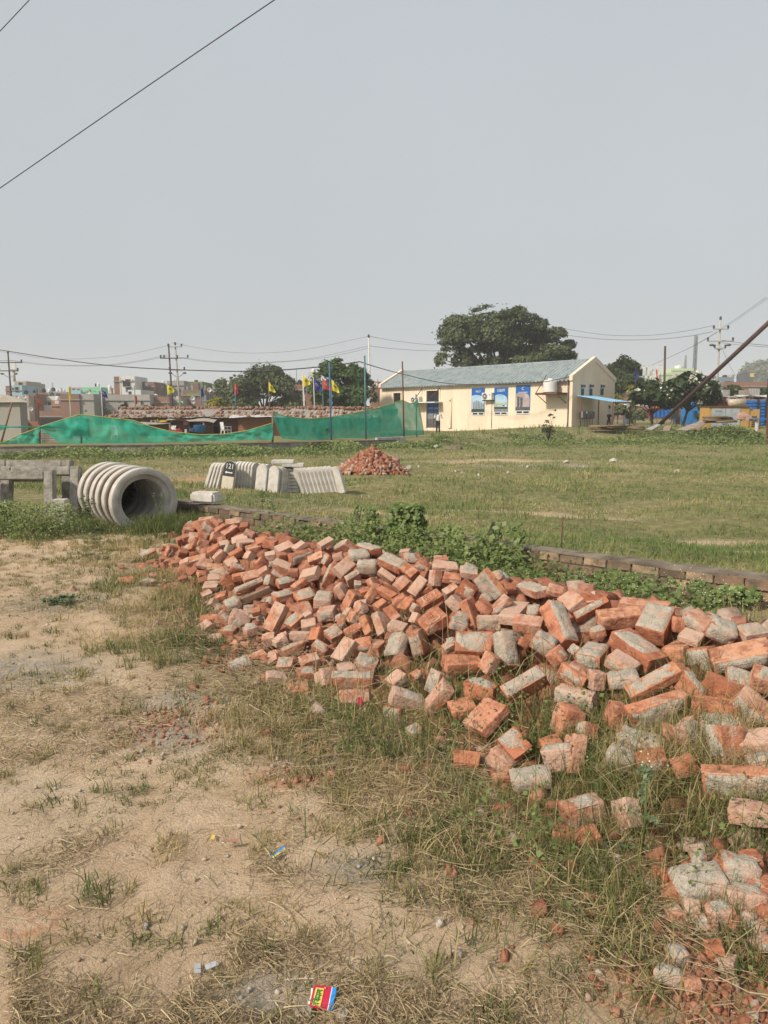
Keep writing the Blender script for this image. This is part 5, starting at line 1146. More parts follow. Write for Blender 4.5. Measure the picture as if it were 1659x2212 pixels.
net('tall green shade net rising to the office, right of the gap', [(591, 888), (605, 896), (638, 902), (662, 905), (714, 901), (769, 891), (820, 880), (869, 864), (886, 872), (897, 868), (901, 858), (908, 890), (916, 937)], [(591, 905), (608, 948), (660, 951), (740, 947), (800, 946), (860, 943), (916, 939)], 40.5, 50, seed=5)
net('small low green net sloping up to a stake, lower left', [(-40, 958), (8, 955), (45, 938), (86, 923)], [(-40, 962), (8, 960), (45, 960), (86, 960)], 37.5, 37.8, cols=40, seed=9)
net('twisted green strand of netting stretched left to a stake', [(-60, 914), (-10, 916), (20, 920), (88, 921)], [(-60, 950), (-10, 934), (20, 924), (88, 925)], 37, 38, cols=30, hem=False, seed=12)
def pole(name, lab, cat, a, b, d, r, m, grp=None, r2=None):
    """a: top pixel, b: base pixel"""
    B = at_y(b[0], b[1], d); T = at_y(a[0], a[1], d); B[2] = gzv_(B[0], B[1]) - .05
    t_ = thing(name, lab, cat, tuple(B), 0, grp); MB().tube(B, T, r, r2 or r).build('shaft', m, t_); return t_, B, T
pole('net_pole', 'teal pole with a brown top holding the right hand net', 'pole', z2(1280, 310), z2(1297, 948), 43.5, .045, 'blue_pole'); pole('net_pole', 'tallest dark teal pole beside the right hand net, cable on its top', 'pole', z2(1573, 255), z2(1585, 942), 45, .05, 'teal_pole'); pole('net_pole', 'pole with a dark red tip rising from the tall right hand net', 'pole', z3(311, 480), z3(325, 1070), 48.5, .045, 'rust'); pole('net_pole', 'short stake at the left end of the small low net', 'stake', z1(328, 830), z1(330, 985), 38.2, .05, 'teal_pole'); pole('net_pole', 'grey post inside the peak of the long net', 'stake', z1(662, 742), z1(678, 985), 38.3, .05, 'teal_pole'); pole('net_pole', 'post inside the second bend of the long net', 'stake', z1(1108, 792), z1(1112, 972), 38.7, .04, 'teal_pole'); pole('net_pole', 'wooden stake at the gap between the two nets', 'stake', z2(813, 715), z2(808, 950), 40, .06, 'wood'); pole('net_pole', 'post at the right hand tip of the tall net', 'stake', z3(418, 735), z3(424, 1050), 50.2, .04, 'rust'); pole('bamboo_pole', 'bamboo pole leaning against the beige cabin', 'pole', z1(100, 645), z1(5, 975), 38.5, .05, 'wood')
# ---------------------------------------------------------------- flags
for n_, c_ in (('red', (.62, .075, .055)), ('yellow', (.78, .64, .05)), ('blue', (.045, .055, .26))): M['flag_' + n_] = leafmat('flag_' + n_, c_, c_, trans=.35, rough=.8)
M['emblem_dark'] = pbr('emblem_dark', (.10, .085, .03), None, 4, .8, 0); M['emblem_pale'] = pbr('emblem_pale', (.60, .45, .42), None, 4, .8, 0)
def flag(lab, top, base, d, col, pm, quad, emb=True):
    """quad: four picture corners TL TR BR BL of the cloth"""
    t_, B, T = pole('flag', lab, 'flag', top, base, d, .04, pm, 'flags on poles along the terrace', .03)
    Q4 = [np.array(at_y(q[0], q[1], d - .05)) for q in quad]; n = 10; P = []; wob = .16
    f_ = lambda a, b: (Q4[0] * (1 - a) + Q4[1] * a) * (1 - b) + (Q4[3] * (1 - a) + Q4[2] * a) * b + np.array([0, wob * a * math.sin(a * 6 + b * 3 + d), .04 * a * math.sin(a * 7)])
    for i in range(n + 1):
        for j in range(n + 1): P.append(f_(i / n, j / n) - np.array(t_.location))
    Q_ = [(i * (n + 1) + j, (i + 1) * (n + 1) + j, (i + 1) * (n + 1) + j + 1, i * (n + 1) + j + 1) for i in range(n) for j in range(n)]
    cl_ = link('cloth', mesh_np('cloth', P, quads=Q_, smooth=True), M['flag_' + col], t_)
    if emb:
        mb = MB()
        for (a0, b0, a1, b1) in ((.28, .42, .5, .34), (.5, .34, .75, .44), (.28, .42, .34, .58), (.34, .58, .62, .56), (.62, .56, .75, .44), (.45, .42, .5, .54), (.56, .40, .6, .53)):
            mb.tube(f_(a0, b0) - np.array(t_.location) + np.array([0, -.03, 0]), f_(a1, b1) - np.array(t_.location) + np.array([0, -.03, 0]), .012, n=5)
        mb.build('emblem', 'emblem_dark' if col == 'yellow' else 'emblem_pale', cl_, world=False)
def fq(Z, *pts): return [Z(*p) for p in pts]
flag('red flag drooping on a thin pole, leftmost over the town', z1(306, 530), z1(325, 850), 42, 'red', 'rust', fq(z1, (308, 602), (318, 615), (343, 678), (325, 680)), False)
flag('yellow flag hanging straight down its white pole, near the mint house', z1(575, 500), z1(586, 770), 58, 'yellow', 'white_pole', fq(z1, (566, 515), (580, 510), (588, 610), (575, 650)), False)
flag('blue flag streaming out in front of the mint green house', z1(838, 505), z1(853, 765), 58, 'blue', 'white_pole', fq(z1, (838, 520), (868, 555), (903, 612), (845, 590)))
flag('red flag drooping in front of the grey house with two windows', z1(1115, 500), z1(1125, 755), 58, 'red', 'teal_pole', fq(z1, (1117, 575), (1128, 590), (1143, 658), (1124, 662)), False)
flag('yellow flag flying by the two tall utility poles', z1(1385, 485), z1(1396, 745), 58, 'yellow', 'teal_pole', fq(z1, (1384, 490), (1420, 510), (1450, 550), (1390, 580)))
flag('blue flag hanging beside the dark grey box house', z2(210, 485), z2(223, 738), 58, 'blue', 'blue_pole', fq(z2, (210, 500), (225, 535), (245, 590), (217, 595)), False)
flag('red flag on a blue pole in front of the hazy tree', z2(495, 475), z2(506, 725), 58, 'red', 'blue_pole', fq(z2, (492, 480), (515, 500), (528, 560), (498, 582)))
flag('yellow flag on a rusty pole at the right side of the hazy tree', z2(777, 462), z2(788, 720), 58, 'yellow', 'wood', fq(z2, (777, 470), (805, 505), (838, 562), (780, 548)))
flag('yellow flag on a white pole, first of the bunch by the round tree', z2(1058, 410), z2(1075, 715), 58, 'yellow', 'white_pole', fq(z2, (1058, 413), (1095, 445), (1127, 490), (1064, 510)))
flag('dark blue flag hidden behind the first yellow flag of the bunch', z2(1070, 500), z2(1080, 715), 60, 'blue', 'white_pole', fq(z2, (1069, 515), (1080, 525), (1086, 550), (1073, 585)), False)
flag('blue flag on a white pole, second of the bunch by the round tree', z2(1150, 432), z2(1161, 705), 58, 'blue', 'white_pole', fq(z2, (1150, 436), (1195, 470), (1220, 560), (1155, 535)))
flag('red flag in the bunch, in front of the round tree', z2(1223, 440), z2(1234, 705), 58, 'red', 'teal_pole', fq(z2, (1223, 443), (1270, 478), (1310, 545), (1228, 530)))
flag('yellow flag in the bunch, rightmost in front of the round tree', z2(1297, 448), z2(1303, 705), 58, 'yellow', 'blue_pole', fq(z2, (1297, 450), (1335, 490), (1367, 565), (1308, 547)))
flag('small red flag beside the left corner of the office', z3(120, 618), z3(128, 790), 80, 'red', 'rust', fq(z3, (118, 622), (122, 630), (128, 700), (119, 712)), False)
flag('blue flag furled above the right hand lawn', z4(590, 530), z4(592, 900), 72, 'blue', 'black_metal', fq(z4, (586, 545), (598, 570), (608, 645), (582, 625)), False)
flag('red flag furled above the white flowered trees', z4(755, 540), z4(768, 900), 76, 'red', 'white_pole', fq(z4, (752, 545), (768, 575), (780, 660), (760, 668)))
# ---------------------------------------------------------------- labour shed
M['hut_brick'] = brickmat('hut_brick', (.36, .135, .07), (.28, .105, .06), (.26, .19, .14), .23, .08, .012)
x0 = at_y(228, 905, 52)[0]; x1 = at_y(822, 905, 52)[0]
shd = thing('labour_shed', 'long low brick shed, tin roof weighted with bricks and rags', 'shed', (x0, 52, 0)); Ls = x1 - x0
mb = MB()
xa = .0; 
mb.bb(0, Ls, 1.1, 1.25, -.1, 1.36); mb.bb(0, .2, 1.25, 6, -.1, 1.36); mb.bb(Ls - .2, Ls, 1.25, 6, -.1, 1.36)
f1 = at_y(*z2(520, 800), 52)[0] - x0; f2 = at_y(*z2(895, 800), 52)[0] - x0; mb.bb(f1, f2, .2, 1.1, -.1, 1.30); mb.bb(f2, Ls, .5, 1.1, -.1, 1.28)
mb.build('brick_wall', 'hut_brick', shd, world=False)
for k, (a, b) in enumerate(((318, 360), (120, 170))): MB().bb(at_y(*z2(a, 850), 53)[0] - x0, at_y(*z2(b, 850), 53)[0] - x0, 1.08, 1.099, .2, 1.1).build('doorway', 'dark', shd, world=False)
mb = MB(); rg = random.Random(4); k = 0
while k < Ls: 
    w_ = rg.uniform(.9, 1.6); m_ = rg.random(); corr(mb, (k - .05, -.15 + rg.uniform(-.15, .1), 1.30 + rg.uniform(-.05, .05)), (min(w_ + .12, Ls - k + .2), 0, rg.uniform(-.05, .05)), (rg.uniform(-.1, .1), 3.6, .62 + rg.uniform(-.05, .05)), 5, .035, (0, -.16, 1)); k += w_
mb.build('tin_roof', 'tin_rust', shd, world=False)
mb = MB(); k = 0
while k < Ls: w_ = rg.uniform(1, 2.2); corr(mb, (k, 3.4, 1.93), (w_ + .1, 0, 0), (0, 2.6, -.4), 6, .03, (0, .15, 1)); k += w_
mb.build('rear_roof', 'tin_grey', shd, world=False)
# loose bricks weighting the roof (uncountable at this size)
rgn = np.random.default_rng(12); n = 520; xs = rgn.uniform(0, Ls, n); tt = np.where(rgn.random(n) < .55, rgn.normal(.97, .04, n), np.where(rgn.random(n) < .5, rgn.normal(.45, .05, n), rgn.normal(.08, .06, n)))
Vr, Qr = scatter_boxes(np.column_stack([xs + x0, 52 - .15 + 3.6 * tt, 1.37 + .64 * np.clip(tt, 0, 1.02)]), np.column_stack([rgn.uniform(.15, .3, n), rgn.uniform(.1, .16, n), rgn.uniform(.07, .13, n)]), rgn, .06)
tag(link('roof_bricks', mesh_np('roof_bricks', Vr, quads=Qr), pbr('roof_brick', (.34, .18, .12), (.20, .125, .09), 3, .95, 0)), 'loose bricks in rows weighting the tin roof of the long shed', 'roof bricks', kind='stuff')
def cloth_thing(name, lab, cat, u, v, d, w, h, m, seed, flat=False):
    p = at_y(u, v, d); n = 10; P = []
    for i in range(n + 1):
        for j in range(n + 1):
            a, b = i / n, j / n; q = fbm(np.array(a * 3 + seed), np.array(b * 3.), seed, 3) - .5
            if flat: P.append(((a - .5) * w + q * .2, (b - .5) * h * 2 + q * .3, .1 + (b - .5) * h * .25 + float(q) * .35))
            else: P.append(((a - .5) * w + .06 * float(q), .25 * float(q), -b * h * (1 + .3 * float(q))))
    o = link(name, mesh_np(name, np.array(P, float), quads=[(i * 11 + j, (i + 1) * 11 + j, (i + 1) * 11 + j + 1, i * 11 + j + 1) for i in range(n) for j in range(n)], smooth=True), M[m] if m in M else m, loc=tuple(p))
    return tag(o, lab, cat)
for n_, c_ in (('cl_yellow', (.62, .42, .06)), ('cl_white', (.62, .60, .57)), ('cl_red', (.30, .035, .05)), ('cl_navy', (.05, .06, .10)), ('cl_grey', (.36, .35, .35)), ('cl_pink', (.55, .22, .25)), ('tarp', (.36, .32, .28)), ('tarp_white', (.55, .53, .50))): M[n_] = pbr(n_, c_, tuple(x * .75 for x in c_), 6, .9, .2)
cloth_thing('cloth', 'yellow cloth spread on the shed roof', 'cloth', *z1(1375, 800), 52.3, 1.1, .5, 'cl_yellow', 1, True); cloth_thing('cloth', 'white cloth on the shed roof left of the yellow cloth', 'cloth', *z1(1300, 805), 52.3, .7, .4, 'cl_white', 2, True); cloth_thing('cloth', 'pink cloth bundle hung at the shed eave', 'cloth', *z1(1538, 792), 51.6, .35, .3, 'cl_pink', 3); cloth_thing('tarpaulin', 'ragged grey tarpaulin over the middle of the shed eave', 'tarpaulin', *z2(150, 795), 52, 3.4, .9, 'tarp', 4, True); cloth_thing('tarpaulin', 'whitish plastic sheet sagging from the right part of the shed eave', 'tarpaulin', *z2(690, 770), 51.9, 3.8, .75, 'tarp_white', 5, True); cloth_thing('tarpaulin', 'grey tarpaulin over the left end of the shed eave', 'tarpaulin', *z1(1250, 820), 51.9, 2.6, .7, 'tarp', 7, True)
for k, (a, b, w_, h_, m_, l_) in enumerate(((1437, 835, .35, .3, 'cl_white', 'white cloth hanging on the line under the shed eave'), (1460, 858, .75, .4, 'cl_red', 'dark red cloth hanging low on the line by the shed'), (1542, 865, .14, .42, 'cl_white', 'narrow white cloth hanging on the line by the shed'), (1592, 850, .38, .3, 'cl_navy', 'dark navy shirt hanging on the line by the shed'), (1640, 848, .35, .25, 'cl_grey', 'grey cloth hanging on the line by the shed'))): cloth_thing('laundry', l_, 'laundry', *z1(a, b), 50.5, w_ * 1.1, h_, m_, 20 + k)
MB().path([at_y(*z1(1400, 822), 50.6), at_y(*z1(1540, 852), 50.6), at_y(*z2(240, 852), 50.6), at_y(*z2(520, 800), 51.5)], .015, 5).build('washing_line', 'wire', None, world=False); tag(bpy.data.objects['washing_line'], 'washing line strung along the front of the shed', 'washing line')
for (a, b, l_) in ((z1(1408, 810), z1(1410, 900), 'left wooden prop under the shed eave'), (z2(238, 810), z2(240, 905), 'middle wooden prop under the shed eave')): pole('shed_prop', l_, 'post', a, b, 51, .06, 'wood')
p = at_y(*z2(208, 900), 50.4); o = MB().lathe([(.01, 0), (.36, 0), (.42, .45), (.44, .47), (.40, .47), (.36, .05), (.01, .04)], (p[0], p[1], gzv_(p[0], p[1]) + .3), 16).build('tub', 'plastic_blue', None, loc=(p[0], p[1], p[2])); tag(o, 'blue plastic tub under the shed eave', 'tub')
def chair(lab, u, v, d, m, rz, s=1.):
    p = at_y(u, v, d); z = gzv_(p[0], p[1]); r = thing('chair', lab, 'chair', (p[0], p[1], z), rz)
    MB().box((0, 0, .42 * s), (.5 * s, .48 * s, .05), None).build('seat', m, r, world=False)
    b = MB(); b.box((0, .24 * s, .68 * s), (.46 * s, .04, .42 * s), Matrix.Rotation(-.15, 3, 'X')); b.build('backrest', m, r, world=False)
    for sx in (-1, 1):
        for sy in (-1, 1): MB().tube((sx * .22 * s, sy * .2 * s, .4 * s), (sx * .26 * s, sy * .25 * s, 0), .03).build('leg', m, r, world=False)
        a = MB(); a.box((sx * .26 * s, 0, .62 * s), (.05, .46 * s, .035)); a.tube((sx * .26 * s, -.2 * s, .42 * s), (sx * .26 * s, -.2 * s, .62 * s), .02); a.build('armrest', m, r, world=False)
chair('white plastic chair seen through the long green net', *z1(983, 968), 40.5, 'plastic_white', 2.6); chair('white plastic chair in front of the shed, above the net', *z2(425, 910), 49.5, 'plastic_white', 2.2, 1.1)
chair('blue framed chair with a pale back on the right hand lawn', *z4(918, 995), 62, pbr('chair_pale', (.42, .44, .43), (.12, .2, .3), 5, .7, 0), .3, 1.25); chair('blue chair facing sideways under the flowering tree', *z4(1090, 985), 64, 'plastic_blue', 1.9, 1.4)
p = on(*z4(1018, 975)); r = thing('stool_table', 'low pale table with a pink jug between the lawn chairs', 'table', tuple(p)); MB().box((p[0], p[1], p[2] + .62), (1.1, .6, .05)).build('table_top', 'wood', r)
for sx in (-.45, .45): MB().tube((p[0] + sx, p[1], p[2]), (p[0] + sx, p[1], p[2] + .6), .04).build('leg', 'wood', r)
lathe_thing('jug', 'pink jug standing on the low lawn table', 'jug', (p[0] + .2, p[1], p[2] + .645), [(.01, 0), (.2, 0), (.22, .3), (.15, .42), (.01, .42)], 'cl_pink', 12)
# corrugated fence sheet + dark tarp + cabin on the far left
def sheetfence(lab, a, b, d, m, ribs, name='tin_sheet', back=0.):
    A = at_y(a[0], a[1], d); B = at_y(b[0], b[1], d); zb = min(B[2], A[2]); r = corr(MB(), (A[0], d, B[2]), (B[0] - A[0], back, 0), (0, 0, A[2] - B[2]), ribs, .04, (0, -1, 0)).build(name, m, None, loc=(A[0], d, B[2])); return tag(r, lab, 'tin sheet')
r = thing('tin_sheet', 'rusty horizontal corrugated sheet in the gap left of the long net', 'tin sheet', tuple(at_y(*z1(340, 985), 39.5))); A = at_y(*z1(340, 860), 39.5); B = at_y(*z1(520, 985), 39.5); corr(MB(), (A[0], 39.5, B[2]), (0, 0, A[2] - B[2]), (B[0] - A[0], 0, 0), 9, .03, (0, -1, 0)).build('sheet', 'tin_rust', r)
A = at_y(*z1(330, 775), 47); B = at_y(*z1(560, 880), 47); o = MB().bb(A[0], B[0] + .6, 47, 49, gzv_(A[0], 47) - .1, A[2]).build('tarp_shelter', pbr('dark_tarp', (.05, .052, .055), (.035, .036, .04), 3, .7, 0), None, loc=(A[0], 47, 0)); tag(o, 'low shelter covered in dark tarpaulin behind the net peak', 'shelter')
cb = thing('cabin', 'beige boxy cabin with a pale pitched roof at the left edge', 'cabin', tuple(at_y(*z1(80, 810), 44))); A = at_y(*z1(-140, 645), 44); B = at_y(*z1(172, 808), 44)
MB().bb(A[0], B[0], 44, 44.9, -.2, A[2]).build('cabin_wall', wallmat('cabin_grey', (.36, .34, .30), .15), cb); MB().prism([(A[0] - .1, A[2]), (B[0] + .15, A[2] + .03), (at_y(*z1(-20, 580), 44)[0], at_y(*z1(0, 575), 44)[2])], 43.8, 45.1).build('cabin_roof', pbr('cabin_roof', (.56, .50, .42), None, 2, .8, 0), cb); MB().bb(B[0] - 4.1, B[0] - 4.0, 43.9, 43.99, 0, A[2]).build('corner_trim', 'white_metal', cb)
A = at_y(*z1(-60, 800), 50); B = at_y(*z1(345, 930), 50); r = thing('yard_wall', 'low brick yard wall with a concrete pillar beside the cabin', 'wall', (A[0], 50, 0)); MB().bb(A[0], B[0], 50, 50.3, -.2, A[2]).build('brickwork', 'hut_brick', r); C_ = at_y(*z1(175, 790), 49.8); D_ = at_y(*z1(218, 900), 49.8); MB().bb(C_[0], D_[0], 49.7, 50.35, -.2, C_[2]).build('pillar', 'concrete', r)
# ---------------------------------------------------------------- town behind
M['br_a'] = brickmat('town_brick_a', (.30, .135, .085), (.24, .105, .07), (.22, .165, .13), .5, .18, .02); M['br_b'] = brickmat('town_brick_b', (.26, .14, .10), (.21, .11, .08), (.22, .18, .15), .5, .18, .02); M['br_c'] = brickmat('town_brick_c', (.36, .165, .10), (.29, .13, .085), (.26, .2, .15), .5, .18, .02)
M['pl_grey'] = wallmat('grey_render', (.36, .345, .325), .35, .35); M['pl_beige'] = wallmat('beige_render', (.42, .37, .31), .35, .4); M['pl_white'] = wallmat('white_render', (.66, .65, .62), .18, .4); M['pl_mint'] = wallmat('mint_render', (.24, .56, .36), .12, .4); M['pl_olive'] = wallmat('olive_render', (.19, .25, .07), .2, .4); M['pl_lblue'] = wallmat('light_blue_render', (.30, .47, .56), .15, .4); M['pl_dark'] = wallmat('dark_cladding', (.055, .06, .07), .2, .4); M['pl_lime'] = wallmat('pale_green_render', (.48, .58, .34), .15, .3); M['pl_pink'] = wallmat('pinkish_white', (.62, .50, .50), .15, .3); M['pl_slate'] = wallmat('slate_blue', (.20, .25, .30), .2, .3)
M['roof_line'] = pbr('roof_slab', (.33, .31, .29), None, 2, .9, 0)
def house(name, lab, Z, x0, x1, yt, d, m, wins=(), depth=7., yb=None, sub=None, cat='house', slab=True):
    """box block with parapet; wins: (x0,x1,ytop,ybot,material,kind)"""
    A = at_y(*Z(x0, yt), d); B = at_y(*Z(x1, yt), d); zt = A[2]; zb = gzv_(A[0], d) - .3 if yb is None else at_y(*Z(x0, yb), d)[2]
    t_ = thing(name, lab, cat, (A[0], d, zb)); mb = MB(); th = .22; ph = .8
    mb.bb(A[0], B[0], d, d + depth, zb, zt - ph)
    mb.bb(A[0], B[0], d, d + th, zt - ph, zt); mb.bb(A[0], B[0], d + depth - th, d + depth, zt - ph, zt); mb.bb(A[0], A[0] + th, d + th, d + depth - th, zt - ph, zt); mb.bb(B[0] - th, B[0], d + th, d + depth - th, zt - ph, zt)
    mb.build('wall', m, t_)
    if slab: MB().bb(A[0] - .12, B[0] + .12, d - .18, d - .004, zt - ph - .12, zt - ph + .02).build('roof_slab', 'roof_line', t_)
    rr = random.Random(int(x0 * 7 + yt)); W_ = B[0] - A[0]
    if slab and W_ > 3.5 and cat == 'house':
        q = A[0] + W_ * rr.uniform(.08, .6); sw = min(2.4, W_ * .3)
        if rr.random() < .55: MB().bb(q, q + sw, d + 2.2, d + 2.2 + sw, zt - ph + .003, zt + rr.uniform(.5, 1.3)).build('stair_room', rr.choice([m, 'pl_grey', 'br_b', 'pl_white']), t_)
        mb = MB()
        for _ in range(rr.randint(1, 4)): xq = A[0] + W_ * rr.uniform(.05, .95); hq = rr.uniform(.5, 1.1); mb.bb(xq, xq + .22, d + 1.2, d + 1.42, zt - ph + .003, zt + hq)
        mb.build('roof_column', rr.choice(['pl_grey', 'br_b']), t_)
        xq = A[0] + W_ * rr.uniform(.1, .9); MB().tube((xq, d + 1.6, zt - ph), (xq, d + 1.6, zt + rr.uniform(1.2, 2.6)), .04, n=5).build('roof_rod', 'wire_grey', t_)
    for w in wins:
        p = at_y(*Z(w[0], w[2]), d); q = at_y(*Z(w[1], w[3]), d); k = w[5] if len(w) > 5 else 'window'; wm = w[4]
        if k == 'window':
            f = MB().bb(p[0], q[0], d - .07, d - .003, q[2], p[2]).build('window', 'roof_line', t_); e = min(.1, (q[0] - p[0]) * .15); MB().bb(p[0] + e, q[0] - e, d - .085, d - .071, q[2] + e, p[2] - e).build('pane', wm, f)
        elif k == 'balcony':
            MB().bb(p[0], q[0], d - 1.1, d - .02, q[2] - .12, q[2]).build('balcony_slab', 'roof_line', t_); mb = MB(); mb.bb(p[0], q[0], d - 1.1, d - 1.04, q[2] + .001, q[2] + .95); mb.build('balcony_rail', wm, t_)
        else: MB().bb(p[0], q[0], d - (.3 if k == 'block' else .05), d - .002, q[2], p[2]).build(k if k != 'block' else 'panel', wm, t_)
    return t_, A, B, zt
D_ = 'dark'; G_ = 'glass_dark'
house('town_house', 'narrow brick house at the far left, behind the left utility pole', z1, 45, 122, 505, 152, 'br_b')
house('town_house', 'light blue house with one big dark opening, far left', z1, 96, 182, 503, 140, 'pl_lblue', [(122, 160, 512, 560, D_), (100, 118, 520, 540, G_)])
house('town_house', 'tall beige concrete house with open upper storey, far left', z1, 118, 215, 466, 160, 'pl_beige', [(150, 190, 474, 500, D_), (195, 212, 500, 540, D_)]); house('town_house', 'grey unplastered tower block behind the light blue house', z1, 192, 252, 480, 162, 'pl_grey', [(200, 220, 500, 540, D_)])
house('town_house', 'stained grey concrete house with satellite dishes, behind the cabin', z1, 100, 235, 585, 122, 'pl_beige', [(175, 205, 700, 760, D_), (205, 212, 600, 640, D_)])
house('town_house', 'narrow brick house between the grey house and the white balcony house', z1, 228, 292, 572, 124, 'br_b', [(240, 255, 640, 665, D_)])
house('town_house', 'white house with long balcony and red washing', z1, 284, 470, 590, 128, 'pl_white', [(335, 360, 640, 690, D_), (395, 425, 640, 690, D_), (430, 455, 640, 680, D_), (330, 470, 655, 712, 'pl_white', 'balcony'), (350, 372, 680, 697, 'cl_red', 'panel'), (398, 424, 676, 697, 'cl_red', 'panel'), (292, 318, 722, 770, G_)], 8)
house('town_house', 'brown brick house with parapet above the white balcony house', z1, 300, 400, 562, 136, 'br_b'); house('town_house', 'grey upper rooms with small white openings, far centre left', z1, 380, 560, 555, 150, 'pl_grey', [(395, 420, 575, 600, 'cl_red', 'panel'), (430, 445, 560, 610, D_), (480, 500, 570, 600, D_), (520, 540, 575, 610, 'pl_lblue')])
house('town_house', 'low dark brick house in front of the white balcony house', z1, 325, 510, 712, 112, 'br_b', [(340, 360, 760, 785, D_)], 5); house('town_house', 'pinkish brick house with a small terrace, left of the two tone house', z1, 425, 500, 625, 118, 'br_c', [(455, 490, 628, 655, 'pl_pink', 'panel'), (495, 520, 640, 660, D_)])
house('town_house', 'wide brown brick front, left half of the two tone house', z1, 498, 656, 572, 111, 'br_b', [(560, 580, 585, 622, 'br_c', 'panel')], 8); house('town_house', 'grey rendered side block, right half of the two tone house', z1, 657, 775, 572, 111.3, 'pl_grey', [(700, 716, 612, 622, D_), (700, 716, 704, 716, D_)], 8)
house('town_house', 'small light blue room on a roof, behind the two tone house', z1, 584, 668, 540, 138, 'pl_lblue'); house('town_house', 'jumble of brick and concrete rooms above the light blue room', z1, 580, 690, 518, 158, 'pl_beige', [(600, 620, 525, 540, D_), (640, 660, 530, 545, D_)])
house('town_house', 'mint green house with balcony and dark windows', z1, 684, 842, 516, 135, 'pl_mint', [(728, 755, 535, 570, D_), (778, 798, 548, 578, D_), (822, 838, 545, 590, D_), (760, 842, 575, 605, 'pl_mint', 'balcony'), (800, 840, 610, 640, D_)]); house('town_house', 'low brick house right of the two tone house', z1, 776, 874, 640, 120, 'br_b', [(776, 790, 655, 700, D_)])
house('town_house', 'wide plain grey house with two small square windows', z1, 872, 1242, 577, 114, 'pl_grey', [(1034, 1062, 628, 668, G_), (1164, 1192, 628, 664, G_), (1060, 1072, 690, 700, D_)], 9)
house('town_house', 'low white house with a tall white cylinder tank beside the white tower', z1, 896, 962, 530, 132, 'pl_white', [(905, 930, 555, 580, 'tank_white')]); house('town_house', 'tall brick flank beside the white tower house', z1, 944, 992, 428, 131, 'br_b')
house('town_house', 'tall white tower house with a deep blue window', z1, 990, 1116, 424, 130, 'pl_white', [(1038, 1086, 448, 510, G_), (1042, 1088, 520, 556, 'tin_blue'), (1012, 1022, 455, 465, D_), (1098, 1106, 455, 465, D_), (1036, 1090, 482, 512, 'black_metal', 'balcony')]); house('town_house', 'low white walled terrace in front of the white tower', z1, 1060, 1168, 538, 124, 'pl_white', [(1065, 1090, 550, 575, G_)])  # the tower's blue window is a plain blue pane
house('town_house', 'dark brick house right of the white tower, white tank on top', z1, 1118, 1282, 472, 134, 'br_b', [(1180, 1200, 500, 520, D_)]); house('town_house', 'brick house with a blue door behind the long shed', z1, 1258, 1402, 598, 116, 'br_c', [(1262, 1282, 665, 702, 'tin_blue'), (1320, 1340, 640, 650, D_)]); house('town_house', 'grey house overgrown with a green creeper on its terrace', z1, 1280, 1392, 488, 140, 'pl_grey', [(1300, 1318, 505, 530, D_), (1340, 1365, 540, 560, D_)])
house('town_house', 'grey concrete house with tanks behind the utility poles', z1, 1384, 1524, 462, 142, 'pl_grey', [(1400, 1425, 505, 530, D_), (1485, 1500, 530, 560, D_)]); house('town_house', 'plain dark grey house in front of the utility poles', z1, 1366, 1500, 600, 118, 'pl_beige', [(1462, 1490, 590, 620, 'pl_pink', 'panel'), (1466, 1520, 630, 650, 'pl_mint', 'panel')])
house('town_house', 'brick house under the olive room, dishes on its wall', z2, 60, 245, 540, 122, 'br_b', [(95, 240, 562, 600, 'pl_olive', 'panel'), (70, 95, 630, 650, 'pl_white', 'panel'), (165, 195, 580, 610, G_)]); house('town_house', 'bright olive green room on a roof', z2, 130, 228, 470, 126, 'pl_olive', [(195, 205, 505, 515, D_)])
house('town_house', 'dark grey box house with a pale blue edge', z2, 240, 392, 580, 108, 'pl_dark', [(240, 264, 582, 720, 'pl_slate', 'panel'), (318, 336, 585, 594, G_)]); house('town_house', 'brick house seen between the dark box and the hazy tree', z2, 388, 505, 572, 118, 'br_a'); house('town_house', 'small house with a green awning left of the hazy tree', z2, 305, 360, 488, 130, 'br_b', [(310, 345, 505, 520, 'pl_mint', 'panel')])
house('town_house', 'very large plain brick wall of a house behind both trees', z2, 880, 1240, 487, 104, 'br_a', [(990, 1050, 610, 705, 'pl_grey', 'panel')], 9); house('town_house', 'pinkish white tower room rising behind the round tree', z2, 1105, 1180, 392, 120, 'pl_pink', [(1118, 1140, 418, 458, G_), (1105, 1150, 450, 476, 'pl_white', 'balcony')]); house('town_house', 'brick house with a white top between the round tree and the office', z2, 1615, 1720, 470, 122, 'br_b', [(1640, 1680, 480, 505, 'pl_white', 'panel')])
house('far_building', 'pale green tiered building with white washing, far right', z4, 790, 1062, 588, 262, 'pl_lime', [(885, 980, 603, 628, 'pl_white', 'panel'), (985, 1062, 598, 622, 'pl_white', 'panel')], 16, cat='building'); house('far_building', 'upper tiers of the pale green building', z4, 880, 1062, 553, 266, 'pl_lime', [], 10, cat='building'); house('far_building', 'low grey roofs left of the pale green building', z4, 610, 800, 632, 255, 'pl_slate', [(640, 660, 640, 660, D_), (700, 720, 640, 660, D_)], 16, cat='building')
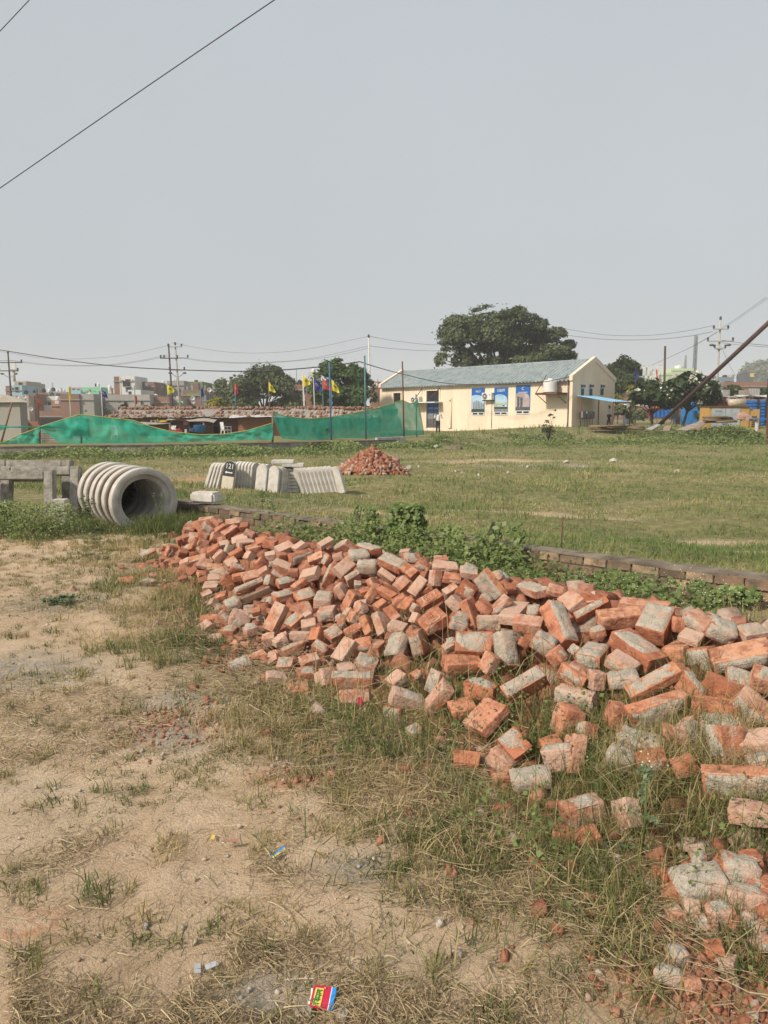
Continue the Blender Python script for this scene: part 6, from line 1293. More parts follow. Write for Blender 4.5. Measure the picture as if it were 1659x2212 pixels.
house('far_building', 'brown brick house right of the pale green building', z4, 1060, 1240, 610, 190, 'br_b', [(1150, 1170, 640, 660, D_)], 10, cat='building'); house('far_building', 'grey and blue house front behind the right utility pole', z4, 1195, 1312, 655, 142, 'pl_grey', [(1280, 1310, 650, 720, 'pl_slate', 'panel')], 8, cat='building'); house('far_building', 'long plain brick wall in the right distance', z4, 1312, 1662, 662, 141, 'br_a', [], 9, cat='building'); house('far_building', 'small rooms with round tanks above the right brick wall', z4, 1270, 1385, 622, 168, 'pl_slate', [], 6, cat='building'); house('far_building', 'dark tower with a yellow tank at the edge of the far trees', z4, 1503, 1545, 584, 300, 'pl_dark', [(1515, 1544, 592, 620, 'foil_yellow', 'panel')], 10, cat='building')
house('far_building', 'low brick houses glimpsed under the tree right of the office', z4, 395, 620, 680, 130, 'br_b', [(440, 470, 720, 760, D_), (520, 545, 710, 740, 'pl_white', 'panel')], 8, cat='building'); house('far_building', 'low dull brick row behind the white flowered trees', z4, 600, 1260, 705, 150, 'br_b', [(650, 690, 720, 745, 'pl_white', 'panel'), (1120, 1160, 720, 740, 'pl_grey', 'panel')], 8, cat='building')
def tank(lab, Z, xc, yb, w, h, d, m='tank_black'):
    p = at_y(*Z(xc, yb), d); k = d / F * .2604; r = w * k / 2; H = h * k; prof = [(.01, 0), (r * .95, 0), (r, H * .05)] + [(r * (1 + .03 * (i % 2)), H * (.1 + .62 * i / 5)) for i in range(6)] + [(r * .85, H * .82), (r * .35, H * .88), (r * .35, H), (.01, H)]
    lathe_thing('water_tank', lab, 'water tank', tuple(p), prof, m, 14, 'rooftop water tanks')
for a in (('white tank on the tall beige house', z1, 143, 503, 26, 22, 162, 'tank_white'), ('wide white tank on the grey tower block', z1, 222, 484, 40, 18, 164, 'tank_white'), ('black tank beside the light blue house', z1, 216, 572, 32, 32, 130), ('black tank above the narrow brick house', z1, 284, 562, 24, 22, 138), ('large black tank left on the brown parapet house', z1, 363, 560, 34, 36, 140), ('black tank right on the brown parapet house', z1, 442, 552, 34, 34, 152), ('white tank low between the two black tanks', z1, 412, 566, 30, 36, 150, 'tank_white'), ('white tank far behind between the black tanks', z1, 388, 548, 30, 18, 156, 'tank_white'), ('first small white tank in the far row', z1, 478, 552, 24, 18, 156, 'tank_white'), ('second small white tank in the far row', z1, 505, 553, 22, 17, 156, 'tank_white'), ('third small white tank in the far row', z1, 530, 552, 24, 18, 156, 'tank_white'), ('white tank on the terrace of the white balcony house', z1, 480, 622, 34, 32, 124, 'tank_white'), ('black tank on the mint green house', z1, 796, 512, 16, 28, 138), ('white tank on the mint green house', z1, 816, 512, 26, 28, 138, 'tank_white'), ('tall white cylinder tank beside the white tower', z1, 912, 548, 30, 52, 131, 'tank_white'), ('white tank on the dark brick house by the white tower', z1, 1147, 470, 30, 38, 136, 'tank_white'), ('white tank on the creeper covered house', z1, 1358, 478, 22, 22, 144, 'tank_white'), ('left white tank behind the utility poles', z1, 1442, 463, 16, 20, 146, 'tank_white'), ('right white tank behind the utility poles', z1, 1458, 463, 16, 20, 146, 'tank_white'), ('white tank low on the grey terrace by the yellow flag', z1, 1294, 598, 30, 26, 118, 'tank_white'), ('dark tank on the olive green room', z2, 176, 472, 30, 16, 128), ('black tank left of the hazy tree', z2, 337, 490, 22, 26, 132), ('black tank on the large brick house', z2, 1033, 486, 30, 32, 106), ('white tank on the pinkish tower room', z2, 1150, 392, 36, 30, 122, 'tank_white'), ('black tank in the far right distance', z4, 1310, 624, 38, 20, 170), ('grey dome tank in the far right distance', z4, 1362, 628, 46, 34, 170, 'grey_pole'), ('white cistern on top of the pale green building', z4, 938, 556, 70, 28, 270, 'tank_white')): tank(*a)
def dish(lab, Z, x, y, d, r=.33):
    r = min(r, .36)
    p = at_y(*Z(x, y), d); Rm = Matrix.Rotation(1.2, 3, 'X') @ Matrix.Rotation(.4, 3, 'Y'); MB_ = MB().lathe([(.01, 0), (r * .6, .06), (r, .2), (r, .23), (r * .6, .09), (.01, .03)], (p[0], p[1], p[2]), 14, Rm); MB_.tube((p[0], p[1], p[2]), (p[0], p[1] + .3, p[2] - .7), .05); o = MB_.build('satellite_dish', 'pl_white', None, loc=tuple(p)); tag(o, lab, 'satellite dish', 'satellite dishes of the town')
for a in (('left dish on the stained grey house', z1, 145, 600, 121), ('right dish on the stained grey house', z1, 204, 598, 121), ('dish on the narrow brick house wall', z1, 258, 700, 121), ('dish on the corner of the two tone house', z1, 730, 562, 112), ('dish on the dark brick house by the white tower', z1, 1216, 495, 134), ('dish on the creeper covered grey house', z1, 1332, 516, 138), ('dish above the wall of the olive house', z2, 146, 612, 120, .8), ('lower dish on the wall of the olive house', z2, 150, 640, 120, .7), ('left dish above the dark box house', z2, 284, 542, 110, .75), ('right dish above the dark box house', z2, 328, 545, 110, .75)): dish(*a)
# ---------------------------------------------------------------- utility poles and lines
def util(lab, top, base, d, m, arms, lamps=None, r=.13):
    T = at_y(top[0], top[1], d); B = at_y(base[0], base[1], d); t_ = thing('utility_pole', lab, 'utility pole', tuple(B)); B2 = B.copy(); B2[2] = gzv_(B[0], B[1]) - .2; MB().tube(B2, T, r, r * .75, 8).build('shaft', m, t_)
    for f, w in arms:
        c = T * (1 - f) + B * f; a = MB().bb(c[0] - w, c[0] + w, d - .26, d - .14, c[2] - .06, c[2] + .06).build('crossarm', m, t_)
        for sx in (-1, 1): MB().lathe([(.01, .06), (.07, .06), (.12, .16), (.07, .22), (.13, .30), (.06, .40), (.01, .40)], (c[0] + sx * w * .93, d - .2, c[2]), 10).build('insulator', 'wire', a)
    MB().lathe([(.01, 0), (.10, .0), (.14, .14), (.08, .2), (.13, .3), (.01, .36)], tuple(T), 10).build('insulator', 'wire', t_)
    if lamps:
        c = T * (1 - lamps) + B * lamps
        for sx in (-1, 1): l_ = MB().path([c, c + np.array([sx * .5, -.1, .25]), c + np.array([sx * .75, -.15, .5])], .04, 6).build('lamp_arm', 'grey_pole', t_); MB().ball(tuple(c + np.array([sx * .9, -.2, .52])), .22, 8, (1.2, .8, .6)).build('lamp_head', 'wire_grey', l_)
    return T
util('dark brown steel utility pole with crossarm and lamps, far left', z1(66, 235), z1(98, 640), 100, 'brown_metal', [(.19, 1.9), (.36, 1.3)], .5); util('rusty brown utility pole, leaning, left of the pale one', z1(1399, 180), z1(1440, 745), 95, 'brown_metal', [(.17, 1.1)]); util('pale concrete utility pole with two lamps right of the brown one', z1(1453, 165), z1(1504, 745), 96, 'grey_pole', [(.03, .9), (.19, 1.6), (.36, 1.0)], .46); util('slim white utility pole behind the tall net pole', z2(1607, 105), z2(1625, 690), 86, 'white_pole', [], None, .12); util('utility pole top poking out of the big tree', z3(1484, 225), z3(1488, 560), 96, 'wood', [], None); util('pale utility pole with crossarms near the right edge', z4(1276, 160), z4(1244, 800), 80, 'grey_pole', [(.12, .8), (.27, 1.4), (.36, .6)], .38)
def wire(lab, pts, r=.02, m='wire_grey', name='power_line'):
    """pts: (pixel, depth)"""
    P = [np.array(at_y(p[0], p[1], d)) for p, d in pts]; Q = []
    for i in range(len(P) - 1):                     # catmull-rom
        a, b, c, e = P[max(i - 1, 0)], P[i], P[i + 1], P[min(i + 2, len(P) - 1)]
        for t in np.linspace(0, 1, 9)[:-1]: Q.append(.5 * ((2 * b) + (-a + c) * t + (2 * a - 5 * b + 4 * c - e) * t * t + (-a + 3 * b - 3 * c + e) * t ** 3))
    Q.append(P[-1]); o = MB().path([tuple(q) for q in Q], r, 5).build(name, m, None, loc=tuple(Q[0])); tag(o, lab, 'cable')
wire('thick black cable crossing the sky at upper left', [((-70, 455), 16), ((300, 199), 14.5), ((640, -32), 13)], .0095, 'wire', 'overhead_cable'); wire('short piece of black cable cutting the top left corner', [((-40, 110), 17), ((110, -50), 16)], .009, 'wire', 'overhead_cable')
wire('black cable from the left edge sagging to the tall teal net pole', [((-30, 752), 70), (z1(0, 207), 68), (z1(500, 285), 64), (z1(1000, 345), 58), (z1(1659, 378), 52), (z2(700, 382), 48), (z2(1180, 350), 46), (z2(1535, 305), 45)], .035, 'wire', 'overhead_cable'); wire('black cable from the teal net pole to the office eave', [(z2(1535, 305), 45), (z2(1659, 345), 52), (z3(300, 575), 60), (z3(640, 648), 64), (z3(1000, 660), 60), (z3(1400, 640), 57.5), (z3(1615, 600), 57)], .03, 'wire', 'overhead_cable')
wire('upper power line between the left and brown poles', [(z1(0, 222), 101), (z1(66, 228), 100), (z1(300, 268), 99), (z1(600, 283), 98), (z1(1000, 255), 97), (z1(1399, 170), 95)]); wire('lower power line between the left and brown poles, upper strand', [(z1(-80, 300), 101), (z1(105, 295), 100), (z1(400, 328), 98), (z1(800, 335), 97), (z1(1100, 305), 96), (z1(1388, 250), 95)]); wire('lower power line between the left and brown poles, lower strand', [(z1(-80, 318), 101), (z1(45, 295), 100), (z1(400, 333), 98), (z1(850, 338), 97), (z1(1150, 305), 96), (z1(1385, 260), 95)])
wire('upper power line from the pale pole to the slim white pole', [(z1(1450, 152), 96), (z2(0, 152), 95), (z2(350, 215), 93), (z2(700, 233), 91), (z2(1100, 200), 89), (z2(1598, 95), 86)]); wire('middle power line from the pale pole to the slim white pole', [(z1(1490, 268), 96), (z2(300, 300), 93), (z2(650, 312), 91), (z2(1100, 282), 89), (z2(1602, 175), 86)]); wire('lowest power line from the pale pole to the slim white pole', [(z1(1495, 272), 96), (z2(300, 308), 93), (z2(700, 315), 91), (z2(1200, 278), 89), (z2(1605, 192), 86)])
wire('upper power line from the slim white pole to the big tree', [(z3(40, 280), 86), (z3(300, 325), 90), (z3(640, 350), 93), (z3(1100, 300), 96), (z3(1484, 210), 96)]); wire('lower power line from the slim white pole to the big tree', [(z3(45, 358), 86), (z3(300, 385), 90), (z3(640, 395), 93), (z3(1100, 350), 96), (z3(1484, 270), 96)])
wire('upper power line from the big tree to the right utility pole', [(z3(1484, 212), 96), (z4(30, 235), 93), (z4(350, 282), 89), (z4(700, 285), 85), (z4(1000, 250), 82), (z4(1225, 205), 80)], .025); wire('lower power line from the big tree to the right utility pole', [(z3(1490, 275), 96), (z4(0, 282), 93), (z4(350, 318), 89), (z4(700, 320), 85), (z4(1000, 295), 82), (z4(1215, 255), 80)], .03)
wire('left strand of the line rising off the right utility pole', [(z4(1265, 240), 80), (z4(1400, 150), 62), (z4(1640, -20), 45)], .011); wire('right strand of the line rising off the right utility pole', [(z4(1285, 235), 80), (z4(1420, 150), 62), (z4(1680, -30), 45)], .011); wire('line running right from the right utility pole, upper', [(z4(1290, 325), 80), (z4(1450, 348), 74), (z4(1680, 368), 66)], .028); wire('line running right from the right utility pole, lower', [(z4(1280, 345), 80), (z4(1450, 365), 74), (z4(1680, 382), 66)], .02); wire('pair of lines running down left from the right utility pole', [(z4(1250, 260), 80), (z4(1000, 400), 110), (z4(720, 525), 160)], .035); wire('stay wire of the right utility pole', [(z4(1285, 380), 80), (z4(1345, 520), 82), (z4(1420, 640), 85)], .015)
# ---------------------------------------------------------------- steel on the right
B = at_y(*z4(722, 985), 55); B[2] = gzv_(B[0], B[1]) - .2; T = at_y(1730, 632, 43); t_ = thing('leaning_pipe', 'long rusty steel pipe propped slanting across the right side', 'pipe', tuple(B)); MB().tube(B, T, .135, .135, 12).build('pipe', 'brown_metal', t_); MB().tube(B, B * .93 + T * .07, .142, .142, 12).build('mud_end', pbr('dried_mud', (.30, .22, .15), None, 6, .9, .3), t_)
pole('steel_post', 'dark upright steel post behind the white flowered trees', 'post', z4(829, 372), z4(822, 890), 74, .11, 'brown_metal')
t_ = thing('lattice_mast', 'tall dark steel lattice frame cut by the right edge', 'frame', tuple(at_y(1657, 920, 46))); mb = MB(); x0 = at_y(1655.5, 900, 46)[0]; zt = at_y(1655, 688, 46)[2]; z0 = at_y(1655, 862, 46)[2]; zg = gzv_(x0, 46)
mb.bb(x0, x0 + .09, 46, 46.12, z0 - .3, zt); mb.bb(x0 + 1.4, x0 + 1.49, 46, 46.12, z0 - .3, zt)
for k in range(7): z_ = z0 + (zt - z0) * k / 6; mb.bb(x0 + .09, x0 + 1.4, 46.02, 46.1, z_ - .03, z_ + .03)
mb.build('lattice', 'black_metal', t_); MB().bb(x0 + .1, x0 + .2, 46.02, 46.14, zg - .2, z0 - .301).build('leg', 'rust', t_); MB().bb(x0 + 1.3, x0 + 1.4, 46.02, 46.14, zg - .2, z0 - .301).build('leg', 'rust', t_)
def lattice(lab, Z, x0, x1, yt, yb, d, top=.25, arms=(), m='wire_grey'):
    A = at_y(*Z(x0, yb), d); Bq = at_y(*Z(x1, yb), d); zt = at_y(*Z(x0, yt), d)[2]; xc = (A[0] + Bq[0]) / 2; w = (Bq[0] - A[0]) / 2; zb = gzv_(xc, d); r = .0007 * d + .03; t_ = thing('lattice_tower', lab, 'tower', (xc, d, zb)); mb = MB(); n = 9; zs_ = np.linspace(zb, zt, n + 1); ws = [w * (1 - (1 - top) * (k / n)) for k in range(n + 1)]
    for sx, sy in ((-1, -1), (1, -1), (-1, 1), (1, 1)): mb.path([(xc + sx * ws[k], d + sy * ws[k], zs_[k]) for k in range(n + 1)], r, 5)
    for k in range(n):
        mb.tube((xc - ws[k], d - ws[k], zs_[k]), (xc + ws[k + 1], d - ws[k + 1], zs_[k + 1]), r * .6, n=4); mb.tube((xc + ws[k], d - ws[k], zs_[k]), (xc - ws[k + 1], d - ws[k + 1], zs_[k + 1]), r * .6, n=4)
    mb.build('lattice', m, t_)
    for f, hw in arms: z_ = zb + (zt - zb) * f; a = MB(); a.tube((xc - w * hw, d, z_ - w * .25), (xc, d, z_ + w * .3), r * .7, n=4); a.tube((xc + w * hw, d, z_ - w * .25), (xc, d, z_ + w * .3), r * .7, n=4); a.tube((xc - w * hw, d, z_ - w * .25), (xc + w * hw, d, z_ - w * .25), r * .7, n=4); a.build('crossarm', m, t_)
lattice('slim pale lattice mast right of the dark steel post', z4, 1052, 1074, 285, 600, 320, .7); lattice('smaller lattice mast left of the slim pale one', z4, 974, 1004, 447, 570, 430, .15); lattice('transmission tower with crossarms in the far right haze', z4, 1455, 1490, 495, 650, 480, .12, ((.62, 1.9), (.8, 2.6)))
def antenna(lab, Z, x, yt, yb, d):
    T = at_y(*Z(x, yt), d); B = at_y(*Z(x, yb), d); t_ = thing('mobile_mast', lab, 'mast', tuple(B)); MB().tube(B, T, .0012 * d, n=6).build('shaft', 'grey_pole', t_); s = d / 200.
    for k in range(3): MB().box((T[0] + (k - 1) * .7 * s, T[1] - .3, T[2] - 1.6 * s), (.35 * s, .25, 2.2 * s)).build('antenna_panel', 'white_metal', t_)
for k, (x, yt, yb) in enumerate(((656, 525, 650), (694, 527, 650), (730, 560, 660), (785, 520, 655), (1100, 565, 620), (1120, 568, 620))): antenna(['leftmost mobile mast on the low grey roofs', 'second mobile mast on the low grey roofs', 'short third mobile mast on the low grey roofs', 'mobile mast beside the furled red flag', 'left small mast right of the pale green building', 'right small mast right of the pale green building'][k], z4, x, yt, yb, 240)
t_ = thing('mobile_mast', 'grey mobile mast with white panels behind the left utility pole', 'mast', tuple(at_y(*z1(122, 470), 165))); MB().tube(at_y(*z1(122, 470), 165), at_y(*z1(112, 370), 165), .28).build('shaft', 'grey_pole', t_)
for dx in (-14, 0, 13): c = at_y(*z1(112 + dx, 342), 165); MB().box(tuple(c), (.32, .3, 2.0)).build('antenna_panel', 'white_metal', t_)
c = at_y(*z1(112, 366), 165); MB().bb(c[0] - .9, c[0] + .9, 164.6, 165.2, c[2] - .5, c[2]).build('bracket', 'grey_pole', t_)
# ---------------------------------------------------------------- generator, sheds, boards on the right
gd = 55.; A = at_y(*z4(1185, 865), gd); B = at_y(*z4(1505, 965), gd); C_ = at_y(*z4(1595, 955), gd); zb = gzv_(A[0], gd) - .1; t_ = thing('generator', 'yellow generator cabinet with grey doors and a louvred end', 'generator', (A[0], gd, zb)); w = B[0] - A[0]
MB().bb(A[0], B[0], gd, gd + 1.6, zb, A[2]).build('casing', pbr('generator_yellow', (.50, .30, .09), (.40, .24, .075), 4, .6, 0), t_)
for a, b in ((.07, .40), (.41, .77)): MB().bb(A[0] + w * a, A[0] + w * b, gd - .05, gd - .003, zb + .25, A[2] - .1).build('door', pbr('generator_grey', (.40, .44, .46), None, 4, .6, 0), t_)
MB().bb(A[0] - .05, B[0] + .05, gd - .1, gd + 1.65, A[2] + .003, A[2] + .08).build('roof_lip', 'rust', t_); MB().bb(B[0] + .004, C_[0], gd + .1, gd + 1.5, zb, A[2] - .15).build('end_box', 'generator_yellow' if 'generator_yellow' in M else bpy.data.materials['generator_yellow'], t_)
mb = MB()
for k in range(6): z_ = zb + .25 + k * .14; mb.bb(B[0] + .25, C_[0] - .2, gd + .06, gd + .098, z_, z_ + .06)
mb.build('louvres', 'dark', t_); mb = MB(); rg = random.Random(2)
for k in range(6): x_ = A[0] + w * (.15 + .028 * k); mb.bb(x_, x_ + w * .018, gd - .058, gd - .051, A[2] - .36, A[2] - .24)
mb.build('lettering', 'poster_grey', t_)
bs = thing('tin_shed', 'bright blue tin shed with junk on its roof at the right edge', 'shed', tuple(at_y(*z4(1470, 950), 62))); A = at_y(*z4(1470, 812), 62); B = at_y(*z4(1720, 955), 62); corr(MB(), (A[0], 62, gzv_(A[0], 62) - .2), (0, 0, A[2] - gzv_(A[0], 62) + .2), (B[0] - A[0], 0, 0), 9, .05, (0, -1, 0)).build('wall', 'tin_blue', bs); MB().bb(A[0] + .05, B[0], 62.06, 66, gzv_(A[0], 62) - .2, A[2] - .02).build('roof', 'tin_blue', bs)
for x in (1580, 1648): q = at_y(*z4(x, 800), 61.8); MB().bb(q[0], q[0] + .12, 61.8, 61.93, gzv_(q[0], 62) - .2, q[2]).build('post', 'black_metal', bs)
for k, (x, y, w_, h_, m_, l_) in enumerate(((1400, 790, 2.4, .5, 'tarp', 'grey tarpaulin heap on the roofs behind the generator'), (1520, 785, 2.6, .35, 'tarp_white', 'white sheet lying over the blue shed roof'), (1625, 798, .9, .3, 'cl_white', 'white bag on the right end of the blue shed roof'), (1575, 800, 1.6, .5, 'cl_navy', 'dark cloth draped on the blue shed roof'))): cloth_thing('tarpaulin', l_, 'tarpaulin', *z4(x, y), 62.5, w_, h_, m_, 40 + k, True)
p = at_y(*z4(1402, 862), 60); o = MB().tube((p[0] - .62*1.05, 60, p[2] + .30), (p[0] + .62*1.05, 60, p[2] + .33), .30, n=16).build('sheet_roll', pbr('shiny_roll', (.50, .43, .33), (.4, .33, .25), 3, .35, 0), None, loc=tuple(p)); tag(o, 'fat shiny beige roll lying behind the generator', 'roll')
A = at_y(*z4(1250, 815), 61); B = at_y(*z4(1342, 868), 61); o = MB().bb(A[0], B[0], 61, 63, gzv_(A[0], 61) - .2, A[2]).bb(A[0] + .3, B[0] - .2, 61.1, 62.8, A[2] + .003, A[2] + .25).build('red_hut', pbr('red_oxide', (.28, .06, .04), (.2, .045, .03), 3, .7, 0), None, loc=tuple(A)); tag(o, 'low red oxide hut beside the tall corrugated sheet', 'hut')
sheetfence('tall pale corrugated sheet above the red hut', z4(1252, 725), z4(1348, 830), 65, 'tin_grey', 9); sheetfence('rusty half of the corrugated sheets behind the blue shed', z4(1424, 728), z4(1502, 790), 68, 'tin_rust', 7); sheetfence('grey half of the corrugated sheets behind the blue shed', z4(1504, 715), z4(1592, 782), 68.3, 'tin_grey', 7); o = sheetfence('blue corrugated sheet lying on the lawn behind the leaning pipe', z4(738, 895), z4(895, 948), 68, 'tin_blue', 5); o = sheetfence('upper part of the blue corrugated scrap behind the leaning pipe', z4(800, 882), z4(900, 905), 68.6, 'tin_blue', 4)
p = at_y(*z4(1092, 925), 70); o = MB().bb(p[0] - 1.2, p[0] + 1.2, 70, 71, gzv_(p[0], 70), p[2] + 1.7).build('water_bin', 'plastic_blue', None, loc=tuple(p)); tag(o, 'tall blue bin beside the brick pillars', 'bin')
pw = thing('pillar_wall', 'brick wall with concrete pillars behind the flowering trees', 'wall', tuple(at_y(*z4(905, 935), 76))); A = at_y(*z4(905, 850), 76); B = at_y(*z4(1192, 935), 76); MB().bb(A[0], B[0], 76, 76.3, gzv_(A[0], 76) - .2, A[2]).build('brickwork', 'br_a', pw)
for a, b in ((900, 918), (970, 995), (1040, 1056), (1115, 1135)): p = at_y(*z4(a, 846), 75.8); q = at_y(*z4(b, 846), 75.8); MB().bb(p[0], q[0], 75.7, 75.99, gzv_(p[0], 76) - .2, p[2]).build('pillar', 'concrete', pw)
cloth_thing('tarpaulin', 'white sheet canopy under the left flowering tree', 'tarpaulin', *z4(690, 850), 74, 5, .8, 'cl_white', 61, True); cloth_thing('cloth', 'orange cloth hung behind the flowering tree', 'cloth', *z4(800, 815), 75, 2.2, 1.8, pbr('cl_orange', (.60, .20, .10), None, 5, .9, 0), 62); cloth_thing('cloth', 'small red cloth tied to the trunk of the left flowering tree', 'cloth', *z4(700, 880), 60.5, .2, .6, 'cl_red', 63)
t_ = thing('low_table', 'low blue topped table with white legs at the right edge', 'table', tuple(on(*z4(1600, 1010)))); p = at_y(*z4(1600, 960), 50); zg = gzv_(p[0], 50); MB().box((p[0] + .64, 50, p[2]), (2.5, .9, .06)).build('table_top', 'plastic_blue', t_)
for dx in (-.35, .9): MB().box((p[0] + dx, 49.8, (p[2] + zg) / 2 - .05), (.13, .13, p[2] - zg + .02)).build('leg', 'white_metal', t_)
def board(lab, pts, d, m, th=.03, name='board'):
    """flat sheet from four picture corners at given depths"""
    P = [Vector(at_y(*z4(x, y), dd)) for (x, y), dd in zip(pts, d)]; n = (P[1] - P[0]).cross(P[3] - P[0]).normalized() * th; o = MB().add(P + [q - n for q in P], [(0, 1, 2, 3), (7, 6, 5, 4), (0, 4, 5, 1), (1, 5, 6, 2), (2, 6, 7, 3), (3, 7, 4, 0)]).build(name, m, None, loc=tuple(P[0])); tag(o, lab, 'board')
M['ply'] = pbr('weathered_ply', (.38, .32, .27), (.26, .215, .18), 1.5, .9, .1); M['ply_b'] = pbr('brown_ply', (.30, .22, .17), (.22, .16, .12), 2, .9, .1)
board('large weathered sheet lying on the grassy bank, left of its pile', [(915, 1050), (1120, 975), (1190, 968), (1010, 1056)], (50, 54, 54, 50), 'ply'); board('second weathered sheet overlapping the large one on the bank', [(1040, 1045), (1150, 972), (1215, 968), (1110, 1035)], (49.5, 53.5, 53.5, 49.5), 'ply_b'); board('pale sheet resting on top of the board pile', [(1165, 945), (1210, 934), (1310, 938), (1250, 964)], (50, 52, 52, 50), 'ply'); board('small upright pinkish board by the bank', [(805, 1060), (825, 1018), (878, 1016), (862, 1058)], (51, 51.6, 51.6, 51), 'ply_b'); board('narrow corrugated offcut lying on the bank by the pipe foot', [(668, 1045), (760, 1005), (795, 1010), (720, 1052)], (51, 53, 53, 51), 'tin_grey')
def sticks(lab, x0, x1, y0, y1, d, n, seed, name='timber_pile', m='wood', L=2.2):
    rg = random.Random(seed); p = at_y(*z4((x0 + x1) / 2, y1), d); mb = MB(); zg = gzv_(p[0], p[1])
    for k in range(n): x, y = rg.uniform(x0, x1), rg.uniform(y0, y1); c = Vector(at_y(*z4(x, y), d + rg.uniform(-.5, .5))); c.z = max(c.z, zg + .06); a = rg.uniform(-.35, .35); v = Vector((math.cos(a), math.sin(a) * .6, rg.uniform(-.07, .07))) * rg.uniform(.4, 1) * L / 2; mb.tube(c - v, c + v, rg.uniform(.04, .09), n=6)
    o = mb.build(name, m, None, loc=tuple(p)); tag(o, lab, 'timber pile')
sticks('pile of bamboo and planks before the man at the canopy', 330, 500, 1012, 1045, 53, 26, 1); sticks('tangle of sticks at the top of the board pile', 1200, 1330, 945, 985, 50, 14, 2, m='wood', L=1.6); sticks('few broken sticks right of the bamboo pile', 520, 610, 1025, 1040, 53, 6, 3, L=1.5)
for k, (x, y) in enumerate(((1455, 930), (1480, 945), (1500, 955), (1470, 955), (1440, 945))): p = at_y(*z4(x, y), 50.5); V, Fq = brick_mesh(.45, .35, .35, np.random.default_rng(70 + k), .1, .6); o = link('stone', mesh_np('stone', V, quads=Fq, smooth=True), M['clay'], loc=tuple(p)); o['dust'] = .5; tag(o, 'reddish rubble stone on the mound beside the generator', 'stone', 'rubble stones on the mound')
# ---------------------------------------------------------------- trees
def quads_cloud(C, N, size, rng, tint, elong=1.7):
    """diamond leaves at C facing roughly N"""
    n = len(C); N = N / np.maximum(np.linalg.norm(N, axis=1, keepdims=True), 1e-6); a = rng.normal(size=(n, 3)); T = a - N * (a * N).sum(1, keepdims=True); T /= np.linalg.norm(T, axis=1, keepdims=True); B = np.cross(N, T); s = (size * rng.uniform(.6, 1.4, n))[:, None]
    V = np.stack([C - T * s * elong * .5, C + B * s * .45 + N * s * .12, C + T * s * elong * .5, C - B * s * .45 + N * s * .12], 1).reshape(-1, 3); return V, (np.arange(n) * 4)[:, None] + np.arange(4)[None], np.repeat(tint, 4)
def crown(name, lobes, n, size, m, parent, seed, droop=.0, flat=.75):
    rng = np.random.default_rng(seed); L = np.array([l[:3] for l in lobes], float); Rr = np.array([l[3] for l in lobes], float); pr = Rr ** 2 / (Rr ** 2).sum(); k = rng.choice(len(L), n, p=pr); d = rng.normal(size=(n, 3)); d /= np.linalg.norm(d, axis=1, keepdims=True); d[:, 2] = np.where(d[:, 2] < -.6, -d[:, 2] * .4, d[:, 2]); rad = Rr[k] * (.45 + .55 * rng.random(n) ** .6 + .16 * np.clip(rng.normal(0, 1, n), -.5, 2) * (rng.random(n) < .25))
    C = L[k] + d * rad[:, None] * np.array([1, 1, flat]); cl = fbm(C[:, 0] * .9 + C[:, 1] * .5, C[:, 2] * 1.1, seed, 3); keep = cl > .37 + .13 * rng.random(n); C = C[keep]; d = d[keep]; cl = cl[keep]; N = d + rng.normal(0, .55, C.shape) + np.array([0, 0, .5]); tint = np.clip(.25 + .9 * (cl - .3) + rng.normal(0, .16, len(C)), 0, 1); C[:, 2] -= droop * rng.random(len(C))
    V, Q, T = quads_cloud(C, N, np.full(len(C), size), rng, tint); off = np.array(parent.location) if parent else 0
    return link(name, mesh_np(name, V - off, quads=Q, tint=T), M[m], parent)
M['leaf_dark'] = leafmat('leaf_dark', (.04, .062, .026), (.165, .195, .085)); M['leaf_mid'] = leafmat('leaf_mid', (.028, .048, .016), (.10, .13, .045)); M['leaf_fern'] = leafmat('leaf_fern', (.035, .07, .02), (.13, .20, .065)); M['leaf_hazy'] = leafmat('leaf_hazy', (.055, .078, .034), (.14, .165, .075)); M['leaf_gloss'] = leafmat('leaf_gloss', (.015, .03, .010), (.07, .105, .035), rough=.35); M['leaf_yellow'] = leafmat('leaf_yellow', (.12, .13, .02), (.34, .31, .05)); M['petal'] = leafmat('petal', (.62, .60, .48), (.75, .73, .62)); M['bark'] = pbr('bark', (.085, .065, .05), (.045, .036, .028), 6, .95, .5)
def lobe_px(Z, d, x, y, r, dz=0, dy=0): p = at_y(*Z(x, y), d + dy); return (p[0], p[1], p[2] + dz, r)
def tree(lab, base, lobes, n, size, m, seed, tr=.25, cat='tree', name='tree', fork=.4, grp=None, flat=.75):
    b = np.array(base, float); b[2] = gzv_(b[0], b[1]) - .1; t_ = thing(name, lab, cat, tuple(b), 0, grp); top = np.mean([l[:3] for l in lobes], 0); f = b * (1 - fork) + top * fork; f[:2] = b[:2] * .6 + top[:2] * .4 if fork > .3 else f[:2]; mb = MB(); rg = random.Random(seed); mb.path([b, b * .5 + f * .5 + np.array([rg.uniform(-.1, .1), 0, 0]) * tr * 4, f], [tr, tr * .8, tr * .7], 8); lm = MB()
    for l in lobes: q = np.array(l[:3]) - np.array([0, 0, l[3] * .2]); md = f * .5 + q * .5 + np.array([0, 0, .12 * np.linalg.norm(q - f)]); lm.path([f - np.array([0, 0, tr * .3]), md, q], [tr * .36, tr * .2, tr * .05], 6)
    mb.build('trunk', 'bark', t_); lm.build('limbs', 'bark', t_); crown('crown', lobes, n, size, m, t_, seed, flat=flat); return t_
